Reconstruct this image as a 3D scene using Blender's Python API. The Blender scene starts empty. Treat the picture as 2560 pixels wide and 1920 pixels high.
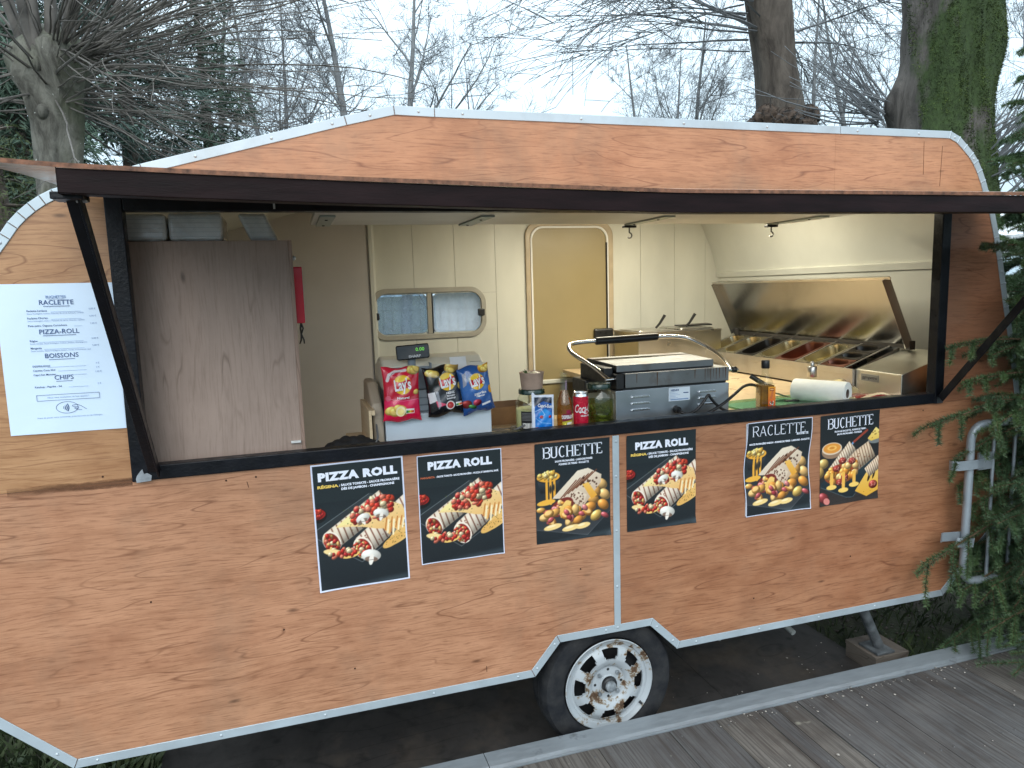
import bpy, math, random
import numpy as np
from mathutils import Vector, Matrix, Euler
random.seed(7); np.random.seed(7)
R = math.radians
scene = bpy.context.scene
COL = scene.collection

# ------------------------------------------------------------------ camera
cam_d = bpy.data.cameras.new('camera'); cam = bpy.data.objects.new('camera', cam_d); COL.objects.link(cam)
cam_d.sensor_fit = 'HORIZONTAL'; cam_d.sensor_width = 36.0; cam_d.lens = 1789.32/2560*36
cam_d.clip_start = 0.05; cam_d.clip_end = 900
_yaw, _pitch, _roll = 0.3002255, 0.1330320, -0.0306791
_f = Vector((math.sin(_yaw)*math.cos(_pitch), math.cos(_yaw)*math.cos(_pitch), -math.sin(_pitch)))
_r = Vector((math.cos(_yaw), -math.sin(_yaw), 0)); _u = _r.cross(_f)
_r2 = _r*math.cos(_roll)+_u*math.sin(_roll); _u2 = _u*math.cos(_roll)-_r*math.sin(_roll)
_m = Matrix((( _r2.x,_u2.x,-_f.x,-1.11903),(_r2.y,_u2.y,-_f.y,-2.37035),(_r2.z,_u2.z,-_f.z,1.83548),(0,0,0,1)))
cam.matrix_world = _m
scene.camera = cam

# ------------------------------------------------------------------ world: overcast sky
SUN_EL, SUN_AZ = R(34), R(200)
world = bpy.data.worlds.new('World'); scene.world = world; world.use_nodes = True
wt = world.node_tree; wt.nodes.clear()
def wn(t, **k):
    n = wt.nodes.new(t)
    for a, b in k.items(): setattr(n, a, b)
    return n
w_out = wn('ShaderNodeOutputWorld'); w_bg = wn('ShaderNodeBackground'); w_bg2 = wn('ShaderNodeBackground'); w_add = wn('ShaderNodeAddShader')
w_sky = wn('ShaderNodeTexSky', sky_type='NISHITA', sun_disc=False, sun_elevation=SUN_EL, sun_rotation=SUN_AZ)
w_tc = wn('ShaderNodeTexCoord'); w_sep = wn('ShaderNodeSeparateXYZ')
w_mx = wn('ShaderNodeMath', operation='MAXIMUM'); w_mx.inputs[1].default_value = 0.0
w_ramp = wn('ShaderNodeValToRGB')
w_noise = wn('ShaderNodeTexNoise'); w_noise.inputs['Scale'].default_value = 1.6; w_noise.inputs['Detail'].default_value = 4
w_mr = wn('ShaderNodeMapRange'); w_mr.inputs['To Min'].default_value = 0.94; w_mr.inputs['To Max'].default_value = 1.05
w_mul = wn('ShaderNodeVectorMath', operation='SCALE')
L = wt.links.new
L(w_tc.outputs['Generated'], w_sep.inputs[0]); L(w_sep.outputs['Z'], w_mx.inputs[0]); L(w_mx.outputs[0], w_ramp.inputs[0])
cr = w_ramp.color_ramp
# overcast luminance after the CIE model: the zenith about three times the horizon
cr.elements[0].position = 0.0; cr.elements[0].color = (0.205, 0.285, 0.340, 1)
cr.elements[1].position = 1.0; cr.elements[1].color = (0.800, 0.915, 1.000, 1)
L(w_tc.outputs['Generated'], w_noise.inputs['Vector']); L(w_noise.outputs['Fac'], w_mr.inputs['Value'])
L(w_ramp.outputs[0], w_mul.inputs[0]); L(w_mr.outputs[0], w_mul.inputs['Scale'])
L(w_mul.outputs[0], w_bg.inputs['Color']); w_bg.inputs['Strength'].default_value = 2.5
L(w_sky.outputs[0], w_bg2.inputs['Color']); w_bg2.inputs['Strength'].default_value = 0.005
L(w_bg.outputs[0], w_add.inputs[0]); L(w_bg2.outputs[0], w_add.inputs[1]); L(w_add.outputs[0], w_out.inputs[0])

# ------------------------------------------------------------------ sun behind the cloud
sun_d = bpy.data.lights.new('sun', 'SUN'); sun = bpy.data.objects.new('sun', sun_d); COL.objects.link(sun)
sun_d.energy = 1.5; sun_d.angle = R(50); sun_d.color = (1.0, 0.975, 0.94)
_sd = Vector((math.sin(SUN_AZ)*math.cos(SUN_EL), math.cos(SUN_AZ)*math.cos(SUN_EL), math.sin(SUN_EL)))
sun.rotation_euler = _sd.to_track_quat('Z', 'Y').to_euler()

vs = scene.view_settings
vs.view_transform = 'Standard'; vs.look = 'None'; vs.exposure = 0.25; vs.gamma = 1.0; vs.use_curve_mapping = False
scene.cycles.max_bounces = 7; scene.cycles.transparent_max_bounces = 12
scene.cycles.diffuse_bounces = 3; scene.cycles.glossy_bounces = 3; scene.cycles.transmission_bounces = 8
scene.cycles.caustics_reflective = False; scene.cycles.caustics_refractive = False

# ------------------------------------------------------------------ materials
def s2l(c):
    c = np.asarray(c, float)/255.0
    return np.where(c <= .04045, c/12.92, ((c+.055)/1.055)**2.4)
def rgb(r, g, b): return tuple(s2l((r, g, b)))

class NT:
    """small helper for building a node material"""
    def __init__(s, name):
        s.m = bpy.data.materials.new(name); s.m.use_nodes = True; s.t = s.m.node_tree; s.t.nodes.clear()
        s.out = s.t.nodes.new('ShaderNodeOutputMaterial'); s.b = s.t.nodes.new('ShaderNodeBsdfPrincipled')
        s.t.links.new(s.b.outputs[0], s.out.inputs[0])
        s.tc = s.t.nodes.new('ShaderNodeTexCoord')
    def n(s, t, ins=None, **k):
        n = s.t.nodes.new(t)
        for a, b in k.items(): setattr(n, a, b)
        for a, b in (ins or {}).items(): s.set(n.inputs[a], b)
        return n
    def set(s, sock, v):
        if isinstance(v, bpy.types.NodeSocket): s.t.links.new(v, sock)
        elif isinstance(v, (tuple, list)) and len(v) == 3 and sock.type == 'RGBA': sock.default_value = (*v, 1)
        else: sock.default_value = v
    def math(s, op, a, b=0.0, c=None, clamp=False):
        n = s.t.nodes.new('ShaderNodeMath'); n.operation = op; n.use_clamp = clamp
        s.set(n.inputs[0], a); s.set(n.inputs[1], b)
        if c is not None: s.set(n.inputs[2], c)
        return n.outputs[0]
    def mapping(s, scale=(1,1,1), loc=(0,0,0), rot=(0,0,0), vec=None):
        n = s.n('ShaderNodeMapping', {'Scale': scale, 'Location': loc, 'Rotation': rot})
        s.t.links.new(vec or s.tc.outputs['Object'], n.inputs['Vector']); return n.outputs[0]
    def noise(s, vec, scale=5, detail=4, rough=.55, dist=0):
        n = s.n('ShaderNodeTexNoise', {'Scale': scale, 'Detail': detail, 'Roughness': rough, 'Distortion': dist})
        if vec is not None: s.t.links.new(vec, n.inputs['Vector'])
        return n.outputs['Fac']
    def ramp(s, fac, stops):
        n = s.t.nodes.new('ShaderNodeValToRGB'); s.t.links.new(fac, n.inputs[0]); e = n.color_ramp.elements
        while len(e) < len(stops): e.new(.5)
        for i, (p, c) in enumerate(stops):
            e[i].position = p; e[i].color = (*c, 1) if not isinstance(c, (int, float)) else (c, c, c, 1)
        return n.outputs[0]
    def mix(s, fac, a, b, mode='MIX'):
        n = s.t.nodes.new('ShaderNodeMix'); n.data_type = 'RGBA'; n.blend_type = mode
        s.set(n.inputs[0], fac); s.set(n.inputs[6], a); s.set(n.inputs[7], b); return n.outputs[2]
    def mr(s, v, a, b, c, d):
        n = s.n('ShaderNodeMapRange', {'From Min': a, 'From Max': b, 'To Min': c, 'To Max': d}); s.t.links.new(v, n.inputs[0]); return n.outputs[0]
    def bump(s, h, strength=.2, dist=.002):
        n = s.n('ShaderNodeBump', {'Strength': strength, 'Distance': dist}); s.t.links.new(h, n.inputs['Height'])
        s.t.links.new(n.outputs[0], s.b.inputs['Normal'])
    def p(s, **k):
        for a, b in k.items(): s.set(s.b.inputs[a.replace('_', ' ')], b)
        return s
MATS = {}
def plain(name, col, rough=.5, metal=0., var=.12, scale=6., bump=0., bscale=60., stretch=(1,1,1), col2=None, spec=.5, coat=0., rvar=.12):
    """a colour that varies a little with a noise, with uneven gloss and a fine bump"""
    if name in MATS: return MATS[name]
    t = NT(name); v = t.mapping(stretch)
    n1 = t.noise(v, scale, 5)
    c2 = col2 or tuple(max(0, c*(1-var*2)) for c in col); c1 = tuple(min(1, c*(1+var)) for c in col) if not col2 else col
    t.p(Base_Color=t.ramp(n1, [(.3, c2), (.7, c1)]), Metallic=metal, Specular_IOR_Level=spec, Coat_Weight=coat)
    t.p(Roughness=t.mr(t.noise(v, scale*2.3, 3), .25, .75, max(.02, rough-rvar), min(1, rough+rvar)))
    if bump: t.bump(t.noise(v, bscale, 4), bump, .003)
    MATS[name] = t.m; return t.m

def plywood(name, ca, cb, dark, vertical=False, rough=.42, seed=0., coat=.15, weather=0., con=1.):
    """rotary cut veneer: long fine pores, wandering contour lines, a few knots and darker patches"""
    if name in MATS: return MATS[name]
    t = NT(name); base = t.mapping((1,1,1), (seed, seed*.7, seed*1.3))
    lo = t.noise(t.mapping((.9,1,3.2) if not vertical else (3.2,1,.9), vec=base), 1.3, 3, .5)
    sep = t.n('ShaderNodeSeparateXYZ'); t.t.links.new(base, sep.inputs[0])
    cmb = t.n('ShaderNodeCombineXYZ')
    wob = t.math('MULTIPLY', lo, .10)
    if not vertical:
        t.set(cmb.inputs[0], sep.outputs[0]); t.set(cmb.inputs[1], sep.outputs[1]); t.set(cmb.inputs[2], t.math('ADD', sep.outputs[2], wob)); st = (9, 6, 150); st2 = (2.6, 3, 44)
    else:
        t.set(cmb.inputs[2], sep.outputs[2]); t.set(cmb.inputs[1], sep.outputs[1]); t.set(cmb.inputs[0], t.math('ADD', sep.outputs[0], wob)); st = (150, 6, 7.); st2 = (30, 3, 1.6)
    fine = t.noise(t.mapping(st, vec=cmb.outputs[0]), 1.4, 6, .62)
    mid = t.noise(t.mapping(st2, vec=cmb.outputs[0]), 1.5, 5, .6, .6)
    big = t.noise(t.mapping((.8,1,1.5) if not vertical else (1.5,1,.8), vec=base), 1.1, 4, .6)
    # contour lines of a slow field = the cathedral figure of veneer
    fld = t.noise(t.mapping((.42,1,3.4) if not vertical else (3.4,1,.42), (3.1,0,5.7), vec=base), 1.5, 2.6, .5)
    tri = t.math('PINGPONG', t.math('MULTIPLY', fld, 14.0), .5)
    line = t.mr(tri, .0, .05, 1., 0.); line.node.clamp = True
    lmask = t.mr(t.noise(t.mapping((1.3,1,2.1), (9,1,2), vec=base), 2.2, 3), .40, .58, 0., .72); lmask.node.clamp = True
    lines = t.math('MULTIPLY', line, lmask)
    vo = t.n('ShaderNodeTexVoronoi', {'Scale': 1.0, 'Randomness': 1.0}); t.t.links.new(t.mapping((3.0,3,9) if not vertical else (9,3,3.0), vec=cmb.outputs[0]), vo.inputs['Vector'])
    speck = t.mr(vo.outputs['Distance'], .025, .075, 1., 0.); speck.node.clamp = True
    blot = t.noise(t.mapping((2.2,1,4.5) if not vertical else (4.5,1,2.2), (7,2,3), vec=cmb.outputs[0]), 2.2, 5, .65)
    c = t.mix(t.ramp(big, [(.34, 0.), (.68, 1.)]), ca, cb)
    c = t.mix(t.ramp(blot, [(.40, .0), (.66, .55*con)]), c, tuple(min(1, x*1.22+.01) for x in ca))
    c = t.mix(t.ramp(blot, [(.28, .20*con), (.44, 0.)]), c, dark)
    c = t.mix(t.ramp(mid, [(.30, .26*con), (.54, 0.)]), c, dark)
    c = t.mix(t.ramp(fine, [(.33, .55*con), (.49, 0.)]), c, dark)
    c = t.mix(lines, c, dark)
    c = t.mix(t.math('MULTIPLY', speck, .7), c, tuple(x*.35 for x in dark))
    if weather:
        g = t.ramp(t.noise(t.mapping((1.1,1,.8), (4,4,1), vec=base), 2.1, 5, .65), [(.5, 0.), (.72, weather)])
        c = t.mix(g, c, (.16, .12, .085))
    t.p(Base_Color=c, Roughness=t.mr(mid, .3, .7, rough-.1, rough+.14), Specular_IOR_Level=.45, Coat_Weight=coat, Coat_Roughness=.28)
    t.bump(t.math('ADD', t.math('MULTIPLY', fine, .7), t.math('MULTIPLY', mid, .5)), .16, .001)
    MATS[name] = t.m; return t.m

def brushed(name, col, rough=.32, axis=2, streak=90., metal=1.0, dirt=0., smear=None, patch=.35):
    if name in MATS: return MATS[name]
    t = NT(name); sc = [3., 3., 3.]; sc[axis] = streak
    v = t.mapping(tuple(sc)); n1 = t.noise(v, 2.0, 4); n2 = t.noise(t.mapping(), 4.5, 5, .6)
    c = t.mix(t.ramp(n2, [(.35, patch), (.7, 0.)]), col, tuple(x*.62 for x in col))
    if dirt: c = t.mix(t.ramp(t.noise(t.mapping((1,1,1), (2,3,1)), 3.2, 6, .7), [(.52, 0.), (.72, dirt)]), c, smear or (.10, .055, .02))
    t.p(Base_Color=c, Metallic=metal, Roughness=t.mr(t.math('ADD', n1, t.math('MULTIPLY', n2, .6)), .4, 1.2, rough-.1, rough+.2))
    t.bump(n1, .05, .0006); MATS[name] = t.m; return t.m

def glass(name, col=(1,1,1), rough=.02, ior=1.45, body=0., bcol=None):
    """thin clear glass or film: passes light tinted, mirrors it at a glance; body = share of cloudy scatter"""
    if name in MATS: return MATS[name]
    t = NT(name); tr = t.n('ShaderNodeBsdfTransparent', {'Color': col}); gl = t.n('ShaderNodeBsdfGlossy', {'Roughness': rough}); lw = t.n('ShaderNodeLayerWeight', {'Blend': .5}); fr = t.n('ShaderNodeMath', {1: .32}, operation='MULTIPLY_ADD'); t.set(fr.inputs[0], t.math('POWER', lw.outputs['Facing'], 3.2)); fr.inputs[2].default_value = .035; mx = t.n('ShaderNodeMixShader')
    src = tr.outputs[0]
    if body:
        df = t.n('ShaderNodeBsdfDiffuse', {'Color': bcol or col}); m2 = t.n('ShaderNodeMixShader'); m2.inputs[0].default_value = body; t.t.links.new(src, m2.inputs[1]); t.t.links.new(df.outputs[0], m2.inputs[2]); src = m2.outputs[0]
    t.t.links.new(fr.outputs[0], mx.inputs[0]); t.t.links.new(src, mx.inputs[1]); t.t.links.new(gl.outputs[0], mx.inputs[2]); t.t.links.new(mx.outputs[0], t.out.inputs[0]); t.t.nodes.remove(t.b)
    MATS[name] = t.m; return t.m

def emit(name, col, strength):
    t = NT(name); t.p(Base_Color=(0,0,0), Emission_Color=col, Emission_Strength=strength); return t.m

def printed(name, rough=.35, coat=.2):
    """ink on paper or film: the colours are laid down in the mesh's colour attribute"""
    if name in MATS: return MATS[name]
    t = NT(name); a = t.n('ShaderNodeAttribute', attribute_name='ink')
    t.p(Base_Color=a.outputs['Color'], Roughness=rough, Coat_Weight=coat, Coat_Roughness=.12, Specular_IOR_Level=.4)
    MATS[name] = t.m; return t.m

# ------------------------------------------------------------------ meshes and objects
def put(name, me, parent=None, mat=None, loc=None, rot=None):
    o = bpy.data.objects.new(name, me); COL.objects.link(o)
    if mat is not None:
        me.materials.clear(); me.materials.append(mat)
    if parent is not None: o.parent = parent
    if loc is not None: o.location = loc
    if rot is not None: o.rotation_euler = rot
    return o
def tag(o, label=None, cat=None, group=None, kind=None):
    if label: o['label'] = label
    if cat: o['category'] = cat
    if group: o['group'] = group
    if kind: o['kind'] = kind
    return o
def thing(name, label, cat, loc=(0,0,0), rot=(0,0,0), group=None):
    o = bpy.data.objects.new(name, None); COL.objects.link(o); o.location = loc; o.rotation_euler = rot; o.empty_display_size = .1
    return tag(o, label, cat, group)

class MB:
    def __init__(s): s.v = []; s.f = []
    def add(s, vs_, fs_):
        b = len(s.v); s.v.extend([tuple(v) for v in vs_]); s.f.extend([tuple(i+b for i in f) for f in fs_]); return s
    def box(s, x0, y0, z0, x1, y1, z1):
        v = [(x0,y0,z0),(x1,y0,z0),(x1,y1,z0),(x0,y1,z0),(x0,y0,z1),(x1,y0,z1),(x1,y1,z1),(x0,y1,z1)]
        return s.add(v, [(0,3,2,1),(4,5,6,7),(0,1,5,4),(1,2,6,5),(2,3,7,6),(3,0,4,7)])
    def obox(s, c, ax, ay, az, hx, hy, hz):
        c, ax, ay, az = Vector(c), Vector(ax).normalized(), Vector(ay).normalized(), Vector(az).normalized()
        v = [c+ax*hx*i+ay*hy*j+az*hz*k for k in (-1,1) for (i,j) in ((-1,-1),(1,-1),(1,1),(-1,1))]
        return s.add(v, [(0,3,2,1),(4,5,6,7),(0,1,5,4),(1,2,6,5),(2,3,7,6),(3,0,4,7)])
    def bar(s, a, b, w, h, up=(0,0,1)):
        a, b = Vector(a), Vector(b); d = (b-a); l = d.length; d.normalize()
        sd = d.cross(Vector(up)); 
        if sd.length < 1e-4: sd = d.cross(Vector((0,1,0)))
        sd.normalize(); u = sd.cross(d)
        return s.obox((a+b)/2, d, sd, u, l/2, w/2, h/2)
    def prism(s, poly, y0, y1, plane='xz'):
        n = len(poly)
        def P(p, y): return (p[0], y, p[1]) if plane == 'xz' else ((p[0], p[1], y) if plane == 'xy' else (y, p[0], p[1]))
        v = [P(p, y0) for p in poly]+[P(p, y1) for p in poly]
        f = [tuple(range(n)), tuple(range(2*n-1, n-1, -1))]+[(i, i+n, (i+1) % n+n, (i+1) % n) for i in range(n)]
        return s.add(v, f)
    def tube(s, pts, rad, sides=8, caps=True):
        pts = [Vector(p) for p in pts]; n = len(pts)
        if not isinstance(rad, (list, tuple)): rad = [rad]*n
        vs_ = []; fs_ = []; ref = None
        for i in range(n):
            d = (pts[min(i+1, n-1)]-pts[max(i-1, 0)])
            if d.length < 1e-9: d = Vector((0,0,1))
            d.normalize()
            if ref is None:
                ref = d.cross(Vector((0,0,1)))
                if ref.length < .05: ref = d.cross(Vector((0,1,0)))
            ref = (ref-d*ref.dot(d)); ref.normalize(); b = d.cross(ref)
            for k in range(sides):
                a = 2*math.pi*k/sides; vs_.append(pts[i]+(ref*math.cos(a)+b*math.sin(a))*rad[i])
        for i in range(n-1):
            for k in range(sides):
                k2 = (k+1) % sides; fs_.append((i*sides+k, i*sides+k2, (i+1)*sides+k2, (i+1)*sides+k))
        if caps: fs_.append(tuple(range(sides-1, -1, -1))); fs_.append(tuple((n-1)*sides+k for k in range(sides)))
        return s.add(vs_, fs_)
    def lathe(s, prof, o=(0,0,0), axis='z', n=32, close=True):
        vs_ = []; fs_ = []; m = len(prof)
        for (r, h) in prof:
            for k in range(n):
                a = 2*math.pi*k/n; c, sn = r*math.cos(a), r*math.sin(a)
                p = (c, sn, h) if axis == 'z' else ((c, h, -sn) if axis == 'y' else (h, c, sn))
                vs_.append((p[0]+o[0], p[1]+o[1], p[2]+o[2]))
        for i in range(m-1):
            for k in range(n):
                k2 = (k+1) % n; fs_.append((i*n+k, i*n+k2, (i+1)*n+k2, (i+1)*n+k))
        if close: fs_.append(tuple(range(n-1, -1, -1))); fs_.append(tuple((m-1)*n+k for k in range(n)))
        return s.add(vs_, fs_)
    def grid(s, fn, nu, nv, u=(0,1), v=(0,1), flip=False):
        vs_ = [fn(u[0]+(u[1]-u[0])*i/nu, v[0]+(v[1]-v[0])*j/nv) for j in range(nv+1) for i in range(nu+1)]
        fs_ = []
        for j in range(nv):
            for i in range(nu):
                q = (j*(nu+1)+i, j*(nu+1)+i+1, (j+1)*(nu+1)+i+1, (j+1)*(nu+1)+i); fs_.append(q[::-1] if flip else q)
        return s.add(vs_, fs_)
    def mesh(s, name, smooth=False):
        me = bpy.data.meshes.new(name); me.from_pydata(s.v, [], s.f); me.update()
        if smooth:
            me.shade_smooth()
            me.set_sharp_from_angle(angle=R(smooth if smooth > 1 else 40))
        return me
    def build(s, name, mat, parent=None, smooth=False, bevel=0, loc=None, rot=None, seg=2):
        o = put(name, s.mesh(name, smooth), parent, mat, loc, rot)
        if bevel:
            b = o.modifiers.new('bevel', 'BEVEL'); b.width = bevel; b.segments = seg; b.limit_method = 'ANGLE'; b.angle_limit = R(35); b.harden_normals = False
        return o
def np_mesh(name, v, f, cols=None, smooth=False):
    """mesh straight from arrays: v (n,3), f (m,3) or (m,4), optional ink colours (n,3) in linear light"""
    v = np.asarray(v, np.float32); f = np.asarray(f, np.int32); me = bpy.data.meshes.new(name)
    me.vertices.add(len(v)); me.vertices.foreach_set('co', v.ravel())
    k = f.shape[1]; me.loops.add(f.size); me.loops.foreach_set('vertex_index', f.ravel())
    me.polygons.add(len(f)); me.polygons.foreach_set('loop_start', np.arange(0, f.size, k, dtype=np.int32))
    if smooth: me.polygons.foreach_set('use_smooth', np.ones(len(f), bool))
    me.update(calc_edges=True)
    if cols is not None:
        a = me.color_attributes.new('ink', 'FLOAT_COLOR', 'POINT')
        a.data.foreach_set('color', np.concatenate([cols, np.ones((len(v), 1))], 1).astype(np.float32).ravel())
    return me
def clip(poly, axis, val, keep_less):
    out = []
    n = len(poly)
    for i in range(n):
        a, b = poly[i], poly[(i+1) % n]; ia = (a[axis] <= val) == keep_less or a[axis] == val; ib = (b[axis] <= val) == keep_less or b[axis] == val
        if ia: out.append(a)
        if ia != ib:
            t = (val-a[axis])/(b[axis]-a[axis]); out.append((a[0]+(b[0]-a[0])*t, a[1]+(b[1]-a[1])*t))
    return out
def cliprect(poly, x0, x1, z0, z1):
    p = clip(poly, 0, x0, False); p = clip(p, 0, x1, True) if p else p
    p = clip(p, 1, z0, False) if p else p; p = clip(p, 1, z1, True) if p else p
    return p
def rrect(x0, z0, x1, z1, r, n=6):
    out = []
    for cx, cz, a0 in ((x1-r, z1-r, 0), (x0+r, z1-r, 90), (x0+r, z0+r, 180), (x1-r, z0+r, 270)):
        for k in range(n+1):
            a = R(a0+90*k/n); out.append((cx+r*math.cos(a), cz+r*math.sin(a)))
    return out
def ring(mb, outer, inner, y0, y1):
    """a frame between two outlines with the same number of points, lying in xz, from y0 to y1"""
    n = len(outer); v = [(p[0], y0, p[1]) for p in outer]+[(p[0], y0, p[1]) for p in inner]+[(p[0], y1, p[1]) for p in outer]+[(p[0], y1, p[1]) for p in inner]
    f = []
    for i in range(n):
        j = (i+1) % n
        f += [(i, j, n+j, n+i), (2*n+i, 3*n+i, 3*n+j, 2*n+j), (i, 2*n+i, 2*n+j, j), (n+i, n+j, 3*n+j, 3*n+i)]
    return mb.add(v, f)
_fc = {}
def text_mesh(txt, size, offset=0., shear=0., width=None, align='CENTER', space=1.0, depth=0.0004, res=2):
    """lettering as a flat mesh in the xy plane, centred; width squeezes it to a given width"""
    cu = bpy.data.curves.new('lettering', 'FONT'); cu.body = txt; cu.size = size; cu.align_x = align; cu.align_y = 'CENTER'
    cu.offset = offset; cu.shear = shear; cu.space_character = space; cu.extrude = 0.0; cu.resolution_u = res; cu.fill_mode = 'BOTH'
    o = bpy.data.objects.new('lettering', cu); COL.objects.link(o)
    bpy.context.view_layer.update()
    me = bpy.data.meshes.new_from_object(o.evaluated_get(bpy.context.evaluated_depsgraph_get()))
    bpy.data.objects.remove(o); bpy.data.curves.remove(cu)
    n = len(me.vertices); co = np.empty(n*3, np.float32); me.vertices.foreach_get('co', co); co = co.reshape(-1, 3)
    if width and n:
        w = co[:, 0].max()-co[:, 0].min(); c0 = (co[:, 0].max()+co[:, 0].min())/2
        if align == 'CENTER': co[:, 0] = (co[:, 0]-c0)*width/w
        else: co[:, 0] = (co[:, 0]-co[:, 0].min())*width/w
        me.vertices.foreach_set('co', co.ravel())
    me.update(); return me
def text_on(name, txt, size, parent, loc, mat, rot=(R(90),0,0), **k):
    me = text_mesh(txt, size, **k); return put(name, me, parent, mat, loc, rot)
# ================================================================== materials of the place
PLY_L = plywood('plywood_tan', (.445,.226,.124), (.385,.170,.090), (.150,.052,.022), rough=.46, seed=0., weather=.38, con=1.1)
PLY_R = plywood('plywood_orange', (.385,.184,.093), (.325,.134,.064), (.135,.042,.018), rough=.44, seed=11.3, weather=.2, con=1.)
PLY_T = plywood('plywood_top_band', (.445,.228,.120), (.38,.170,.083), (.17,.058,.026), rough=.40, seed=5.1, weather=.5, con=1.)
PLY_TL = plywood('plywood_end_piece', (.45,.255,.125), (.39,.195,.09), (.19,.075,.03), rough=.42, seed=23.7, weather=.2)
PLY_TR = plywood('plywood_shaded_piece', (.26,.115,.060), (.30,.13,.066), (.12,.042,.02), rough=.42, seed=31.7, weather=.3)  # darker than the other sheets: spruce shade put into the colour
PLY_GREY = plywood('plywood_cabinet', (.385,.285,.235), (.33,.24,.195), (.19,.13,.10), vertical=True, rough=.5, seed=3.3, coat=.05, con=.7)
PLY_FLAP = plywood('plywood_flap', (.50,.22,.09), (.42,.17,.07), (.20,.07,.025), rough=.22, seed=17.1, coat=.8)
PLY_DARK = plywood('film_faced_ply', (.048,.042,.038), (.026,.023,.022), (.012,.010,.009), rough=.66, seed=41., coat=0., weather=.5)
ALU = brushed('aluminium_trim', (.52,.60,.65), rough=.48, axis=0, streak=3., metal=.5, dirt=.5, smear=(.33,.36,.37))
BLACK = plain('black_paint', (.0045,.0055,.009), .38, 0, .3, 14, .35, 120, spec=.25)
FASCIA = plain('dark_brown_paint', (.013,.0058,.0062), .5, 0, .3, 5, .15, 60, stretch=(1,6,6), spec=.12)
CREAM = plain('cream_lining', (.62,.62,.555), .48, 0, .05, 2.5, .04, 30)
CREAM2 = plain('cream_boards', (.60,.595,.525), .50, 0, .06, 3, .06, 40, stretch=(1,1,.4))
GREIGE = plain('greige_panel', (.53,.495,.47), .6, 0, .06, 2.2, .04, 30)
OCHRE = plain('ochre_door', (.31,.245,.120), .42, 0, .06, 1.5, .03, 30)
WHITE = plain('white_board', (.74,.74,.72), .45, 0, .04, 3)
MOULD = plain('beige_moulding', (.46,.37,.25), .4, 0, .1, 8)
STEEL = brushed('stainless_steel', (.60,.585,.55), rough=.30, axis=0, streak=2., dirt=.25, smear=(.30,.25,.18))
GALV = brushed('galvanised_steel', (.52,.57,.60), rough=.46, axis=2, streak=3., metal=.7, dirt=.3, smear=(.28,.31,.33))
RUBBER = plain('tyre_rubber', (.030,.030,.031), .7, 0, .3, 18, .5, 90, col2=(.008,.0095,.013), spec=.25)
BLACKP = plain('black_plastic', (.012,.012,.013), .38, 0, .2, 20)
WOODC = plywood('counter_wood', (.60,.47,.30), (.54,.40,.24), (.36,.24,.13), rough=.35, seed=2.2)
CHROME = brushed('chrome', (.78,.78,.78), rough=.12, axis=0, streak=1.)

# ================================================================== the caravan
car = thing('food_caravan', 'plywood-clad caravan food stall with open serving hatch and aluminium edging', 'caravan', (0,0,0))
OUT = [(-1.845,.40),(-2.16,.705),(-2.20,1.0),(-2.14,1.40),(-2.03,1.75),(-1.93,1.945),(-1.895,1.995),(-1.868,2.031),(-1.846,2.062),(-1.82,2.090),(-1.792,2.114),
       (-1.762,2.135),(-1.73,2.152),(-1.62,2.188),(-1.497,2.226),(-.907,2.384),(-.752,2.422),(-.62,2.420),(.311,2.42),(.98,2.42),(1.537,2.42),(1.588,2.399),(1.626,2.369),
       (1.663,2.338),(1.69,2.308),(1.715,2.27),(1.738,2.228),(1.758,2.183),(1.798,2.10),(1.833,1.993),(1.859,1.9),(1.886,1.793),(1.911,1.693),(1.96,1.52),
       (2.02,1.25),(2.06,.95),(2.04,.80),(1.62,.40),(.265,.40),(.147,.517),(-.228,.517),(-.33,.40)]
def inset(poly, d):
    """offset of an outline (clockwise seen from the street) towards its inside"""
    n = len(poly); out = []
    for i in range(n):
        p0, p1, p2 = Vector(poly[i-1]), Vector(poly[i]), Vector(poly[(i+1) % n])
        d1 = (p1-p0).normalized(); d2 = (p2-p1).normalized()
        n1 = Vector((d1.y, -d1.x)); n2 = Vector((d2.y, -d2.x)); b = (n1+n2); b /= max(.3, b.length_squared/2)
        out.append(tuple(p1+b*d))
    return out
INN = inset(OUT, .029)
BODY = inset(OUT, .003)
OX0, OX1, OZ0, OZ1 = -1.600, 1.556, 1.288, 2.140     # outer edge of the hatch frame
def panel(name, poly, mat, y0=0., y1=.010): return MB().prism(poly, y0, y1).build(name, mat, car)
ZS = 1.289
panel('side_panel', cliprect(BODY, -3, -.0008, 0, ZS-.0006), PLY_L)['label'] = 'broad tan plywood sheet below the hatch, left of the centre strip'
panel('side_panel', cliprect(BODY, .0008, 3, 0, ZS-.0006), PLY_R)['label'] = 'orange plywood sheet below the hatch, right of the centre strip'
panel('side_panel', cliprect(BODY, -3, OX0-.0006, ZS+.0006, 2.6), PLY_TL)['label'] = 'yellowish plywood end piece left of the hatch'
panel('side_panel', cliprect(BODY, OX1+.0006, 3, ZS+.0006, OZ1), PLY_TR)['label'] = 'plywood end piece right of the hatch, coloured darker for the spruce shade'
panel('side_panel', cliprect(BODY, OX0+.0006, .962, OZ1+.0006, 2.6), PLY_T)['label'] = 'plywood band above the hatch, left of its joint'
panel('side_panel', cliprect(BODY, .9626, 3, OZ1+.0006, 2.6), PLY_T)['label'] = 'plywood band above the hatch, right of its joint'
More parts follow.
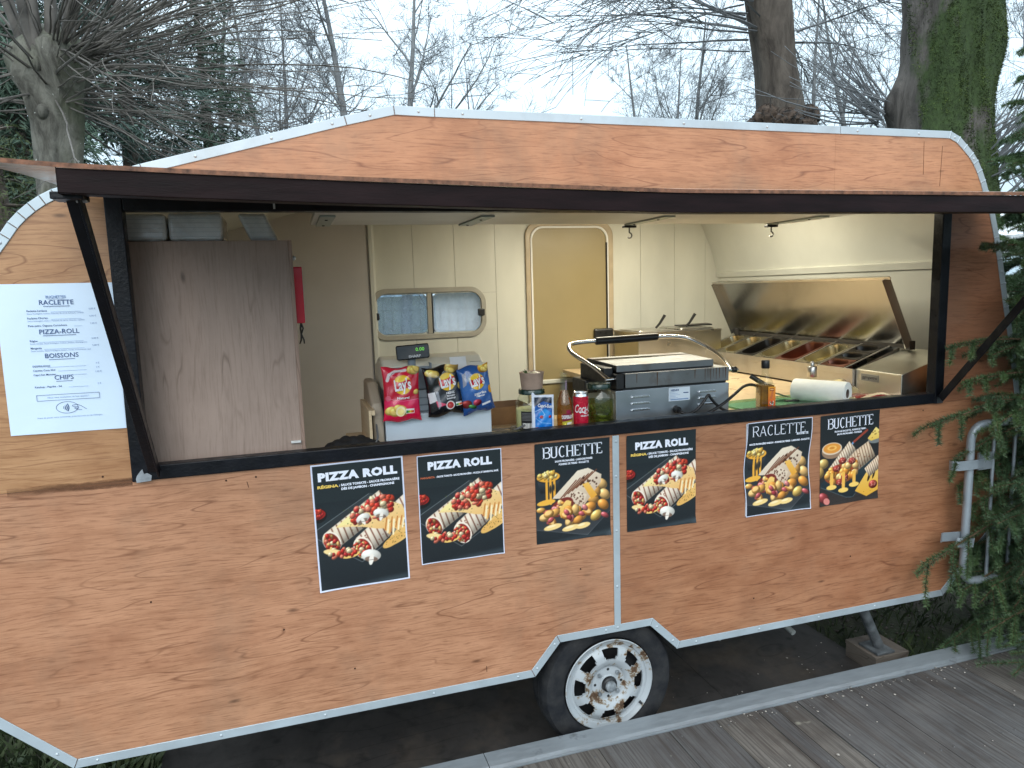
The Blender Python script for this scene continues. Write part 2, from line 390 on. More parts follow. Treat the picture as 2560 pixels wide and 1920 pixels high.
# brown filler smear on the sheet joint, saw marks, nail heads
ft = NT('brown_filler'); fsx = ft.n('ShaderNodeSeparateXYZ'); ft.t.links.new(ft.tc.outputs['Object'], fsx.inputs[0])
fdz = ft.math('ABSOLUTE', ft.math('SUBTRACT', fsx.outputs[2], 1.2885)); fno = ft.noise(ft.mapping((1,1,3)), 14, 5, .7)
fal = ft.math('MULTIPLY', ft.mr(ft.math('ADD', fdz, ft.math('MULTIPLY', fno, .016)), .008, .022, .92, 0.), ft.mr(fsx.outputs[0], -1.90, -1.72, .25, 1.), clamp=True); fal2 = ft.n('ShaderNodeClamp'); ft.t.links.new(fal, fal2.inputs[0])
ft.p(Base_Color=ft.ramp(fno, [(.3,(.10,.038,.015)),(.7,(.22,.095,.042))]), Roughness=.5, Alpha=fal2.outputs[0])
MB().box(-1.93,-.0012,1.262,-1.602,-.0004,1.316).build('filler_smear', ft.m, car)
DARKLN = plain('dark_crack', (.05,.018,.008), .8)
for (x0, z0, x1, z1, w) in ((-1.277,1.252,-1.273,1.232,.0016),(-.515,.478,-.5145,.455,.0016),(1.40,2.375,1.403,2.245,.0007),(1.497,2.36,1.492,2.20,.0008)):
    MB().bar((x0,-.0006,z0),(x1,-.0006,z1),w,.0012,(0,1,0)).build('saw_mark', DARKLN, car)
hd = MB().lathe([(.0001,-.0012),(.003,-.0012),(.0034,.0005)], axis='y', n=8, close=False).mesh('nail_head')
hd.materials.append(DARKLN)
for x, z in ((-1.338,1.262),(-1.249,1.264),(-1.68,1.312),(1.46,1.262),(-1.70,2.118),(.33,1.262),(-.60,1.26),(-1.585,.9),(.62,.55),(1.1,.66),(-.98,.56),(-.14,.79),(-1.2,.74)):
    put('nail_head', hd, car, None, (x,0,z))

# ---- aluminium edging: one piece per cut of the angle profile
def edge_piece(i0, i1, name='edge_trim', gap=.0012, lab=None):
    """angle profile covering outline points i0..i1: a face on the panel and a return over the edge"""
    idx = list(range(i0, i1+1)); n = len(OUT)
    o = [Vector(OUT[i % n]) for i in idx]; q = [Vector(INN[i % n]) for i in idx]
    d0 = (o[1]-o[0]).normalized()*gap; d1 = (o[-1]-o[-2]).normalized()*gap
    o[0] += d0; q[0] += d0; o[-1] -= d1; q[-1] -= d1
    mb = MB(); m = len(o); yf, yb = -.0035, .034
    ins = [a+(b-a).normalized()*.0022 for a, b in zip(o, q)]
    rows = [[(p.x, yb, p.y) for p in ins], [(p.x, yb, p.y) for p in o], [(p.x, yf, p.y) for p in o], [(p.x, yf, p.y) for p in q], [(p.x, -.0008, p.y) for p in q]]
    for r in rows: mb.v.extend(r)
    for r in range(4):
        for k in range(m-1): mb.f.append((r*m+k, r*m+k+1, (r+1)*m+k+1, (r+1)*m+k))
    for e in (0, m-1): mb.f.append((m*1+e, m*2+e, m*3+e, m*4+e) if e else (m*4+e, m*3+e, m*2+e, m*1+e))
    ob = mb.build(name, ALU, car, bevel=.0012)
    if lab: ob['label'] = lab
    return ob
RIV = MB().lathe([(.0001,-.0026),(.003,-.0024),(.0048,-.0006),(.0048,.0004)], axis='y', n=12, close=False).mesh('rivet', 60)
RIV.materials.append(brushed('rivet_metal', (.56,.62,.66), .5, 0, 2., metal=.5))
cuts = [0,1,2,3,4,5,6,7,8,9,10,11,12,14,15,16,17,19,20,21,22,23,24,25,26,27,28,29,30,31,32,33,34,35,36,37,38,39,40,41,42]
pieces = {}
for a, b in zip(cuts[:-1], cuts[1:]):
    pieces[a] = edge_piece(a, b)
def rivet_on(seg, t):
    a, b = Vector(OUT[seg % 42]), Vector(OUT[(seg+1) % 42]); c, d = Vector(INN[seg % 42]), Vector(INN[(seg+1) % 42])
    p = (a.lerp(b, t)+c.lerp(d, t))/2
    par = pieces[max(k for k in pieces if k <= seg)]
    put('rivet', RIV, par, None, (p.x, -.0035, p.y))
for seg, ts in ((0,(.15,.85)),(6,(.5,)),(12,(.5,)),(14,(.25,.62,.93)),(15,(.5,)),(16,(.6,)),(17,(.1,.55,.98)),(18,(.5,)),(19,(.15,.7)),(20,(.5,)),(23,(.5,)),(27,(.5,)),(30,(.5,)),(33,(.5,)),
                (36,(.9,.5)),(37,(.08,.28,.5,.72,.94)),(38,(.8,.2)),(39,(.5,)),(40,(.85,.15)),(41,(.04,.25,.5,.72,.96))):
    for t in ts: rivet_on(seg, t)
# centre strip below the hatch
cs = MB().box(-.005,-.0042,.530,.0215,-.0002,1.284).build('centre_strip', ALU, car, bevel=.0012)
for z in (.535,.70,.92,1.13,1.262): put('rivet', RIV, cs, None, (.0085,-.0042,z))

# ---- outer skin (roof and ends), far side, inner lining
top = list(range(1, 37))
SKIN = plain('white_roof_skin', (.70,.73,.75), .4, 0, .08, 5)
def sheet(pts, y0, y1, name, mat, smooth=50):
    mb = MB(); n = len(pts); mb.v = [(p[0], y0, p[1]) for p in pts]+[(p[0], y1, p[1]) for p in pts]
    mb.f = [(i, i+n, i+1+n, i+1) for i in range(n-1)]
    return mb.build(name, mat, car, smooth=smooth)
SK = inset(OUT, .004); LI = inset(OUT, .045)
sheet([SK[i] for i in top], .012, 2.16, 'roof', SKIN)
UND = plain('dark_underside', (.03,.03,.03), .8)
sheet([SK[0], SK[1]], .012, 2.16, 'end_underside', UND); sheet([SK[36], SK[37]], .012, 2.16, 'end_underside', UND)
sheet([LI[i] for i in top][::-1], .012, 2.10, 'interior_lining', CREAM)
MB().prism(rrect(.30,.30,.74,.74,.06), 2.424, 2.456, 'xy').build('roof_hatch', WHITE, car, bevel=.012)
MB().prism(rrect(.34,.34,.70,.70,.05), 2.457, 2.470, 'xy').build('roof_hatch_lid', WHITE, car, bevel=.006)
# far wall, outside skin in four pieces round the window opening
WX0, WX1, WZ0, WZ1 = -.585, .065, 1.575, 1.815
FARB = clip([BODY[i] for i in list(range(0, 38))], 1, .60, False)
for r in ((-3,WX0,0,3),(WX1,3,0,3),(WX0,WX1,0,WZ0),(WX0,WX1,WZ1,3)):
    pl = cliprect(FARB, *r)
    if pl: MB().prism(pl, 2.150, 2.160).build('far_side_panel', SKIN, car)
# boards of the far wall inside
LIN = [LI[i] for i in list(range(0, 38))]
seams = [-2.3,-1.9,-1.5,-1.1,-.60,-.352,-.09,.178,.434,.93,.957,1.211,1.473,1.717,2.05]
DX0, DX1, DZ1 = .425, .957, 2.235
for a, b in zip(seams[:-1], seams[1:]):
    if a < -.61: continue
    zs = [(.45, 2.6)]
    if b <= .18: zs = [(.45, WZ0), (WZ1, 2.6)]
    if a in (-.09,):
        zs = [(.45, WZ0), (WZ1, 2.6)]
    for z0, z1 in zs:
        rects = [(a+.0012, b-.0012, z0, z1)]
        if abs(a-.434) < .001 or abs(a-.93) < .001: rects = [(a+.0012, b-.0012, DZ1, 2.6)]
        if a == -.09 and z0 != .45: pass
        for rct in rects:
            pl = cliprect(LIN, *rct)
            if len(pl) > 2: MB().prism(pl, 2.100, 2.108).build('wall_board', CREAM2, car)
# middle strip of the wall beside the window
for a, b in ((-.5988,WX0),(WX1,.1768)):
    MB().prism([(a,WZ0+.001),(b,WZ0+.001),(b,WZ1-.001),(a,WZ1-.001)][::-1], 2.100, 2.108).build('wall_board', CREAM2, car)
MB().prism(cliprect(LIN, -3, 3, .45, 3), 2.112, 2.118).build('wall_backing', plain('dark_gap', (.12,.10,.08), .8), car).hide_render = False
bpy.data.objects.remove(bpy.data.objects['wall_backing'])
for r in ((-3,WX0,.45,3),(WX1,3,.45,3),(WX0,WX1,.45,WZ0),(WX0,WX1,WZ1,3)):
    MB().prism(cliprect(LIN, *r), 2.112, 2.118).build('wall_backing', plain('dark_gap', (.12,.10,.08), .8), car)
# greige compartment panel on the left with its corner moulding
pl = cliprect(LIN, -2.4, -.628, .45, 2.6)
MB().prism(pl, 2.050, 2.060).build('compartment_panel', GREIGE, car)
MB().box(-.628,2.040,.45,-.600,2.099,2.30).build('corner_moulding', CREAM, car, bevel=.004)
MB().box(-.606,2.092,.45,-.588,2.0995,2.34).build('corner_moulding', CREAM, car, bevel=.003)
# interior floor
fl0 = MB(); fl0.box(-1.80,.012,.44,-.38,2.10,.46); fl0.box(-.3795,.30,.44,.3195,2.10,.46); fl0.box(.32,.012,.44,1.62,2.10,.46); fl0.build('interior_floor', plain('grey_vinyl', (.18,.17,.16), .6), car)
ch0 = MB(); ch0.box(-1.80,.03,.405,-.38,2.12,.439); ch0.box(-.3795,.30,.405,.3195,2.12,.439); ch0.box(.32,.03,.405,1.58,2.12,.439); ch0.build('chassis', plain('underbody', (.012,.011,.010), .8), car)
wa = MB(); wa.box(-.38,.286,.30,.32,.292,.75); wa.box(-.38,.013,.742,.32,.285,.75); wa.box(-.386,.013,.42,-.381,.29,.75); wa.box(.321,.013,.42,.326,.29,.75); wa.build('wheel_arch', plain('underbody', (.012,.011,.010), .8), car)
# horizontal moulding on the rounded end wall
mo = MB(); pA = [Vector(p) for p in LI]; 
def lin_x(z):
    for a, b in zip(LI[20:36], LI[21:37]):
        if b[1] <= z <= a[1]: t = (z-a[1])/(b[1]-a[1]); return a[0]+(b[0]-a[0])*t
    return 1.9
mo.prism([(lin_x(1.905)-.001,1.905),(lin_x(1.905)-.012,1.900),(lin_x(1.862)-.012,1.867),(lin_x(1.862)-.001,1.862)], .05, 2.098); mo.build('end_moulding', CREAM, car)
# ---- rear window: moulded frame, two panes with mesh lines, latches
wf = MB(); ring(wf, rrect(-.632,1.535,.105,1.855,.105,8), rrect(-.600,1.567,.073,1.823,.078,8), 2.088, 2.112)
win = wf.build('window', plain('grey_window_frame', (.36,.34,.29), .45), car, bevel=.004)
MB().box(-.278,2.090,1.567,-.250,2.112,1.823).build('mullion', plain('grey_window_frame', (.36,.34,.29), .45), win, bevel=.003)
MB().box(-.250,2.094,1.570,-.240,2.112,1.820).build('seal', BLACKP, win)
def hazy(name, body, col):
    t = NT(name); pn = t.noise(t.mapping((3,1,2)), 6, 6, .7); tr = t.n('ShaderNodeBsdfTransparent', {'Color': (.82,.88,.94)}); tl = t.n('ShaderNodeBsdfTranslucent', {'Color': col}); gl = t.n('ShaderNodeBsdfGlossy', {'Roughness': .12})
    m1 = t.n('ShaderNodeMixShader', {0: t.mr(pn, .3, .75, max(0, body-.2), body+.2)}); m2 = t.n('ShaderNodeMixShader', {0: .07})
    L2 = t.t.links.new; L2(tr.outputs[0], m1.inputs[1]); L2(tl.outputs[0], m1.inputs[2]); L2(m1.outputs[0], m2.inputs[1]); L2(gl.outputs[0], m2.inputs[2]); L2(m2.outputs[0], t.out.inputs[0]); t.t.nodes.remove(t.b); return t.m
PANES = iter([hazy('hazy_pane', .35, (.55,.62,.68)), hazy('bright_pane', .88, (1.,1.,1.))])  # right pane whitened to stand in for the bright view behind it
for x0, x1 in ((-.598,-.279),(-.239,.071)):
    pl = rrect(x0,1.569,x1,1.821,.04,5)
    pane = MB().prism(pl, 2.099, 2.104).build('pane', next(PANES), win)
    lip = MB(); ring(lip, rrect(x0+.006,1.575,x1-.006,1.815,.05,6), rrect(x0+.013,1.582,x1-.013,1.808,.045,6), 2.0965, 2.099); lip.build('pane_lip', glass('clear_plastic', (.92,.96,1.0), .15), win)
    for k in range(5):
        xx = x0+.045+(x1-x0-.09)*k/4; MB().box(xx-.001,2.106,1.585,xx+.001,2.108,1.805).build('mesh_line', plain('mesh_grey', (.45,.47,.48), .5), win)
    MB().box(x0+.03,2.106,1.722,x1-.03,2.1078,1.7242).build('mesh_line', plain('mesh_grey', (.45,.47,.48), .5), win)
MB().box(-.607,2.078,1.665,-.578,2.098,1.708).build('latch', BLACKP, win, bevel=.005)
MB().box(.048,2.078,1.668,.092,2.098,1.712).build('latch', BLACKP, win, bevel=.005)
# ---- far door with moulded frame
df = MB(); ring(df, rrect(.378,.50,1.000,2.262,.10,8), rrect(.412,.53,.962,2.228,.085,8), 2.082, 2.100)
door = MB().prism(rrect(.425,.54,.950,2.216,.08,8), 2.090, 2.0985).build('door', OCHRE, car)
df.build('door_frame', MOULD, door, bevel=.006)
d2 = MB(); ring(d2, rrect(.412,.53,.962,2.228,.085,8), rrect(.424,.545,.949,2.215,.078,8), 2.078, 2.094); d2.build('door_seal', WHITE, door, bevel=.002)
MB().box(.946,2.076,.58,.953,2.090,2.12).build('door_gap', BLACKP, door)
MB().box(.43,2.078,1.195,.945,2.090,1.225).build('door_rail', CREAM, door, bevel=.006)
MB().box(.845,2.055,1.475,.985,2.088,1.548).build('door_lock', BLACKP, door, bevel=.012)

# ---- hatch frame: black painted steel, four bars
MB().box(OX0,-.012,OZ0,-1.553,.036,OZ1-.001).build('hatch_frame_bar', BLACK, car, bevel=.003)
MB().box(1.509,-.012,OZ0,OX1,.036,OZ1-.001).build('hatch_frame_bar', BLACK, car, bevel=.003)
MB().box(-1.5525,-.010,2.092,1.5085,.036,OZ1-.002).build('hatch_frame_bar', BLACK, car, bevel=.003)
MB().box(-1.5525,-.0105,OZ0+.001,1.5085,.038,1.3335).build('hatch_frame_bar', BLACK, car, bevel=.003)
bm_ = MB(); bm_.prism([(-1.588,1.286),(-1.548,1.288),(-1.545,1.304),(-1.556,1.313),(-1.566,1.311),(-1.569,1.326),(-1.574,1.322),(-1.585,1.308),(-1.589,1.298)], -.0136, -.0118)
bm_.build('bare_patch', plain('bare_metal_grey', (.33,.36,.39), .5, .3, .2, 40), car)['label'] = 'chipped paint showing grey metal at the lower left frame corner'
MB().box(1.52,-.0136,1.289,1.552,-.0118,1.322).build('bare_patch', plain('dull_weld', (.05,.055,.06), .5, .3, .2, 40), car)
# lining of the reveal
MB().box(-1.5525,.038,1.270,1.5085,.060,1.292).build('sill_ledge', BLACK, car)
lt = MB(); lt.box(-1.137,-.016,2.098,-1.131,-.0125,2.140); lt.box(-1.152,-.017,2.140,-1.114,-.0125,2.144); lt.build('hatch_catch', GALV, car)

# ---- hatch flap: bowed plywood sheet on a dark steel angle, two struts
FX = [-1.70,-1.634,-1.541,-1.289,-.977,-.583,-.128,.515,1.066,1.40,1.70]
FZ = [2.122,2.119,2.112,2.103,2.094,2.085,2.0755,2.0775,2.079,2.082,2.086]
fs = MB(); nx = 40; ny = 6
def fl(x, t, top):
    z = np.interp(x, FX, FZ)*(1-t)+2.166*t+math.sin(t*math.pi)*.004
    return (x, -.690+t*.655, z if top else z-.0085)
rows = [[fl(-1.70+3.40*i/nx, j/ny, True) for i in range(nx+1)] for j in range(ny+1)]
rowb = [[fl(-1.70+3.40*i/nx, j/ny, False) for i in range(nx+1)] for j in range(ny+1)]
w1 = nx+1
for r in rows+rowb: fs.v.extend(r)
B0 = (ny+1)*w1
for j in range(ny):
    for i in range(nx):
        a = j*w1+i; fs.f.append((a, a+1, a+w1+1, a+w1)); fs.f.append((B0+a, B0+a+w1, B0+a+w1+1, B0+a+1))
for i in range(nx):
    fs.f.append((i, B0+i, B0+i+1, i+1)); a = ny*w1+i; fs.f.append((a, a+1, B0+a+1, B0+a))
for j in range(ny):
    a = j*w1; fs.f.append((a, a+w1, B0+a+w1, B0+a)); a = j*w1+nx; fs.f.append((a, B0+a, B0+a+w1, a+w1))
flap = fs.build('hatch_flap', PLY_FLAP, car, smooth=30)
flap['label'] = 'raised plywood flap over the serving hatch, slightly bowed'
fa = MB(); xs = np.linspace(-1.542, 1.60, 40)
for y0, y1, d0, d1 in ((-.687,-.683,.0090,.0585),(-.6829,-.640,.054,.0585)):
    b = len(fa.v)
    for x in xs:
        z = np.interp(x, FX, FZ); fa.v += [(x,y0,z-d0),(x,y1,z-d0),(x,y1,z-d1),(x,y0,z-d1)]
    for i in range(len(xs)-1):
        for k in range(4): fa.f.append((b+i*4+k, b+i*4+(k+1) % 4, b+(i+1)*4+(k+1) % 4, b+(i+1)*4+k))
    fa.f += [(b,b+1,b+2,b+3), tuple(b+(len(xs)-1)*4+k for k in (3,2,1,0))]
fa.build('fascia', FASCIA, flap, bevel=.0015)
ED = plain('raw_ply_edge', (.20,.085,.045), .7, 0, .35, 60)
eb = MB()
for i, x in enumerate(np.linspace(-1.70, 1.70, 60)): 
    z = np.interp(x, FX, FZ); eb.v += [(x,-.6915,z+.0005),(x,-.6915,z-.009)]
    if i: eb.f.append((2*i-2, 2*i-1, 2*i+1, 2*i))
eb.build('flap_edge', ED, flap)
for x, side in ((-1.535,-1),(1.532,1)):
    a, b = Vector((x,-.020,1.318)), Vector((x-.006*side,-.630,2.062))
    st = MB().bar(a, b, .006, .034, (1,0,0)); st.bar(a+Vector((-.014*side,-.012,-.006)), b+Vector((-.014*side,-.012,-.006)), .030, .005, (1,0,0))
    s_ob = st.build('strut', BLACK, car, bevel=.001)
    MB().box(x-.03,-.66,2.045,x+.03,-.60,2.060).build('strut_bracket', BLACK, s_ob, bevel=.002)
    MB().lathe([(.0001,-.010),(.009,-.010),(.009,.010),(.0001,.010)], (x-.02*side,-.625,2.050), 'x', 10, False).build('strut_bolt', GALV, s_ob)
MB().box(-1.55,-.034,2.142,1.51,-.004,2.160).build('hinge', BLACK, flap)

# ---- overhead board with brackets and hooks behind the hatch
ob_ = MB().box(-1.005,.09,2.112,1.30,.678,2.130).build('overhead_board', WHITE, car, bevel=.002)
PL = brushed('zinc_plate', (.42,.47,.45), .45, 1, 2., metal=.7)
HOOKP = [(-.985,-.93,None),(-.395,-.34,None),(.385,.435,.410),(1.155,1.205,1.180)]
for x0, x1, hk in HOOKP:
    br = MB().box(x0,.30,2.105,x1,.672,2.1115).build('bracket_plate', PL, ob_, bevel=.001)
    for yy in (.40,.62): MB().lathe([(.0001,-.004),(.005,-.003),(.006,0)], ((x0+x1)/2,yy,2.105), 'z', 10, False).build('screw', BLACKP, br)
    if hk:
        MB().box(hk-.03,.655,2.094,hk+.03,.685,2.104).build('hook_clamp', BLACKP, br, bevel=.002)
        hp = [(hk,.67,2.098),(hk,.67,2.072)]+[(hk+.012*math.sin(R(a)),.67,2.060+.012*math.cos(R(a))) for a in range(0, 235, 25)]
        MB().tube(hp, .0035, 8).build('hook', brushed('hook_metal', (.20,.19,.17), .4, 2, 2.), br, smooth=60)
# warm tube lamp under the roof on the kitchen side
lampb = MB().box(.22,1.09,2.338,1.34,1.15,2.365).build('ceiling_lamp', WHITE, car, bevel=.006)
WARM = (1.0,.93,.73)
MB().tube([(.25,1.12,2.328),(1.31,1.12,2.328)], .011, 10).build('lamp_tube', emit('warm_tube', WARM, 22.), lampb, smooth=60)
ld = bpy.data.lights.new('lamp_light', 'AREA'); ld.shape = 'RECTANGLE'; ld.size = 1.05; ld.size_y = .03; ld.energy = 28.; ld.color = WARM
lo = bpy.data.objects.new('lamp_light', ld); COL.objects.link(lo); lo.parent = lampb; lo.location = (.78,1.12,2.312)

# ---- wheel
wx, wz = -.012, .285
TY = MB(); prof = [(.185,.055),(.190,.038),(.205,.030),(.235,.027),(.262,.034),(.274,.050),(.2785,.066),(.2785,.080),(.2745,.081),(.2745,.086),(.2785,.087),(.279,.105),(.2745,.106),(.2745,.111),(.279,.112),(.279,.130),(.2745,.131),(.2745,.136),(.2785,.137),(.277,.155),(.268,.175),(.235,.190),(.19,.185)]
TY.lathe(prof, (wx,0,wz), 'y', 72, False)
wheel = TY.build('wheel', RUBBER, car, smooth=35); wheel['label'] = 'worn black tyre on a rusty white steel rim'
rt = NT('rusty_white_paint'); rn = rt.noise(rt.mapping(), 26, 8, .68); rn2 = rt.noise(rt.mapping(loc=(3,1,2)), 9, 4, .6)
rf = rt.math('ADD', rt.math('MULTIPLY', rn, .62), rt.math('MULTIPLY', rn2, .5))
rc = rt.ramp(rf, [(.59, (.37,.40,.42)), (.618, (.26,.225,.175)), (.65, (.10,.052,.024)), (.72, (.05,.028,.015))])
rt.p(Base_Color=rc, Roughness=rt.ramp(rf, [(.56,.35),(.63,.85)]), Metallic=0.); rt.bump(rf, .5, .003)
rim = MB(); NA = 128
def rim_y(r):
    return float(np.interp(r, [0,.030,.034,.068,.074,.098,.104,.128,.150,.1525,.162,.166,.176,.1825,.186], [.060,.060,.066,.066,.058,.046,.045,.047,.062,.066,.064,.058,.054,.048,.050]))
rr = [.030,.034,.052,.068,.074,.086,.098,.104,.108,.116,.124,.132,.140,.147,.150,.1525,.162,.166,.176,.1825,.186]
for r in rr:
    for k in range(NA):
        a = 2*math.pi*k/NA; ry = rim_y(r)
        rim.v.append((wx+r*math.cos(a), ry-.018, wz+r*math.sin(a)))
def in_slot(r, k):
    if not (.105 <= r <= .1465): return False
    a = ((k+.5)/NA*8+.5+.06) % 1.0
    lim = .29 if r > .112 else .25
    return abs(a-.5) < lim
hole = {}
for i in range(len(rr)-1):
    for k in range(NA):
        rm = (rr[i]+rr[i+1])/2
        if in_slot(rm, k): hole[(i,k)] = 1; continue
        k2 = (k+1) % NA; rim.f.append((i*NA+k, i*NA+k2, (i+1)*NA+k2, (i+1)*NA+k))
# slot walls
for (i, k) in hole:
    k2 = (k+1) % NA
    for (ii, kk, e) in ((i-1,k,((i,k),(i,k2))),(i+1,k,((i+1,k),(i+1,k2))),(i,(k-1) % NA,((i,k),(i+1,k))),(i,k2,((i,k2),(i+1,k2)))):
        if (ii, kk) not in hole:
            b = len(rim.v); p, q = [rim.v[x*NA+y] for x, y in e]
            rim.v += [p, q, (q[0],q[1]+.009,q[2]), (p[0],p[1]+.009,p[2])]; rim.f.append((b,b+1,b+2,b+3))
rimo = rim.build('rim', rt.m, wheel, smooth=32)
MB().lathe([(.0001,.085),(.175,.085),(.175,.09)], (wx,0,wz), 'y', 32, False).build('brake_drum', BLACKP, wheel)
hubm = plain('bright_hub', (.42,.45,.47), .4, .7, .3, 40, .3, 50)
MB().lathe([(.0001,.018),(.012,.018),(.020,.020),(.022,.027),(.022,.06)], (wx+.002,0,wz-.006), 'y', 24, False).build('hub_cap', hubm, rimo, smooth=40)
MB().lathe([(.022,.030),(.030,.034),(.033,.046),(.035,.052)], (wx+.002,0,wz-.004), 'y', 24, False).build('hub_grease', BLACKP, rimo, smooth=40)
for a in (45,135,225,315):
    c = (wx+.054*math.cos(R(a)),0,wz+.054*math.sin(R(a)))
    MB().lathe([(.0001,.036),(.007,.036),(.0085,.038),(.0085,.052)], c, 'y', 6, False).build('wheel_bolt', hubm, rimo)
for a in (0,90,180,270):
    c = (wx+.056*math.cos(R(a)),0,wz+.056*math.sin(R(a))); MB().lathe([(.0001,.0472),(.0055,.0472),(.0055,.05)], c, 'y', 12, False).build('bolt_hole', BLACKP, rimo)
MB().tube([(wx+.128,.034,wz-.098),(wx+.136,.024,wz-.106)], [.006,.0045], 8).build('valve', BLACKP, rimo)
MB().tube([(-.012,.12,wz),(-.012,1.95,wz)], .03, 10).build('axle', plain('underbody', (.012,.011,.010), .8), car)
# corner steady and drain pipes under the floor
sd = MB().tube([(1.30,.17,.385),(1.455,.185,.10)], .024, 14).build('corner_steady', plain('dull_steady', (.16,.175,.185), .6, .4, .3, 20), car, smooth=50)
MB().box(1.40,.13,.081,1.50,.25,.094).build('steady_foot', plain('dull_steady', (.16,.175,.185), .6, .4, .3, 20), sd, bevel=.003)
MB().tube([(.90,.62,.40),(.95,.16,.265)], .013, 12).build('drain_pipe', plain('grey_pipe', (.30,.32,.31), .5), car, smooth=50)
MB().tube([(.52,.30,.395),(.545,.12,.33)], .011, 10).build('drain_pipe', plain('grey_pipe', (.30,.32,.31), .5), car, smooth=50)
# fixed counter, L-shaped, along the hatch and under the kitchen end
cm = MB(); cm.box(-.93,.061,1.262,.60,.47,1.290); cm.box(.6008,.061,1.262,1.80,2.04,1.290)
cm.build('counter_top', WOODC, car, bevel=.002)
# ================================================================== ground, boards under the caravan, deck
gt = NT('earth_and_grass'); gn = gt.noise(gt.mapping(), .9, 6, .6); gn2 = gt.noise(gt.mapping(), 14, 6, .7)
gt.p(Base_Color=gt.mix(gt.ramp(gn, [(.4,0.),(.62,1.)]), gt.ramp(gn2, [(.3,(.022,.020,.015)),(.7,(.065,.055,.043))]), gt.ramp(gn2, [(.3,(.014,.026,.009)),(.7,(.045,.075,.022))])), Roughness=.95)
gt.bump(gn2, .8, .02)
g = MB(); g.grid(lambda u, v: (-150+300*u, -60+330*v, -.022), 30, 30); ground = g.build('ground', gt.m); tag(ground, 'damp earth and grass ground around the caravan', 'ground', kind='structure')
bd = MB().box(-1.72,-.045,-.020,.62,1.70,-.0005).build('ground_board', PLY_DARK); tag(bd, 'dark film-faced plywood sheet under the caravan wheel', 'plywood sheet', kind='structure')
bd = MB().box(.6235,-.045,-.020,1.428,1.70,-.002).build('ground_board', PLY_DARK); tag(bd, 'dark plywood sheet under the caravan beside the support block', 'plywood sheet', kind='structure')
blk = MB().box(1.385,.125,-.020,1.575,.315,.060); blk.box(1.383,.123,.0605,1.577,.317,.080)
tag(blk.build('support_block', plywood('pale_block', (.17,.14,.115), (.13,.11,.09), (.06,.045,.035), rough=.7, seed=8, coat=0), bevel=.002), 'pale plywood block under the corner steady leg', 'wood block')

DZ = .170
deck = thing('deck', 'weathered wooden plank deck in front of the caravan with aluminium edge strip', 'deck', (0,0,0)); deck['kind'] = 'structure'
dk = []
for s_, (ca, cb) in enumerate((((.135,.130,.125),(.088,.086,.086)),((.112,.110,.109),(.075,.074,.075)),((.165,.150,.132),(.110,.102,.094)))):
    t = NT('weathered_plank_%s' % ('grey','dark','tan')[s_]); base = t.mapping(loc=(s_*7.1,s_*3.3,0))
    fi = t.noise(t.mapping((90,2.2,90), vec=base), 1.3, 6, .65, .3); mi = t.noise(t.mapping((14,1.1,14), vec=base), 1.3, 5, .6, .8); bg = t.noise(base, 2.6, 5, .65)
    c = t.mix(t.ramp(bg, [(.38,0.),(.64,1.)]), ca, cb); c = t.mix(t.ramp(fi, [(.36,.75),(.55,0.)]), c, (.03,.024,.02)); c = t.mix(t.ramp(mi, [(.34,.6),(.55,0.)]), c, (.055,.042,.034))
    sp = t.noise(t.mapping((1,1,1), (5,s_,1), vec=base), 8.5, 3, .5); c = t.mix(t.ramp(sp, [(.70,0.),(.74,.75)]), c, (.36,.35,.28))
    wet = t.noise(t.mapping((1,.7,1), (2,8,1), vec=base), 3.1, 4, .6); c = t.mix(t.ramp(wet, [(.55,0.),(.68,.6)]), c, (.030,.026,.024))
    t.p(Base_Color=c, Roughness=t.ramp(wet, [(.5,.82),(.68,.5)])); t.bump(t.math('ADD', fi, mi), .45, .002); dk.append(t.m)
SCR = MB().lathe([(.0001,.0012),(.0035,.001),(.0042,0)], n=10, close=False).mesh('screw', 60); SCR.materials.append(plain('dull_screw', (.14,.14,.14), .5, .6))
x = -3.4; i = 0
while x < 4.2:
    w = random.choice((.185,.20,.235,.29)); 
    if x < .60 < x+w+.05 and x > .2: w = .603-x
    elif abs(x-.603) < .002: w = .108
    elif abs(x-.711) < .002: w = .30
    dz = random.uniform(-.0015,.0015)
    gp = .0022 if abs(x-.711) < .002 or abs(x+w-.711) < .002 else .0013
    MB().box(x+gp,-4.6,DZ-.026+dz,x+w-gp,-.157,DZ+dz).build('plank', dk[random.choice((0,0,1,2))], deck, bevel=.0012)
    for yy in (-.20,-.58):
        for xx in (x+.03, x+w-.03): put('screw', SCR, deck, None, (xx,yy,DZ+dz+.0004))
    x += w; i += 1
MB().box(-3.4,-4.6,DZ-.07,4.2,-.16,DZ-.03).build('deck_frame', plain('deck_underside', (.03,.027,.024), .9), deck)
at_ = NT('scuffed_aluminium'); an = at_.noise(at_.mapping((2,8,8)), 5, 6, .7); an2 = at_.noise(at_.mapping((1,1,1),(3,3,3)), 3.0, 5, .65)
ac = at_.mix(at_.ramp(an, [(.35,.5),(.65,0.)]), (.36,.40,.43), (.24,.27,.29)); ac = at_.mix(at_.ramp(an2, [(.62,0.),(.68,.85)]), ac, (.085,.085,.085))
at_.p(Base_Color=ac, Metallic=.45, Roughness=at_.mr(an, .3, .7, .38, .62)); at_.bump(an, .1, .002)
es = [(-3.4,-.553),(-.550,1.93),(1.933,4.2)]
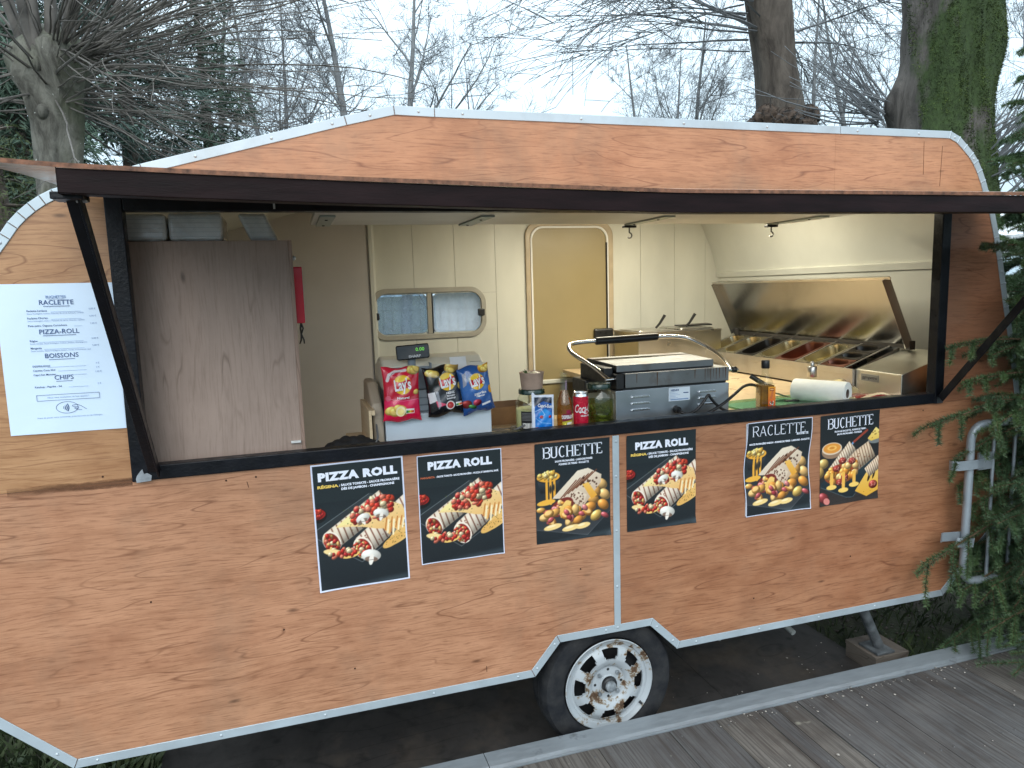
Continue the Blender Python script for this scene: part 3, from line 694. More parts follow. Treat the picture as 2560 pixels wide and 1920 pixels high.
for x0, x1 in es:
    p_ = [(-.152,DZ-.006),(-.152,DZ+.0045),(-.148,DZ+.0045),(-.1475,DZ+.0015),(-.130,DZ+.0065),(-.052,DZ+.0065),(-.050,DZ+.0045),(-.050,.02),(-.0535,.02),(-.0535,DZ-.001),(-.146,DZ-.003),(-.148,DZ-.006)]
    MB().prism(p_, x0, x1, 'yz').build('edge_strip', at_.m, deck)
# small stones, crumbs and needles on the deck and boards
def scatter_stones(n, fx, fy, fz, s0, s1, rng):
    ico = np.array([(0,0,1),(.9,0,.3),(.28,.85,.35),(-.72,.53,.3),(-.72,-.53,.35),(.28,-.85,.3),(0,0,-.3)])
    fc = np.array([(0,1,2),(0,2,3),(0,3,4),(0,4,5),(0,5,1),(6,2,1),(6,3,2),(6,4,3),(6,5,4),(6,1,5)])
    V = []; F = []
    for i in range(n):
        a = rng.uniform(0, 6.28); s = rng.uniform(s0, s1)*rng.uniform(.5, 1.); c, sn = math.cos(a), math.sin(a)
        p = ico*(1+rng.uniform(-.28,.28,ico.shape))*np.array([s, s*rng.uniform(.6,1), s*rng.uniform(.4,.8)])
        p = np.stack([p[:,0]*c-p[:,1]*sn, p[:,0]*sn+p[:,1]*c, p[:,2]], 1)+np.array([fx(rng), fy(rng), 0]); p[:,2] += fz
        V.append(p); F.append(fc+i*7)
    return np.concatenate(V), np.concatenate(F)
rng = np.random.default_rng(5)
v1, f1 = scatter_stones(90, lambda r: r.uniform(.3,2.4), lambda r: -.158-abs(r.normal(0,.035)), DZ+.003, .003, .0075, rng)
v2, f2 = scatter_stones(70, lambda r: r.uniform(-.6,2.4), lambda r: r.uniform(-.75,-.17), DZ+.003, .003, .009, rng)
v3, f3 = scatter_stones(40, lambda r: r.uniform(.4,1.4), lambda r: r.uniform(-.02,.45), .001, .003, .008, rng)
st_ = put('pebbles', np_mesh('pebbles', np.concatenate([v1,v2,v3]), np.concatenate([f1,f2+len(v1),f3+len(v1)+len(v2)])), None, plain('pale_pebble', (.46,.42,.37), .9, 0, .3, 80))
tag(st_, 'pale pebbles strewn on the deck and along its edge strip', 'pebbles', kind='stuff')
# gravel and grass
v1, f1 = scatter_stones(2600, lambda r: r.uniform(1.43,3.4), lambda r: r.uniform(-.05,1.9), -.022, .006, .02, rng)
gv = put('gravel', np_mesh('gravel', v1, f1), None, plain('grey_gravel', (.14,.125,.11), .9, 0, .4, 30, col2=(.05,.045,.04))); tag(gv, 'grey gravel on the ground past the plywood sheets', 'gravel', kind='stuff')
def blades(n, fx, fy, h0, h1, z, rng, w=.0028):
    x = fx(n); y = fy(n); h = rng.uniform(h0, h1, n); a = rng.uniform(0, 6.283, n); l = rng.uniform(.2, .9, n)*h
    p0 = np.stack([x-w*np.sin(a), y+w*np.cos(a), np.full(n, z)], 1); p1 = np.stack([x+w*np.sin(a), y-w*np.cos(a), np.full(n, z)], 1)
    m = np.stack([x+.35*l*np.cos(a), y+.35*l*np.sin(a), z+.6*h], 1); t = np.stack([x+l*np.cos(a), y+l*np.sin(a), z+h*.9], 1)
    V = np.stack([p0,p1,m,t], 1).reshape(-1,3); b = np.arange(n)*4
    F = np.concatenate([np.stack([b,b+1,b+2],1), np.stack([b,b+2,b+3],1), np.stack([b+1,b+3,b+2],1)])
    return V, F
v1, f1 = blades(16000, lambda n: rng.uniform(-3.6,-1.73,n), lambda n: rng.uniform(-.6,2.6,n), .04, .13, -.022, rng)
v2, f2 = blades(3500, lambda n: rng.uniform(1.45,3.5,n), lambda n: rng.uniform(.2,2.6,n), .03, .09, -.022, rng)
gr = put('grass', np_mesh('grass', np.concatenate([v1,v2]), np.concatenate([f1,f2+len(v1)])), None, plain('grass_blades', (.055,.085,.022), .7, 0, .4, 3, col2=(.018,.032,.010))); tag(gr, 'short rough grass around the caravan ends', 'grass', kind='stuff')
# ================================================================== printed pictures (ink colours worked out point by point)
class Cv:
    """a little picture painter; unit = picture width, y runs downwards"""
    def __init__(s, nx, ny, bg, asp):
        s.nx, s.ny = nx*2, ny*2; s.asp = asp
        s.X, s.Y = np.meshgrid((np.arange(s.nx)+.5)/s.nx, (np.arange(s.ny)+.5)/s.ny*asp)
        s.a = np.ones((s.ny, s.nx, 3))*np.array(bg, float); s.px = 1.0/s.nx; s.rng = np.random.default_rng(3)
    def blend(s, m, col): m = np.clip(m, 0, 1)[..., None]; s.a = s.a*(1-m)+np.asarray(col, float)*m
    def vgrad(s, c0, c1, y0=0, y1=None):
        y1 = y1 or s.asp; t = np.clip((s.Y-y0)/(y1-y0), 0, 1)[..., None]; m = ((s.Y >= y0)*1.)[..., None]
        s.a = s.a*(1-m)+m*(np.array(c0)*(1-t)+np.array(c1)*t)
    def inside(s, pts):
        m = np.zeros(s.X.shape, bool); n = len(pts)
        for i in range(n):
            (x0, y0), (x1, y1) = pts[i], pts[(i+1) % n]
            if y0 == y1: continue
            c = ((y0 > s.Y) != (y1 > s.Y)) & (s.X < (x1-x0)*(s.Y-y0)/(y1-y0)+x0); m ^= c
        return m
    def poly(s, pts, col, col2=None, d=(0,1), al=1.):
        m = s.inside(pts)*al
        if col2 is not None:
            q = np.array([p[0]*d[0]+p[1]*d[1] for p in pts]); t = np.clip(((s.X*d[0]+s.Y*d[1])-q.min())/(q.max()-q.min()+1e-9), 0, 1)[..., None]
            c = np.array(col)*(1-t)+np.array(col2)*t; s.a = s.a*(1-m[..., None])+c*m[..., None]
        else: s.blend(m, col)
    def local(s, cx, cy, rx, ry, rot):
        c, sn = math.cos(R(rot)), math.sin(R(rot)); dx, dy = s.X-cx, s.Y-cy
        return (dx*c+dy*sn)/rx, (-dx*sn+dy*c)/ry
    def ball(s, cx, cy, rx, ry, rot, col, hl=.35, sh=.55):
        u, v = s.local(cx, cy, rx, ry, rot); r2 = u*u+v*v; m = np.clip((1-np.sqrt(r2))*min(rx, ry)/s.px+.5, 0, 1)
        z = np.sqrt(np.clip(1-r2, 0, 1)); c, sn = math.cos(R(rot)), math.sin(R(rot)); nx, ny = u*c-v*sn, u*sn+v*c
        l = np.clip(-.45*nx-.6*ny+.66*z, 0, 1); k = (1-sh)+sh*1.15*l
        c3 = np.array(col)[None, None]*k[..., None]+255*hl*(np.clip(l, 0, 1)**14)[..., None]
        s.a = s.a*(1-m[..., None])+c3*m[..., None]
    def flat(s, cx, cy, rx, ry, rot, col, al=1., soft=0.):
        u, v = s.local(cx, cy, rx, ry, rot); r = np.sqrt(u*u+v*v); w = min(rx, ry)/(s.px*(1+soft*60)); s.blend(np.clip((1-r)*w+.5, 0, 1)*al, col)
    def caps(s, x0, y0, x1, y1, r0, r1, col, stripes=0, sc=(110,60,35), slant=.5, hl=.1, spots=0):
        dx, dy = x1-x0, y1-y0; L_ = math.hypot(dx, dy); ux, uy = dx/L_, dy/L_
        t = ((s.X-x0)*ux+(s.Y-y0)*uy)/L_; q = (-(s.X-x0)*uy+(s.Y-y0)*ux)
        r = r0+(r1-r0)*np.clip(t, 0, 1); sq = q/r
        m = np.clip((1-np.abs(sq))*r/s.px+.5, 0, 1)*np.clip((t)*L_/s.px+.5, 0, 1)*np.clip((1-t)*L_/s.px+.5, 0, 1)
        z = np.sqrt(np.clip(1-sq*sq, 0, 1)); sg = -1 if ux >= 0 else 1
        l = np.clip(.62*z-.5*sq*(1 if ux > 0 else -1), 0, 1); c3 = np.array(col)[None, None]*(.60+.52*l)[..., None]
        if stripes:
            ph = (t+slant*sq*r/L_)*stripes; st = np.clip((.16-np.abs((ph % 1)-.5))*12, 0, 1)*(z > .25)
            c3 = c3*(1-st[..., None]*.85)+np.array(sc)*st[..., None]*.85*(.5+.6*l)[..., None]
        s.a = s.a*(1-m[..., None])+c3*m[..., None]
        for i in range(spots):
            tt, ss = s.rng.uniform(.1,.9), s.rng.uniform(-.8,.8); s.flat(x0+ux*L_*tt-uy*ss*(r0+(r1-r0)*tt), y0+uy*L_*tt+ux*ss*(r0+(r1-r0)*tt), s.rng.uniform(.006,.016), s.rng.uniform(.004,.010), s.rng.uniform(0,180), sc, .8)
    def line(s, pts, w, col, al=1.):
        m = np.zeros(s.X.shape)
        for (x0, y0), (x1, y1) in zip(pts[:-1], pts[1:]):
            dx, dy = x1-x0, y1-y0; t = np.clip(((s.X-x0)*dx+(s.Y-y0)*dy)/(dx*dx+dy*dy+1e-12), 0, 1)
            m = np.maximum(m, np.clip((w/2-np.hypot(s.X-x0-t*dx, s.Y-y0-t*dy))/s.px+.5, 0, 1))
        s.blend(m*al, col)
    def dots(s, n, x0, y0, x1, y1, r, col, al=.9):
        for i in range(n): s.flat(s.rng.uniform(x0,x1), s.rng.uniform(y0,y1), r*s.rng.uniform(.5,1.2), r*s.rng.uniform(.4,1.), s.rng.uniform(0,180), col, al)
    def chunks(s, n, cx, cy, rx, ry, r, cols, rot=0):
        for i in range(n):
            a, q = s.rng.uniform(0, 6.28), math.sqrt(s.rng.uniform(0, 1)); u, v = q*math.cos(a)*rx, q*math.sin(a)*ry
            c, sn = math.cos(R(rot)), math.sin(R(rot)); s.ball(cx+u*c-v*sn, cy+u*sn+v*c, r*s.rng.uniform(.6,1.3), r*s.rng.uniform(.5,1.), s.rng.uniform(0,180), cols[s.rng.integers(len(cols))], .25)
    def grain(s, amt): s.a = s.a+s.rng.normal(0, amt, s.a.shape[:2])[..., None]
    def points(s):
        b = np.clip(s.a, 0, 255).reshape(s.ny//2, 2, s.nx//2, 2, 3).mean((1, 3)); return s2l(b)   # row 0 = top

RED = [(200,45,35),(215,70,45),(180,40,40),(226,120,95),(235,210,165)]
def mushroom(c, x, y, k, rot):
    c.ball(x, y, .075*k, .048*k, rot, (242,238,228), .1, .25); c.flat(x, y+.030*k, .05*k, .022*k, rot, (120,95,80), .85); c.flat(x, y+.032*k, .018*k, .045*k, rot, (240,232,220), 1); c.line([(x-.045*k,y+.036*k),(x+.045*k,y+.036*k)], .004, (60,40,32))
def pic_pizza(mush, asp):
    c = Cv(150, int(150*asp), (30,40,44), asp); k = asp
    c.vgrad((26,35,40), (40,50,54), .3*k, .62*k); c.vgrad((36,44,48), (24,31,36), .62*k, k)
    y0 = .25*k
    c.poly([(-.05,y0+.42),(.62,y0+.02),(1.08,y0+.30),(1.08,y0+.42),(.48,y0+.80)], (52,58,62), (26,30,33)); c.line([(-.05,y0+.42),(.48,y0+.80),(1.08,y0+.42)], .006, (108,114,118)); c.line([(-.05,y0+.41),(.60,y0+.03)], .006, (120,128,130))
    c.flat(.03, y0+.21, .11, .085, 0, (18,20,22)); c.flat(.03, y0+.195, .095, .06, 0, (150,28,24)); c.chunks(24, .03, y0+.195, .075, .045, .022, RED[:3])
    c.flat(.98, y0+.50, .26, .075, -35, (232,186,110)); c.flat(.84, y0+.60, .14, .05, -30, (226,176,98)); c.dots(60, .70, y0+.42, 1., y0+.64, .006, (60,50,20))
    c.caps(.18, y0+.50, .78, y0+.10, .115, .115, (238,222,200), 11, (120,62,40), .3); c.caps(.50, y0+.62, 1.06, y0+.18, .125, .125, (240,224,204), 11, (120,58,38), .3, spots=10)
    # sauce over the middle
    c.poly([(.22,y0+.37),(.30,y0+.30),(.60,y0+.10),(.80,y0+.13),(.96,y0+.20),(1.0,y0+.34),(.90,y0+.50),(.84,y0+.44),(.80,y0+.53),(.74,y0+.45),(.66,y0+.44),(.52,y0+.40),(.40,y0+.38)], (248,226,168), (232,176,104), (.4,1))
    c.poly([(.24,y0+.36),(.32,y0+.29),(.58,y0+.12),(.66,y0+.16),(.42,y0+.34)], (250,240,190), (245,225,150)); c.dots(46, .28, y0+.18, .92, y0+.42, .006, (70,80,25))
    for x_, l_ in ((.80,.14),(.86,.17),(.92,.12),(.97,.10)): c.line([(x_,y0+.36),(x_-.02,y0+.36+l_)], .020, (250,232,190)); c.line([(x_-.02,y0+.33),(x_-.045,y0+.33+l_)], .012, (190,110,40))
    c.chunks(100, .64, y0+.22, .25, .12, .036, RED, -20)
    if mush: mushroom(c, .52, y0+.30, 1.05, -24); mushroom(c, .72, y0+.27, 1.15, 14)
    # open ends with filling
    for (x_, y_, rx, ry, rt_) in ((.17,y0+.52,.125,.09,62),(.50,y0+.64,.135,.10,66)):
        c.flat(x_, y_, rx, ry, rt_, (245,232,214)); c.flat(x_, y_+.004, rx*.87, ry*.84, rt_, (120,34,24)); c.chunks(46, x_-.005, y_+.01, rx*.78, ry*.74, .027, RED+[(240,190,110)], rt_)
    c.flat(.18, y0+.645, .11, .035, 14, (244,214,150)); c.flat(.36, y0+.70, .10, .034, -8, (240,196,110)); c.chunks(22, .28, y0+.67, .14, .05, .030, RED)
    if mush: mushroom(c, .58, y0+.74, 1.45, 12)
    c.flat(.80, k*.975, .5, .02, -4, (120,140,150), .35, .3)
    c.grain(2.5); return c
def pic_raclette(asp):
    c = Cv(150, int(150*asp), (28,37,42), asp); k = asp; y0 = .29*k
    c.vgrad((28,36,41), (44,52,56), .32*k, .72*k); c.vgrad((40,47,51), (26,33,38), .72*k, k)
    c.poly([(-.05,y0+.52),(.25,y0+.45),(1.05,y0+.50),(.68,y0+.86),(-.05,y0+.70)], (46,50,54), (58,62,66)); c.line([(-.05,y0+.70),(.68,y0+.86),(1.05,y0+.52)], .005, (96,100,104))
    c.poly([(.02,y0+.06),(.33,y0+.06),(.29,y0+.26),(.07,y0+.26)], (66,74,82), (20,24,28)); c.flat(.175, y0+.065, .165, .075, 0, (30,34,40)); c.flat(.175, y0+.062, .15, .062, 0, (236,170,60)); c.chunks(26, .175, y0+.05, .12, .045, .034, [(250,205,105),(244,188,80),(252,222,150)])
    for x_, l_ in ((.15,.26),(.20,.30),(.25,.22)): c.line([(x_,y0+.10),(x_,y0+.10+l_)], .030, (238,172,62))
    c.flat(.14, y0+.38, .12, .035, -6, (240,180,70)); c.flat(.20, y0+.22, .012, .055, 0, (30,34,38)); c.flat(.245, y0+.20, .010, .045, 0, (30,34,38))
    POT = [(248,180,92),(240,160,70),(252,200,124)]
    for x_, y_ in ((.88,y0+.22),(.92,y0+.36),(.76,y0+.40),(.80,y0+.30),(.90,y0+.49),(.72,y0+.50)): c.ball(x_, y_, .085, .062, c.rng.uniform(0,180), POT[c.rng.integers(3)], .25)
    # wrap
    c.poly([(.56,y0+.02),(.70,y0+.0),(.88,y0+.10),(.87,y0+.20),(.60,y0+.52),(.42,y0+.36),(.22,y0+.34)], (238,224,202), (196,170,145), (.5,1))
    for i in range(6): x_ = .34+i*.055; c.line([(x_-.02,y0+.36-i*.03),(x_+.20,y0+.14-i*.022)], .014, (110,62,40))
    c.dots(22, .60, y0+.12, .84, y0+.26, .016, (66,34,22)); c.poly([(.40,y0+.36),(.56,y0+.27),(.68,y0+.34),(.60,y0+.53)], (232,214,190), (204,180,156)); c.dots(26, .46, y0+.30, .64, y0+.48, .014, (84,44,30))
    c.poly([(.62,y0+.20),(.70,y0+.18),(.82,y0+.36),(.74,y0+.40)], (242,192,96), (226,160,56))
    c.flat(.34, y0+.46, .17, .10, -28, (120,44,36)); MEAT = [(204,92,96),(176,62,70),(222,130,128)]
    c.chunks(26, .34, y0+.45, .14, .08, .036, MEAT+POT, -28)
    c.poly([(.30,y0+.50),(.40,y0+.38),(.47,y0+.40),(.43,y0+.55),(.33,y0+.60)], (246,206,120), (236,180,84))
    for i in range(26):
        x_, y_ = c.rng.uniform(.10,.80), c.rng.uniform(.50,.68); 
        if c.rng.random() < .42: c.ball(x_, y0+y_, .048, .032, c.rng.uniform(0,180), MEAT[c.rng.integers(3)], .3)
        else:
            ra = c.rng.uniform(0,180); pc_ = POT[c.rng.integers(3)]; c.ball(x_, y0+y_, .068, .050, ra, pc_, .12)
            if c.rng.random() < .6: c.flat(x_-.010, y0+y_-.012, .048, .026, ra, (254,214,140), .8)
    for x_, y_, rx in ((.22,.70,.12),(.46,.74,.12),(.62,.73,.10)): c.flat(x_, y0+y_, rx, .036, -8, (246,212,140)); c.flat(x_-.02, y0+y_-.012, rx*.5, .014, -8, (254,236,190), .8)
    c.ball(.80, y0+.62, .085, .06, -35, (240,196,104)); c.ball(.92, y0+.63, .06, .032, 30, MEAT[0]); c.ball(.07, y0+.47, .06, .035, 0, POT[0])
    c.flat(.78, k*.975, .5, .02, -4, (120,140,150), .3, .3); c.grain(2.5); return c
def pic_chorizo(asp):
    c = Cv(150, int(150*asp), (30,36,40), asp); k = asp; y0 = .27*k
    c.vgrad((30,34,38), (52,46,44), .28*k, k)
    for i in range(9): c.line([(-.1,y0+.15+i*.13),(1.1,y0-.02+i*.14)], .004, (32,28,27), .6)
    c.poly([(.02,y0+.60),(.30,y0+.45),(1.02,y0+.34),(1.02,y0+.40),(.56,y0+.86),(.45,y0+.85),(.02,y0+.66)], (40,58,66), (24,34,40)); c.line([(.02,y0+.66),(.45,y0+.85),(.56,y0+.86),(1.02,y0+.40)], .006, (92,112,120))
    c.flat(.20, y0+.17, .17, .10, 0, (150,120,96)); c.flat(.20, y0+.13, .165, .085, 0, (226,206,180)); c.flat(.20, y0+.125, .145, .07, 0, (226,150,62)); c.flat(.20, y0+.12, .08, .035, 0, (244,190,100)); c.flat(.20, y0+.12, .045, .018, 0, (214,136,50))
    c.line([(.40,y0+.22),(.58,y0+.06)], .030, (110,150,190)); c.line([(.57,y0+.07),(.79,y0-.07)], .034, (150,64,48)); c.flat(.93, y0+.08, .12, .05, 0, (120,126,126)); c.poly([(.80,y0+.05),(.94,y0-.10),(1.02,y0-.04),(1.02,y0+.06),(.86,y0+.09)], (246,226,140), (232,190,84)); c.dots(7, .88, y0-.05, 1., y0+.05, .013, (150,110,50))
    c.ball(.06, y0+.33, .085, .07, 0, (228,190,110)); c.ball(.0, y0+.45, .07, .08, 0, (220,176,96))
    c.caps(.30, y0+.52, .88, y0+.20, .15, .13, (226,202,172), 14, (118,62,34), .2, spots=18); c.caps(.18, y0+.46, .55, y0+.12, .06, .09, (238,220,194), 12, (124,66,38), .35)
    c.flat(.36, y0+.50, .28, .14, -6, (150,70,34)); PO = [(250,178,82),(242,156,60),(252,202,126)]; CH = [(176,62,52),(196,84,70)]
    for i in range(26): c.ball(c.rng.uniform(.12,.62), y0+c.rng.uniform(.38,.62), .06, .048, c.rng.uniform(0,180), PO[c.rng.integers(3)], .3)
    for x_, y_ in ((.28,.42),(.42,.56),(.54,.34),(.38,.32),(.34,.62)): c.ball(x_, y0+y_, .064, .048, 0, CH[0], .15); c.dots(7, x_-.04, y0+y_-.03, x_+.04, y0+y_+.03, .009, (232,170,150))
    for x_, y_ in ((.20,.68),(.40,.74),(.58,.68)): c.line([(x_,y0+.50),(x_,y0+y_)], .052, (240,184,84)); c.flat(x_, y0+y_, .085, .034, 0, (248,206,110))
    c.poly([(.60,y0+.78),(.80,y0+.52),(1.02,y0+.48),(1.02,y0+.80),(.80,y0+.88)], (238,196,100), (226,168,60)); c.flat(.84, y0+.60, .02, .07, 20, (50,36,26)); c.flat(.92, y0+.58, .016, .06, 20, (50,36,26)); c.ball(.91, y0+.72, .075, .06, 0, CH[0]); c.dots(8, .86, y0+.68, .96, y0+.76, .010, (232,170,150)); c.caps(.80, y0+.54, 1.04, y0+.38, .08, .09, (236,214,186), 8, (118,62,34), .2)
    c.ball(.07, y0+.82, .10, .07, 35, (160,60,62)); c.flat(.12, y0+.87, .055, .045, 35, (214,130,122)); c.dots(30, .2, y0+.8, .9, y0+.98, .006, (28,24,22)); c.grain(2.5); return c

def ink_sheet(name, c, w, h, parent, mat, fn, border=0., bcol=(214,220,240), loc=None, rot=None):
    """sheet of w x h metres whose points carry the picture's colours; fn(u,v)->(x,y,z), u right, v down"""
    P = c.points(); ny, nx = P.shape[:2]
    if border:
        bx, by = int(nx*border), int(nx*border); P = P.copy(); b = s2l(bcol); P[:by] = b; P[-by:] = b; P[:, :bx] = b; P[:, -bx:] = b
    U_, V_ = np.meshgrid(np.linspace(0,1,nx), np.linspace(0,1,ny)); x, y, z = fn(U_, V_)
    v = np.stack([x,y,z], -1).reshape(-1,3); i = np.arange(nx*ny).reshape(ny,nx)
    f = np.stack([i[1:,:-1], i[1:,1:], i[:-1,1:], i[:-1,:-1]], -1).reshape(-1,4)
    return put(name, np_mesh(name, v, f, P.reshape(-1,3), True), parent, mat, loc, rot)
POST = printed('poster_ink', .30, .35)
INKW = plain('white_ink', (.80,.84,.95), .4, 0, .03); INKY = plain('yellow_ink', (.80,.55,.12), .4, 0, .03); INKR = plain('red_ink', (.50,.13,.06), .4, 0, .03); INKN = plain('navy_ink', (.05,.10,.24), .5, 0, .05)
SERIF = {'B':([(0,'v')],),}
def serif_text(name, txt, w, h, parent, loc, mat, sw=.17, th=.07, outline=False):
    """roman capitals with serifs drawn as strokes: thick stems, thin bars, slab feet"""
    G = {'B':(.80,[('v',.14),('h',.14,.55,1.0),('h',.14,.58,.52),('h',.14,.58,.0),('c',.55,.76,.20,.24),('c',.57,.26,.22,.26)]),
         'U':(.86,[('v2',.16,.22),('v2',.70,.22),('u',.43,.24,.27,.24)]), 'C':(.84,[('C',.45,.5,.37,.5)]), 'H':(.90,[('v',.16),('v',.74),('h',.16,.74,.5)]),
         'E':(.74,[('v',.14),('h',.14,.66,1.0),('h',.14,.50,.5),('h',.14,.68,0.),('t',.64,1.0,-.20),('t',.66,0.,.22)]), 'T':(.84,[('v',.42),('h',.04,.80,1.0),('t',.06,1.0,-.24),('t',.78,1.0,-.24)]),
         'R':(.84,[('v',.14),('h',.14,.52,1.0),('h',.14,.52,.48),('c',.52,.74,.20,.26),('d',.42,.48,.78,0.)]), 'A':(.90,[('d',.44,1.,.10,0.),('d',.44,1.,.78,0.),('h',.22,.66,.34)]), 'L':(.72,[('v',.14),('h',.14,.66,0.),('t',.64,0.,.24)])}
    tot = sum(G[c][0] for c in txt); mb = MB(); x = 0.
    sx = w/tot; sz = h
    def q(x0, z0, x1, z1): mb.add([(x0,0,z0),(x1,0,z0),(x1,0,z1),(x0,0,z1)], [(0,1,2,3)])
    def arc(cx, cz, rx, rz, a0, a1, wx, wz, n=14):
        b = len(mb.v)
        for i in range(n+1):
            a = R(a0+(a1-a0)*i/n); c_, s_ = math.cos(a), math.sin(a); mb.v += [(cx+(rx+wx/2)*c_,0,cz+(rz+wz/2)*s_),(cx+(rx-wx/2)*c_,0,cz+(rz-wz/2)*s_)]
            if i: mb.f.append((b+2*i-2, b+2*i, b+2*i+1, b+2*i-1))
    for ch in txt:
        wch, parts = G[ch]; X = lambda t: (x+t)*sx; Z = lambda t: t*sz; S = sw*sx*.9; T = th*sz
        for p in parts:
            if p[0] == 'v': q(X(p[1])-S/2, 0, X(p[1])+S/2, sz); q(X(p[1])-S*.95, 0, X(p[1])+S*.95, T*.8); q(X(p[1])-S*.95, sz-T*.8, X(p[1])+S*.95, sz)
            if p[0] == 'v2': q(X(p[1])-S/2, Z(p[2]), X(p[1])+S/2, sz); q(X(p[1])-S*.95, sz-T*.8, X(p[1])+S*.95, sz)
            if p[0] == 'h': zz = min(max(Z(p[3]), T/2), sz-T/2); q(X(p[1]), zz-T/2, X(p[2]), zz+T/2)
            if p[0] == 't': z0, z1 = sorted((Z(p[2]), Z(p[2]+p[3]))); q(X(p[1])-S*.22, z0, X(p[1])+S*.22, z1)
            if p[0] == 'c': arc(X(p[1]), Z(p[2]), p[3]*sx, Z(p[4])-T/2, -90, 90, S, T)
            if p[0] == 'u': arc(X(p[1]), Z(p[2]), p[3]*sx, Z(p[4])-T/2, 180, 360, S*.9, T)
            if p[0] == 'C': arc(X(p[1]), Z(p[2]), p[3]*sx-S/2, Z(p[4])-T/2, 48, 312, S, T, 24)
            if p[0] == 'd':
                k = S/2 if p[3] > p[1] else S*.28; mb.add([(X(p[1])-k,0,Z(p[2])),(X(p[3])-k,0,Z(p[4])),(X(p[3])+k,0,Z(p[4])),(X(p[1])+k,0,Z(p[2]))], [(0,1,2,3)]); q(X(p[3])-S*.8, 0, X(p[3])+S*.8, T*.7)
        x += wch
    for i, v in enumerate(mb.v): mb.v[i] = (v[0]-w/2, v[1], v[2]-h/2)
    return mb.build(name, mat, parent, loc=loc)

def poster(label, x0, x1, z0, z1, pic, border, kind, wave=0., tilt=0., y=-.0016):
    """paper sheet pinned flat on the plywood; local origin at its lower left corner"""
    w, h = x1-x0, z1-z0; P = thing('food_poster', label, 'poster', (x0,y,z0), (0,R(tilt),0), 'food posters under the hatch')
    def fn(u, v):
        yy = -.0020*np.clip(1-np.minimum(v, 1-v)*10, 0, 1)**2*(.5+.5*np.sin(u*9+x0*5))-wave*(.5+.5*np.sin(v*8.5+1.2))*np.exp(-((np.minimum(u,1-u))/.22)**2)
        cl = .5+.5*math.sin(x0*13); yy = yy-.0065*cl*np.clip((u-.84)/.16,0,1)**1.5*np.clip((v-.90)/.10,0,1)**1.5-.005*(1-cl)*np.clip((.16-u)/.16,0,1)**1.5*np.clip((v-.90)/.10,0,1)**1.5-.004*cl*np.clip((.14-u)/.14,0,1)**1.5*np.clip((.07-v)/.07,0,1)**1.5
        return u*w+wave*1.6*np.sin(v*7.5+.8)*(1 if wave else 0), yy, (1-v)*h
    ink_sheet('sheet', pic(h/w), w, h, P, POST, fn, border)
    MB().box(.004,.0004,.004,w-.004,.0012,h-.004).build('paper_back', plain('paper', (.7,.72,.76), .6), P)
    yt = -.0026-wave*.75; B_ = .0012
    if kind in ('regina','margarita'):
        text_on('lettering', 'PIZZA ROLL', .036, P, (w*.5,yt,h-.045 if kind == 'regina' else h-.040), INKW, offset=.0024, width=w*.86 if border and kind == 'regina' else w*.76, space=1.12)
        if kind == 'regina':
            text_on('lettering', 'RÉGINA', .0125, P, (w*.17,yt,h-.077), INKY, offset=.0007, width=w*.225); text_on('lettering', ': SAUCE TOMATE - SAUCE FROMAGÈRE', .0105, P, (w*.62,yt,h-.0765), INKW, offset=.0005, width=w*.66)
            text_on('lettering', 'DÈS DE JAMBON - CHAMPIGNONS', .0105, P, (w*.60,yt,h-.0895), INKW, offset=.0005, width=w*.58)
        else:
            text_on('lettering', 'MARGARITA', .0085, P, (w*.115,yt,h-.079), INKR, offset=.0004, width=w*.165); text_on('lettering', ': SAUCE TOMATE - SAUCE FROMAGÈRE - MOZZA ET EMMENTAL RAPÉ.', .0085, P, (w*.585,yt,h-.0785), INKW, offset=.0004, width=w*.745)
    elif kind == 'lardons':
        serif_text('lettering', 'BUCHETTE', w*.80, .042, P, (w*.5,yt,h-.036), INKW)
        text_on('lettering', 'SAUCE FROMAGÈRE - LARDONS FUMÉS', .0095, P, (w*.51,yt,h-.071), INKW, offset=.0004, width=w*.50); text_on('lettering', 'POMMES DE TERRE - RACLETTE', .0095, P, (w*.51,yt,h-.083), INKW, offset=.0004, width=w*.40)
    elif kind == 'raclette':
        serif_text('lettering', 'RACLETTE', w*.82, .042, P, (w*.5,yt,h-.037), INKW, sw=.11, th=.06)
        text_on('lettering', 'BUCHETTE', .012, P, (w*.86,yt,h-.062), INKW, offset=.0006, width=w*.18); text_on('lettering', 'SAUCE FROMAGÈRE MAISON - POMMES DE TERRE - LARDONS - RACLETTE', .0095, P, (w*.51,yt,h-.088), INKW, offset=.0005, width=w*.92)
    else:
        serif_text('lettering', 'BUCHETTE', w*.78, .044, P, (w*.5,yt,h-.037), INKW)
        text_on('lettering', 'FROMAGE RACLETTE - POMME DE TERRE -', .0095, P, (w*.50,yt,h-.072), INKW, offset=.0004, width=w*.54); text_on('lettering', 'SAUCE FROMAGÈRE - CHORIZO', .0095, P, (w*.48,yt,h-.084), INKW, offset=.0004, width=w*.42)
    return P
poster('white-bordered pizza roll poster with mushrooms, largest and leftmost under the hatch', -1.077, -.776, .850, 1.284, lambda a: pic_pizza(True, a), .022, 'regina', tilt=-.6)
poster('white-bordered pizza roll poster without mushrooms, second from the left', -.733, -.433, .895, 1.280, lambda a: pic_pizza(False, a), .018, 'margarita')
poster('borderless wrap poster with melted cheese bowl, just left of the centre strip', -.310, -.016, .9085, 1.281, pic_raclette, 0, 'lardons')
poster('borderless pizza roll poster with mushrooms, just right of the centre strip', .052, .347, .908, 1.279, lambda a: pic_pizza(True, a), 0, 'regina')
poster('wavy white-bordered raclette wrap poster, second from the right', .569, .878, .899, 1.282, pic_raclette, .016, 'raclette', wave=.004)
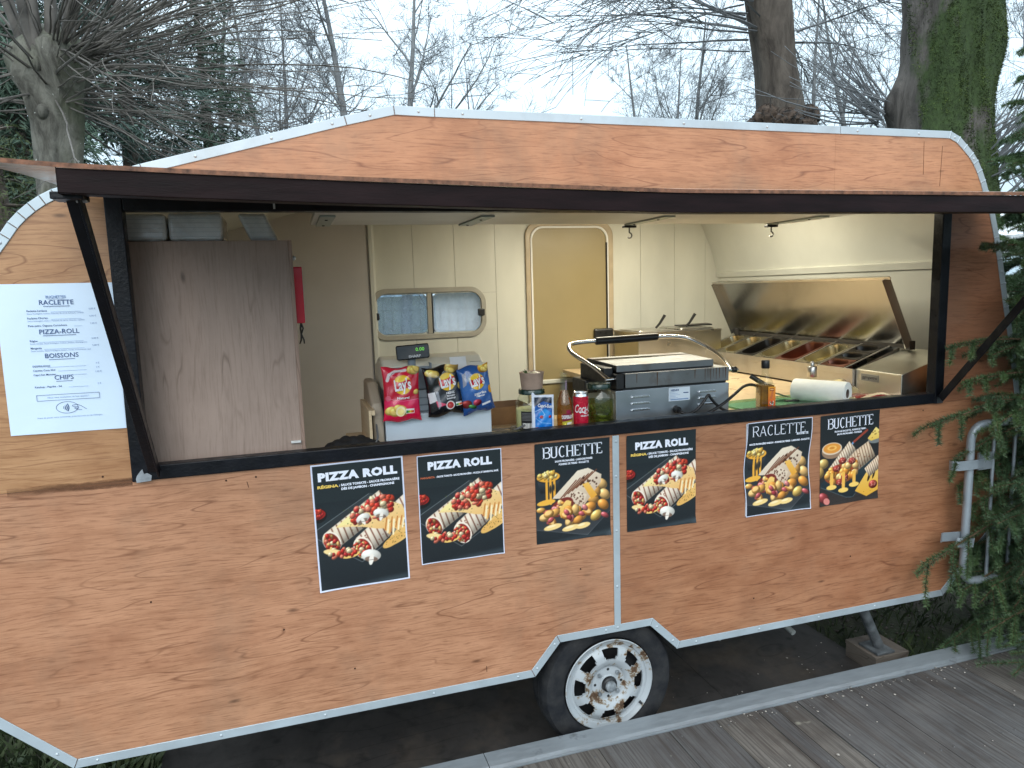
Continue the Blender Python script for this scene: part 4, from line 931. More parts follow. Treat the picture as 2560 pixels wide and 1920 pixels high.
poster('rightmost poster, wrap with chorizo slices, knife and cheese wedge', .932, 1.231, .8975, 1.280, pic_chorizo, 0, 'chorizo', tilt=-.9)

# ---- the printed menu left of the hatch
menu = thing('menu_sheet', 'large white printed menu sheet with prices left of the hatch', 'menu', (-1.902,-.0018,1.457), (0,R(.4),0))
mw, mh = .300, .433
mp = NT('menu_paper'); mn = mp.noise(mp.mapping(), 7, 3); mp.p(Base_Color=(.66,.80,.97), Roughness=.42, Coat_Weight=.25, Coat_Roughness=.3); mp.bump(mn, .25, .01)  # white paper, blue cast of the sky light put into its colour
mg = MB(); mg.grid(lambda u, v: (u*mw, -.0012*math.sin(u*5+v*3)**2, (1-v)*mh), 16, 20, flip=True); mg.build('sheet', mp.m, menu, smooth=80)
def mt(txt, x, v, size, mat=INKN, **k): text_on('lettering', txt, size, menu, (x*mw,-.0019,mh*(1-v)), mat, **k)
INKG = plain('grey_blue_ink', (.22,.32,.52), .5, 0, .05)
def rule(x0, x1, v, t=.0008, mat=INKN): MB().box(x0*mw,-.0021,mh*(1-v)-t/2,x1*mw,-.0015,mh*(1-v)+t/2).build('rule', mat, menu)
mt('BUCHETTES', .50, .088, .0095, INKG, offset=.0003); rule(.43,.57,.101, .0006)
for txt, v, s_ in (('RACLETTE',.125,.021),('PIZZA-ROLL',.318,.021),('BOISSONS',.478,.021),('CHIPS',.626,.021)):
    mt(txt, .50, v, s_*.9, INKN, offset=.0002); hw = len(txt)*.0155*.9; rule(.5-hw,.5+hw,v+.024,.0012)
for v, a, b, pr in ((.178,'Raclette-Lardons','Sauce fromagère maison, Pommes de terre, Lardons, raclette','6,00 €'),(.226,'Raclette-Chorizo','Sauce fromagère maison, Pommes de terre, Chorizo, raclette','6,00 €'),(.276,'Petit extra: Oignons-Cornichons',None,'1,00 €'),
                    (.376,'Régina','Sauce tomate, Sauce fromagère maison, Jambon, champignons','5,00 €'),(.424,'Margarita','Sauce tomate, Sauce fromagère maison, mozza et emmental rapé','5,00 €'),
                    (.545,'DESPERADOS',None,'4 €'),(.573,'Canette Coca 33cl',None,'2 €'),(.602,'Capri-Sun Monster',None,'1,00 €'),(.684,'Ketchup - Paprika - Sel',None,'2 €')):
    mt(a, .245, v, .0074, INKN, align='LEFT', offset=.0001); rule(.245+len(a)*.0125,.70,v+.008,.0005,INKG); mt(pr, .80, v-.006, .0068, INKG)
    if b: mt(b, .245, v+.018, .0058, INKG, align='LEFT')
bx = MB(); ring(bx, [(.25*mw,mh*.262),(.79*mw,mh*.262),(.79*mw,mh*.222),(.25*mw,mh*.222)], [(.25*mw+.0008,mh*.262-.0008),(.79*mw-.0008,mh*.262-.0008),(.79*mw-.0008,mh*.222+.0008),(.25*mw+.0008,mh*.222+.0008)], -.0021, -.0015); bx.build('rule', INKN, menu)
mt('Nous vous souhaitons un bon appétit !', .52, .758, .0068, INKG)
ic = MB(); el = [(.50*mw+.0285*math.cos(R(a)), mh*.170+.0175*math.sin(R(a))) for a in range(0,360,10)]; el2 = [(.50*mw+.0275*math.cos(R(a)), mh*.170+.0165*math.sin(R(a))) for a in range(0,360,10)]
ring(ic, el, el2, -.0021, -.0015)
for k in range(4):
    rr_ = .005+.0042*k; pa = [(.455*mw+rr_*math.cos(R(a)),-.0016,mh*.170+rr_*math.sin(R(a))*1.05) for a in range(-38,39,8)]; ic.tube(pa, .0009+.00012*k, 5)
hand = [(.545,.182),(.56,.186),(.60,.181),(.635,.170),(.66,.155)]
for ln in ([(.545,.182),(.585,.187),(.615,.178),(.665,.152)],[(.545,.182),(.548,.174),(.58,.172),(.60,.166)],[(.565,.166),(.585,.160),(.60,.150),(.625,.148)],[(.565,.166),(.563,.160),(.59,.150)]): ic.tube([(x_*mw,-.0016,z_*mh) for x_, z_ in ln], .0006, 5)
ic.build('contactless_symbol', INKN, menu)
mt('Avant de passer votre commande, prévenez-nous en cas d\'allergies.', .52, .893, .0062, INKG)
# ================================================================== things in the stall
CT = 1.290   # counter top
# ---- cabinet, packs on it, fire blanket
cab = thing('plywood_cabinet', 'tall grey-brown plywood cabinet at the left of the hatch', 'cabinet', (0,0,0))
MB().box(-1.62,.115,.47,-1.1012,.127,2.013).build('front_panel', PLY_GREY, cab, bevel=.001)
MB().box(-1.1010,.115,.47,-1.089,.50,2.013).build('side_panel', plywood('plywood_cabinet_side', (.34,.23,.18), (.30,.20,.15), (.16,.10,.07), True, .5, 6.), cab, bevel=.001)
MB().box(-1.62,.128,2.000,-1.102,.50,2.012).build('top_panel', PLY_GREY, cab)
MB().box(-1.135,.1005,1.342,-1.103,.1145,1.349).build('catch', WHITE, cab, bevel=.001)
MB().lathe([(.0001,-.004),(.006,-.003),(.008,.004)], (-1.085,.16,1.957), 'y', 10, False).build('screw_head', GALV, cab)
PACK = plain('plastic_wrapped_white', (.93,.95,.96), .28, 0, .12, 9, .6, 26, coat=.6)
def pack(label, x0, x1, y0, h, sl=0.):
    mb = MB(); n = 10
    def f(u, v):
        # soft block wrapped in film
        return None
    ys = .25; z0 = 2.0140
    P = thing('napkin_pack', label, 'napkin pack', ((x0+x1)/2, y0+ys/2, z0), group='wrapped packs on the cabinet')
    w = (x1-x0)/2
    for side in range(1):
        b = MB().box(-w, -ys/2, 0, w, ys/2, h)
        b.v = [(vx+(sl*h if vz > 0 else 0), vy, vz) for vx, vy, vz in b.v]
        b.build('paper_stack', PACK, P, bevel=.012, seg=3)
    for k in range(5):
        zz = h*(.15+.16*k); MB().box(-w+.006+sl*zz, -ys/2-.0012, zz, w-.006+sl*zz, -ys/2+.001, zz+.0016).build('fold_shade', plain('pack_shadow', (.66,.69,.70), .5), P)  # grey strips painted as the shade between folded layers
    fm = MB(); fm.grid(lambda u, v: (-w*.97+2*w*.97*u+sl*h*v, -ys/2-.0035-.002*math.sin(u*17+v*5)*math.sin(v*9), .002+(h-.004)*v), 18, 8); fm.build('film', glass('cling_film', (.97,.98,1.), .15, 1.3), P, smooth=80)
pack('clear-wrapped white napkin pack, leftmost on the plywood cabinet', -1.598, -1.462, .13, .084)
pack('clear-wrapped white napkin pack, middle one on the plywood cabinet', -1.455, -1.297, .13, .088)
pack('slumped white napkin pack at the right edge of the cabinet top', -1.215, -1.128, .15, .088, -.42)
fbk = thing('fire_blanket_case', 'bright red fire blanket case hung on the cabinet side', 'fire blanket', (-1.0885,.38,1.735))
MB().box(.0005,-.09,0,.030,.09,.198).build('case', plain('red_plastic', (.86,.02,.06), .35, 0, .05), fbk, bevel=.003)
MB().box(.0302,-.088,.004,.0315,.088,.194).build('case_rim', WHITE, fbk)
for k, dx in ((0,.004),(1,-.006)):
    MB().tube([(.016,-.06,0),(.018+dx,-.062,-.02),(.014,-.060,-.04),(.018+dx,-.062,-.062),(.016+dx*1.6,-.06,-.075)], [.004,.003,.0035,.003,.0025], 6).build('pull_strap', BLACKP, fbk)

# ---- cash register (its back and customer display face the hatch)
reg = thing('cash_register', 'beige and grey cash register with raised customer display', 'cash register', (-.62,.30,CT))
RG = plain('register_grey', (.52,.60,.68), .42, 0, .04, 6); RB = plain('register_beige', (.68,.65,.55), .45, 0, .05, 6); RD = plain('register_dark', (.23,.27,.31), .45, 0, .05)
MB().box(-.19,-.125,.0,.205,.20,.105).build('cash_drawer', RG, reg, bevel=.004)
MB().box(-.175,-.085,.106,.195,.19,.185).build('body', plain('register_body', (.40,.46,.52), .45, 0, .05), reg, bevel=.006)
MB().box(-.170,-.088,.128,.190,-.0845,.132).build('body_groove', RD, reg); MB().box(-.170,-.088,.155,.190,-.0845,.159).build('body_groove', RD, reg)
hp = [(-.075,.186),(-.080,.235),(-.060,.275),(-.02,.297),(.05,.305),(.16,.27),(.19,.186)]
MB().prism(hp, -.182, .198, 'yz').build('printer_cover', RB, reg, bevel=.008, seg=3)
MB().prism([(-.083,.188),(-.0855,.236),(-.066,.272),(-.060,.262),(-.066,.19)], -.150, -.008, 'yz').build('display_recess', RD, reg, bevel=.003)
MB().box(-.010,-.088,.19,-.006,-.05,.283).build('cover_seam', RD, reg)
MB().prism([(-.125,.0),(-.125,.10),(-.10,.150),(.02,.215),(.16,.215),(.20,.10),(.20,0)], -.232, -.194, 'yz').build('end_cap', plain('register_cap', (.42,.35,.27), .5, 0, .05), reg, bevel=.012, seg=3)
rp = MB(); rp.grid(lambda u, v: (.066+.062*u+.004*v, -.066-.055*max(0, v-.35)+.0*u-.012*math.sin(v*3), .298-.115*v+.006*math.sin(v*3)), 4, 10); rp.build('receipt_paper', plain('receipt', (.80,.80,.80), .6), reg, smooth=60)
MB().box(.145,-.0615,.2755,.187,-.060,.2765).build('tear_edge', BLACKP, reg)
MB().tube([(-.075,-.055,.24),(-.073,-.058,.305)], .015, 14).build('display_pole', RD, reg, smooth=50)
dsp = MB().prism(rrect(-.060,-.027,.060,.027,.008,4), -.015, .022).build('display', plain('display_black', (.006,.006,.008), .12, 0, .05), reg, bevel=.004, loc=(-.071,-.075,.326), rot=(R(-6),R(-3.5),R(-9)))
text_on('digits', '0.00', .018, dsp, (.027,-.0155,.007), emit('green_segment', (.20,.85,.08), .8), width=.031)
text_on('display_mark', 'SHARP', .0125, dsp, (.006,-.0155,-.0165), plain('silver_print', (.62,.62,.64), .4), width=.044, offset=.0004)
crd = MB().tube([(-.19,.10,.16),(-.218,-.02,.135),(-.221,-.115,.09),(-.222,-.150,.035),(-.245,-.205,.008),(-.285,-.228,.004)], .0035, 8).build('power_cord', plain('grey_cord', (.16,.165,.175), .5), reg, smooth=60)
crate = thing('wooden_crate', 'pale wooden crate beside the cash register', 'crate', (-.86,.28,CT))
MB().box(-.010,-.14,0,.0,.16,.135).build('crate_side', WOODC, crate, bevel=.001); MB().box(.0005,-.14,.118,.012,.16,.135).build('crate_rim', WOODC, crate); MB().box(.0006,.149,0,.075,.16,.117).build('crate_side', WOODC, crate)
bag_ = thing('black_bag', 'flat black bag lying on the counter left of the register', 'bag', (-.93,.16,CT)); bb = MB(); bb.grid(lambda u, v: (-.10+.20*u, -.07+.14*v, .002+.045*math.sin(math.pi*min(1, max(0, u*.96+.02)))**.7*math.sin(math.pi*v)**.6+.006*math.sin(u*21)*math.sin(v*13)), 24, 14); bb.build('bag_body', plain('black_fabric', (.008,.008,.009), .8, 0, .2), bag_, smooth=70)

# ---- crisp bags
CAR_RED, LY = (206,28,58), (236,190,36)
def logo(c, cx, cy, r):
    c.flat(cx, cy, r*1.06, r*1.06, 0, (240,196,60)); c.flat(cx, cy, r, r, 0, LY); c.flat(cx-.1*r, cy-.45*r, r*.7, r*.35, 0, (250,218,70), .7, .4)
    pts = [(cx-r*1.10,cy-.46*r),(cx-.5*r,cy-.28*r),(cx,cy-.34*r),(cx+.5*r,cy-.55*r),(cx+1.10*r,cy-.52*r),(cx+1.10*r,cy+.34*r),(cx+.5*r,cy+.38*r),(cx,cy+.52*r),(cx-.5*r,cy+.58*r),(cx-1.10*r,cy+.46*r)]
    m = c.inside(pts) & (((c.X-cx)**2+(c.Y-cy)**2) < (r*1.04)**2); c.blend(m*1., (200,24,46))
def chips(c, x, y, k, n=3):
    for i in range(n): c.ball(x+.07*k*i-.05*k, y+.03*k*math.sin(i*2.1), .10*k, .075*k, 20*i-15, (236,200,96), .25, .35); c.flat(x+.07*k*i-.05*k, y+.03*k*math.sin(i*2.1), .07*k, .05*k, 20*i-15, (246,222,140), .5)
def nutri(c, x, y, w):
    c.poly([(x,y),(x+w,y),(x+w,y+w*.55),(x,y+w*.55)], (240,240,240))
    for i, col in enumerate(((20,120,70),(120,180,60),(240,200,50),(230,130,50),(215,60,40))): c.poly([(x+w*(.05+.18*i),y+w*.22),(x+w*(.23+.18*i),y+w*.22),(x+w*(.23+.18*i),y+w*.48),(x+w*(.05+.18*i),y+w*.48)], col)
def bag_art(kind):
    asp = 1.42
    if kind == 'red':
        c = Cv(84, 120, (205,26,60), asp); c.vgrad((212,34,62), (190,18,50), 0, .8); c.vgrad((226,40,96), (214,26,70), .86, 1.2)
        c.line([(.10,.34),(.16,.20),(.34,.10),(.60,.09)], .075, (226,214,216)); c.line([(.16,.25),(.26,.15),(.46,.115)], .014, (130,120,124)); c.ball(.84, .08, .20, .13, -10, (206,176,110), .3, .4); chips(c, .80, .10, 1.1, 3)
        c.line([(.06,.80),(.5,.88),(1,.84)], .012, (236,120,160)); logo(c, .50, .46, .235); chips(c, .93, .66, .9, 1); chips(c, .24, 1.12, 1.5, 4); c.flat(.42,1.14,.13,.13,0,(250,236,190)); c.flat(.42,1.15,.09,.09,0,(244,222,140)); nutri(c, .56, 1.08, .24); c.line([(.08,.75),(.12,.5)], .01, (230,120,140)); c.flat(.10,.80,.07,.07,0,(228,130,150),.7)
    elif kind == 'black':
        c = Cv(84, 120, (20,20,24), asp); chips(c, .24, .16, 1.4, 2); c.ball(.80, .08, .24, .13, -14, (204,168,90), .4, .45); chips(c, .74, .14, 1.0, 2); c.flat(.5,.9,.5,.28,0,(74,78,88),.55,.5); logo(c, .60, .46, .235)
        c.poly([(.02,.72),(.20,.70),(.24,.96),(.04,1.02)], (226,226,230)); c.poly([(.20,.95),(.52,1.10),(.24,1.14)], (226,90,120)); c.poly([(.22,.68),(.30,.70),(.34,1.10),(.26,1.20)], (190,194,204), None, (0,1), .7); c.flat(.60,1.13,.125,.125,0,(238,236,236)); c.flat(.60,1.13,.095,.095,0,(176,34,36)); c.flat(.57,1.11,.03,.03,0,(226,90,80)); nutri(c, .76, 1.07, .21); c.flat(.97,.62,.07,.10,0,(216,182,84))
    else:
        c = Cv(84, 120, (46,92,160), asp); c.vgrad((40,84,150), (62,112,180), 0, .6); c.vgrad((58,108,178), (30,66,126), .7, 1.42); c.ball(.84, .10, .24, .15, -14, (226,160,46), .5, .45); chips(c, .84, .14, 1.0, 3); logo(c, .50, .48, .23)
        c.poly([(.10,.20),(.22,.16),(.16,.52),(.06,.60)], (224,196,180), None, (0,1), .6); c.ball(.10, 1.10, .14, .12, 0, (150,40,42)); c.ball(.40, 1.10, .13, .10, 0, (176,44,70)); c.ball(.25, 1.20, .13, .055, 25, (60,130,56)); c.flat(.92,.78,.09,.12,0,(224,160,46)); c.poly([(.54,1.16),(.84,1.12),(.84,1.18),(.54,1.22)], (226,226,230))
    c.grain(3); return c
FILM = printed('crisp_film', .22, .5)
def crisp_bag(label, x, z, w, h, kind, tilt, sub, rz=0.):
    P = thing('crisp_bag', label, 'crisp bag', (x,.155,z), (R(-4),R(tilt),R(rz)), 'crisp bags leaning on the register')
    T = .030; sd = {'red':1.,'black':2.3,'blue':4.1}[kind]
    def bulge(u, v):
        a, b = np.abs(2*u-1), np.abs(2*v-1)
        t = T*np.clip(1-a**2.4, 0, 1)**.55*np.clip(1-b**4.0, 0, 1)**.6
        wr = .0028*np.sin(u*13+sd+v*5)*np.sin(v*17+sd*2)*np.clip(1-a, 0, 1)**.3+.004*(b**3)*np.sin(u*24+sd*3)*(1-b**14)
        return t+wr*np.clip(1-b**10, 0, 1)*np.clip(1-a**6, 0, 1)
    def shp(u, v, sgn):
        b = np.abs(2*v-1); xx = (u-.5)*w*(.90+.10*b**3); zz = (.5-v)*h+.004*np.sin(u*9+sd)*b**6
        return xx, sgn*bulge(u, v), zz
    ink_sheet('bag_front', bag_art(kind), w, h, P, FILM, lambda u, v: shp(u, v, -1.))
    bk = MB(); bk.grid(lambda u, v: tuple(float(q) for q in shp(np.float64(u), np.float64(v), .5)), 20, 26); bk.build('bag_back', plain('silver_film', (.5,.5,.5), .3, .8), P, smooth=70)
    def wrap(me, cx, cz, rot=0):
        n = len(me.vertices); co = np.empty(n*3, np.float32); me.vertices.foreach_get('co', co); co = co.reshape(-1,3); c_, s_ = math.cos(R(rot)), math.sin(R(rot))
        X_, Z_ = co[:,0]*c_-co[:,1]*s_+cx, co[:,0]*s_+co[:,1]*c_+cz; u = X_/w/.93+.5; v = .5-Z_/h
        me.vertices.foreach_set('co', np.stack([X_, -bulge(u, v)-.0028, Z_], 1).astype(np.float32).ravel()); me.update(); return me
    lx = {'red':.0,'black':.10,'blue':.0}[kind]*w; lz = (.5-.47/1.42)*h
    put('lettering', wrap(text_mesh("Lay's", .052*w/.135, offset=.0016, width=.42*w, res=3), lx, lz, 6), P, plain('white_print', (.86,.86,.88), .4))
    for k, (tx, sz, vz, wd) in enumerate(sub): put('lettering', wrap(text_mesh(tx, sz, offset=.0003, width=wd*w), lx+(.03*w if kind != 'red' else 0), (.5-vz/1.42)*h, 2), P, plain('pale_print', (.78,.78,.82), .4))
    return P
crisp_bag('red crisp bag leaning on the cash register, leftmost of three', -.750, 1.474, .140, .193, 'red', 1., [('Naturel', .012, .80, .30)], 3)
crisp_bag('black crisp bag leaning on the cash register, between the red and the blue', -.598, 1.476, .138, .180, 'black', -5., [('HEINZ', .011, .78, .22), ('tomato', .010, .855, .22), ('ketchup', .010, .93, .24)], 2)
crisp_bag('blue crisp bag leaning on the cash register, rightmost of three', -.478, 1.474, .130, .172, 'blue', -7., [('paprika', .012, .83, .36), ('Flavour', .010, .91, .26)], 8)

# ---- jars, cup, pouch, bottle, can
GL = glass('jar_glass', (.97,.99,.97), .03)
def jar(label, x, y, r, h, content):
    P = thing('glass_jar', label, 'jar', (x,y,CT+.0005), group='large jars with green lids'); n = 40
    prof = [(r*.86,0),(r*.98,.006),(r,.018),(r,h*.66),(r*.97,h*.72),(r*.72,h*.88),(r*.70,h*.90),(r*.70,h*.96)]
    t = .003; inn = [(a-t, b+(t if i == 0 else 0)) for i, (a, b) in enumerate(prof)]
    MB().lathe([(.0001,0)]+prof+inn[::-1]+[(.0001,.004)], n=n, close=False).build('glass_wall', GL, P, smooth=40)
    MB().lathe([(.0001,h*.94),(r*.73,h*.895),(r*.775,h*.90),(r*.775,h*.995),(r*.74,h*1.012),(r*.60,h*1.014),(.0001,h*1.010)][1:], n=36).build('lid', plain('dark_green_lid', (.006,.030,.020), .22, .2, .1, 20, coat=.5), P, smooth=40)
    if content == 'juice':
        MB().lathe([(.0001,.0045),(r-.0036,.0045),(r-.0036,h*.56),(.0001,h*.56)][1:], n=36).build('pale_brine', plain('pale_yellow_cream', (.62,.58,.28), .4, 0, .1, 14), P, smooth=40)
        lb = MB(); b = []
        for i in range(13): a = R(-148+70*i/12); b.append((math.cos(a)*(r+.0008), math.sin(a)*(r+.0008)))
        for i, (bx_, by_) in enumerate(b):
            lb.v += [(bx_,by_,.022),(bx_,by_,h*.54)]
            if i: lb.f.append((2*i-2,2*i,2*i+1,2*i-1))
        lab = lb.build('label', plain('black_label', (.012,.012,.014), .4), P)
        for k in range(6): 
            a0 = R(-108); mb = MB()
            for i in range(9): a = R(-144+62*i/8); mb.v += [(math.cos(a)*(r+.0016), math.sin(a)*(r+.0016), h*(.34+.03*k)),(math.cos(a)*(r+.0016), math.sin(a)*(r+.0016), h*(.34+.03*k)+.0018)]; 
            mb.f = [(2*i-2,2*i,2*i+1,2*i-1) for i in range(1, 9)]; mb.build('label_text', plain('grey_print', (.25,.25,.26), .5), lab)
        for i in range(11):
            a = R(-140+40*i/10); MB().box(-.0013*(1+i % 3*.5),-.0006,0,.0013*(1+i % 3*.5),.0004,.020).build('bar_code', WHITE, lab, loc=(math.cos(a)*(r+.0016), math.sin(a)*(r+.0016), .026), rot=(0,0,a+R(90)))
    else:
        MB().lathe([(r-.0042,.0045),(r-.0042,h*.62)], n=36).build('brine', glass('green_brine', (.74,.80,.45), .05, 1.2, .10, (.20,.21,.06)), P, smooth=40)
        rg = random.Random(4); GM = [plain('gherkin_a', (.13,.15,.028), .35, 0, .2, 40), plain('gherkin_b', (.08,.10,.02), .35, 0, .2, 40), plain('gherkin_c', (.19,.20,.05), .35, 0, .2, 40)]
        for i in range(26):
            a = rg.uniform(0, 6.28); q = r*rg.uniform(.35,.70); c_ = Vector((q*math.cos(a), q*math.sin(a), rg.uniform(.014, h*.44))); d = Vector((-math.sin(a), math.cos(a), rg.uniform(-.5,.5))).normalized(); up = Vector((0,0,1)); L_ = .021
            MB().tube([c_-d*L_+up*.002, c_-d*L_*.55, c_-up*.002, c_+d*L_*.55, c_+d*L_+up*.002], [.003,.007,.0078,.007,.0035], 8).build('gherkin', GM[i % 3], P, smooth=60)
    return P
jar('glass jar of pale cream with black label, standing under the paper cup', -.258, .165, .064, .166, 'juice')
jar('glass jar full of green gherkins beside the contact grill', .012, .150, .060, .170, 'pickles')
cup = thing('paper_cup', 'kraft paper cup of pale cream with herb, on the jar lid', 'cup', (-.256,.165,CT+.1690))
MB().lathe([(.0001,0),(.040,0),(.046,.058),(.0475,.060),(.0475,.062),(.045,.061),(.0435,.054)][1:], n=32, close=False).build('cup_wall', plain('kraft_pink', (.42,.30,.235), .65, 0, .08, 30), cup, smooth=40)
cr_ = MB(); cr_.grid(lambda u, v: (.043*u*math.cos(6.2832*v), .043*u*math.sin(6.2832*v), .055+.006*math.sin(v*19)*u*(1-u)*3+.006*(1-u)), 6, 24); cr_.build('cream', plain('cream_sauce', (.76,.70,.50), .4), cup, smooth=70)
for a in range(5): 
    q = R(150+a*22); MB().tube([(-.022,-.012,.058),(-.022+.010*math.cos(q)*(1+a % 2*.6),-.012+.008*math.sin(q),.066+.004*(a % 3))], [.004,.0015], 5).build('herb_leaf', plain('herb_green', (.05,.09,.02), .6), cup)
pou = thing('drink_pouch', 'blue and silver drink pouch standing in front of the cream jar', 'drink pouch', (-.250,.066,CT+.085), (R(-3),R(1.5),R(-4)))
def pouch_art():
    c = Cv(60, 100, (216,222,236), 1.68); c.poly([(.12,.10),(.90,.12),(.90,1.56),(.14,1.60)], (18,70,150), (24,130,214), (0,1)); c.poly([(.12,.10),(.90,.12),(.90,.40),(.5,.28),(.12,.50)], (12,22,50)); c.dots(14, .15, .14, .88, .36, .010, (180,200,230)); c.poly([(.30,.78),(.60,.60),(.86,.80),(.84,1.40),(.30,1.40)], (34,150,226), (20,110,200)); c.line([(.14,.72),(.40,.60),(.56,.86),(.30,1.0)], .022, (180,210,240)); c.line([(.16,1.0),(.40,1.2),(.86,1.26)], .018, (150,200,240)); c.ball(.42,.96,.08,.07,0,(200,50,60)); c.ball(.80,.96,.07,.07,0,(190,44,56)); c.ball(.22,1.46,.10,.08,0,(170,34,50)); c.ball(.66,1.52,.14,.06,0,(200,54,64)); c.grain(3); return c
pb = lambda u, v: .011*np.clip(1-np.abs(2*u-1)**2.2,0,1)**.6*np.clip(v*1.3,0,1)**.8+.0012*np.sin(u*15+v*9)*np.sin(v*13)
ink_sheet('pouch_front', pouch_art(), .084, .141, pou, printed('pouch_film', .25, .4), lambda u, v: ((u-.5)*.084, -pb(u, v), (.5-v)*.141+.010*np.exp(-((u-.06)/.07)**2)*(v < .02)))
MB().grid(lambda u, v: ((u-.5)*.083, float(pb(np.float64(u), np.float64(v))), (.5-v)*.1405), 12, 16).build('pouch_back', plain('silver_film', (.5,.5,.5), .3, .8), pou, smooth=70)
tm = text_mesh('Capri-Sun', .017, offset=.0005, width=.054); text_me = put('lettering', tm, pou, plain('white_print', (.86,.86,.88), .4), (.004,-.0138,.031), (R(90),R(6),0))
bot = thing('beer_bottle', 'clear glass beer bottle with amber beer beside the red can', 'bottle', (-.152,.10,CT+.0005))
bp = [(.026,0),(.0305,.004),(.0305,.108),(.029,.122),(.019,.150),(.0155,.172),(.0135,.205),(.0140,.214),(.0148,.216),(.0148,.226),(.0125,.231)]
MB().lathe([(.0001,0)]+bp+[(.0105,.231),(.0108,.205),(.0128,.172),(.0165,.150),(.0265,.122),(.028,.108),(.028,.006),(.0001,.006)], n=36, close=False).build('bottle_glass', GL, bot, smooth=40)
MB().lathe([(.0278,.0065),(.0278,.108),(.0262,.122),(.0163,.150),(.0140,.160)], n=32).build('beer', glass('amber_beer', (.86,.50,.12), .02, 1.2, .30, (.50,.22,.03)), bot, smooth=40)
def wraplabel(name, r, z0, z1, a0, a1, mat, par, n=14, art=None):
    mb = MB()
    for i in range(n+1): a = R(a0+(a1-a0)*i/n); mb.v += [(r*math.cos(a), r*math.sin(a), z0),(r*math.cos(a), r*math.sin(a), z1)]
    mb.f = [(2*i-2,2*i,2*i+1,2*i-1) for i in range(1, n+1)]; return mb.build(name, mat, par, smooth=80)
def wrapink(name, c, r, z0, z1, a0, a1, par, mat):
    return ink_sheet(name, c, 1, 1, par, mat, lambda u, v: (r*np.cos(np.radians(a0+(a1-a0)*u)), r*np.sin(np.radians(a0+(a1-a0)*u)), z1+(z0-z1)*v))
def beer_art():
    c = Cv(70, 90, (120,70,20), 1.30); c.poly([(.06,.30),(.94,.22),(.94,.62),(.06,.70)], (120,24,44)); c.flat(.60,.18,.24,.10,0,(140,24,60)); c.poly([(.02,.72),(.98,.64),(.96,1.28),(.04,1.28)], (176,170,52), (220,180,50)); c.ball(.32,1.0,.16,.20,0,(226,206,60)); c.ball(.74,1.14,.15,.13,0,(190,30,34)); c.ball(.74,1.14,.07,.06,0,(226,80,60)); c.poly([(.42,.78),(.92,.74),(.92,.86),(.42,.90)], (226,226,214)); c.poly([(.5,.95),(.9,.92),(.8,1.02)], (60,130,60)); return c
wrapink('label', beer_art(), .0311, .008, .096, -128, -48, bot, printed('label_paper', .4, .1))
def wraptext(txt, size, r, z, ac, par, mat, rotv=False, **k):
    me = text_mesh(txt, size, **k); n = len(me.vertices); co = np.empty(n*3, np.float32); me.vertices.foreach_get('co', co); co = co.reshape(-1,3)
    if rotv: co = np.stack([co[:,1]*-1, co[:,0], co[:,2]], 1)
    a = R(ac)+co[:,0]/r; me.vertices.foreach_set('co', np.stack([r*np.cos(a), r*np.sin(a), z+co[:,1]], 1).astype(np.float32).ravel()); me.update(); return put('lettering', me, par, mat)
wraptext('DESPERADOS', .018, .0316, .064, -82, bot, plain('white_print', (.86,.86,.88), .4), offset=.0006, width=.052)
wraptext('DESPERADOS', .009, .0152, .182, -78, bot, plain('purple_print', (.42,.30,.42), .4), rotv=True, offset=.0004, width=.036)
can = thing('soda_can', 'slim red soda can with white script beside the beer bottle', 'can', (-.092,.085,CT+.0005))
MB().lathe([(.0001,.003),(.020,.003),(.023,0),(.0285,.010),(.029,.016),(.029,.138)][1:], n=40, close=False).build('can_body', plain('red_can_paint', (.62,.012,.045), .25, .25, .05, 20, coat=.5), can, smooth=35)
MB().lathe([(.029,.1382),(.0275,.145),(.0262,.1495),(.0268,.1515),(.0262,.153),(.0245,.152),(.0240,.148),(.0001,.148)], n=40, close=False).build('can_top', CHROME, can, smooth=35)
MB().box(-.006,-.012,.1485,.006,.010,.1500).build('pull_tab', CHROME, can, bevel=.001)
wraptext('Coca-Cola', .044, .0294, .092, -66, can, plain('white_print', (.86,.86,.88), .4), offset=.0006, shear=.32, width=.094); wraptext('ORIGINAL TASTE', .0075, .0294, .066, -70, can, plain('white_print', (.86,.86,.88), .4), offset=.0003, width=.045)
sw = MB()
for i in range(15): t_ = i/14; a = R(-118+62*t_); zc = .0775+.004*math.sin(t_*6.5); sw.v += [(.0294*math.cos(a), .0294*math.sin(a), zc-.0018*(1-t_)-.0006),(.0294*math.cos(a), .0294*math.sin(a), zc+.0022*math.sin(t_*3.14)+.0006)]
sw.f = [(2*i-2,2*i,2*i+1,2*i-1) for i in range(1, 15)]; sw.build('white_swoosh', plain('white_print', (.86,.86,.88), .4), can)
tray = thing('kraft_tray', 'brown kraft tray lying behind the cream jar', 'tray', (-.315,.42,CT))
MB().add([(-.09,-.06,0),(.09,-.06,0),(.09,.06,0),(-.09,.06,0),(-.11,-.08,.075),(.11,-.08,.075),(.11,.08,.075),(-.11,.08,.075)], [(0,3,2,1),(0,1,5,4),(1,2,6,5),(2,3,7,6),(3,0,4,7)]).build('tray_wall', plain('kraft_brown', (.27,.15,.07), .7, 0, .1, 20), tray)
tng = thing('serving_tongs', 'dark steel serving tongs on the counter beside the register', 'tongs', (-.378,.20,CT+.002), (0,0,R(-22)))
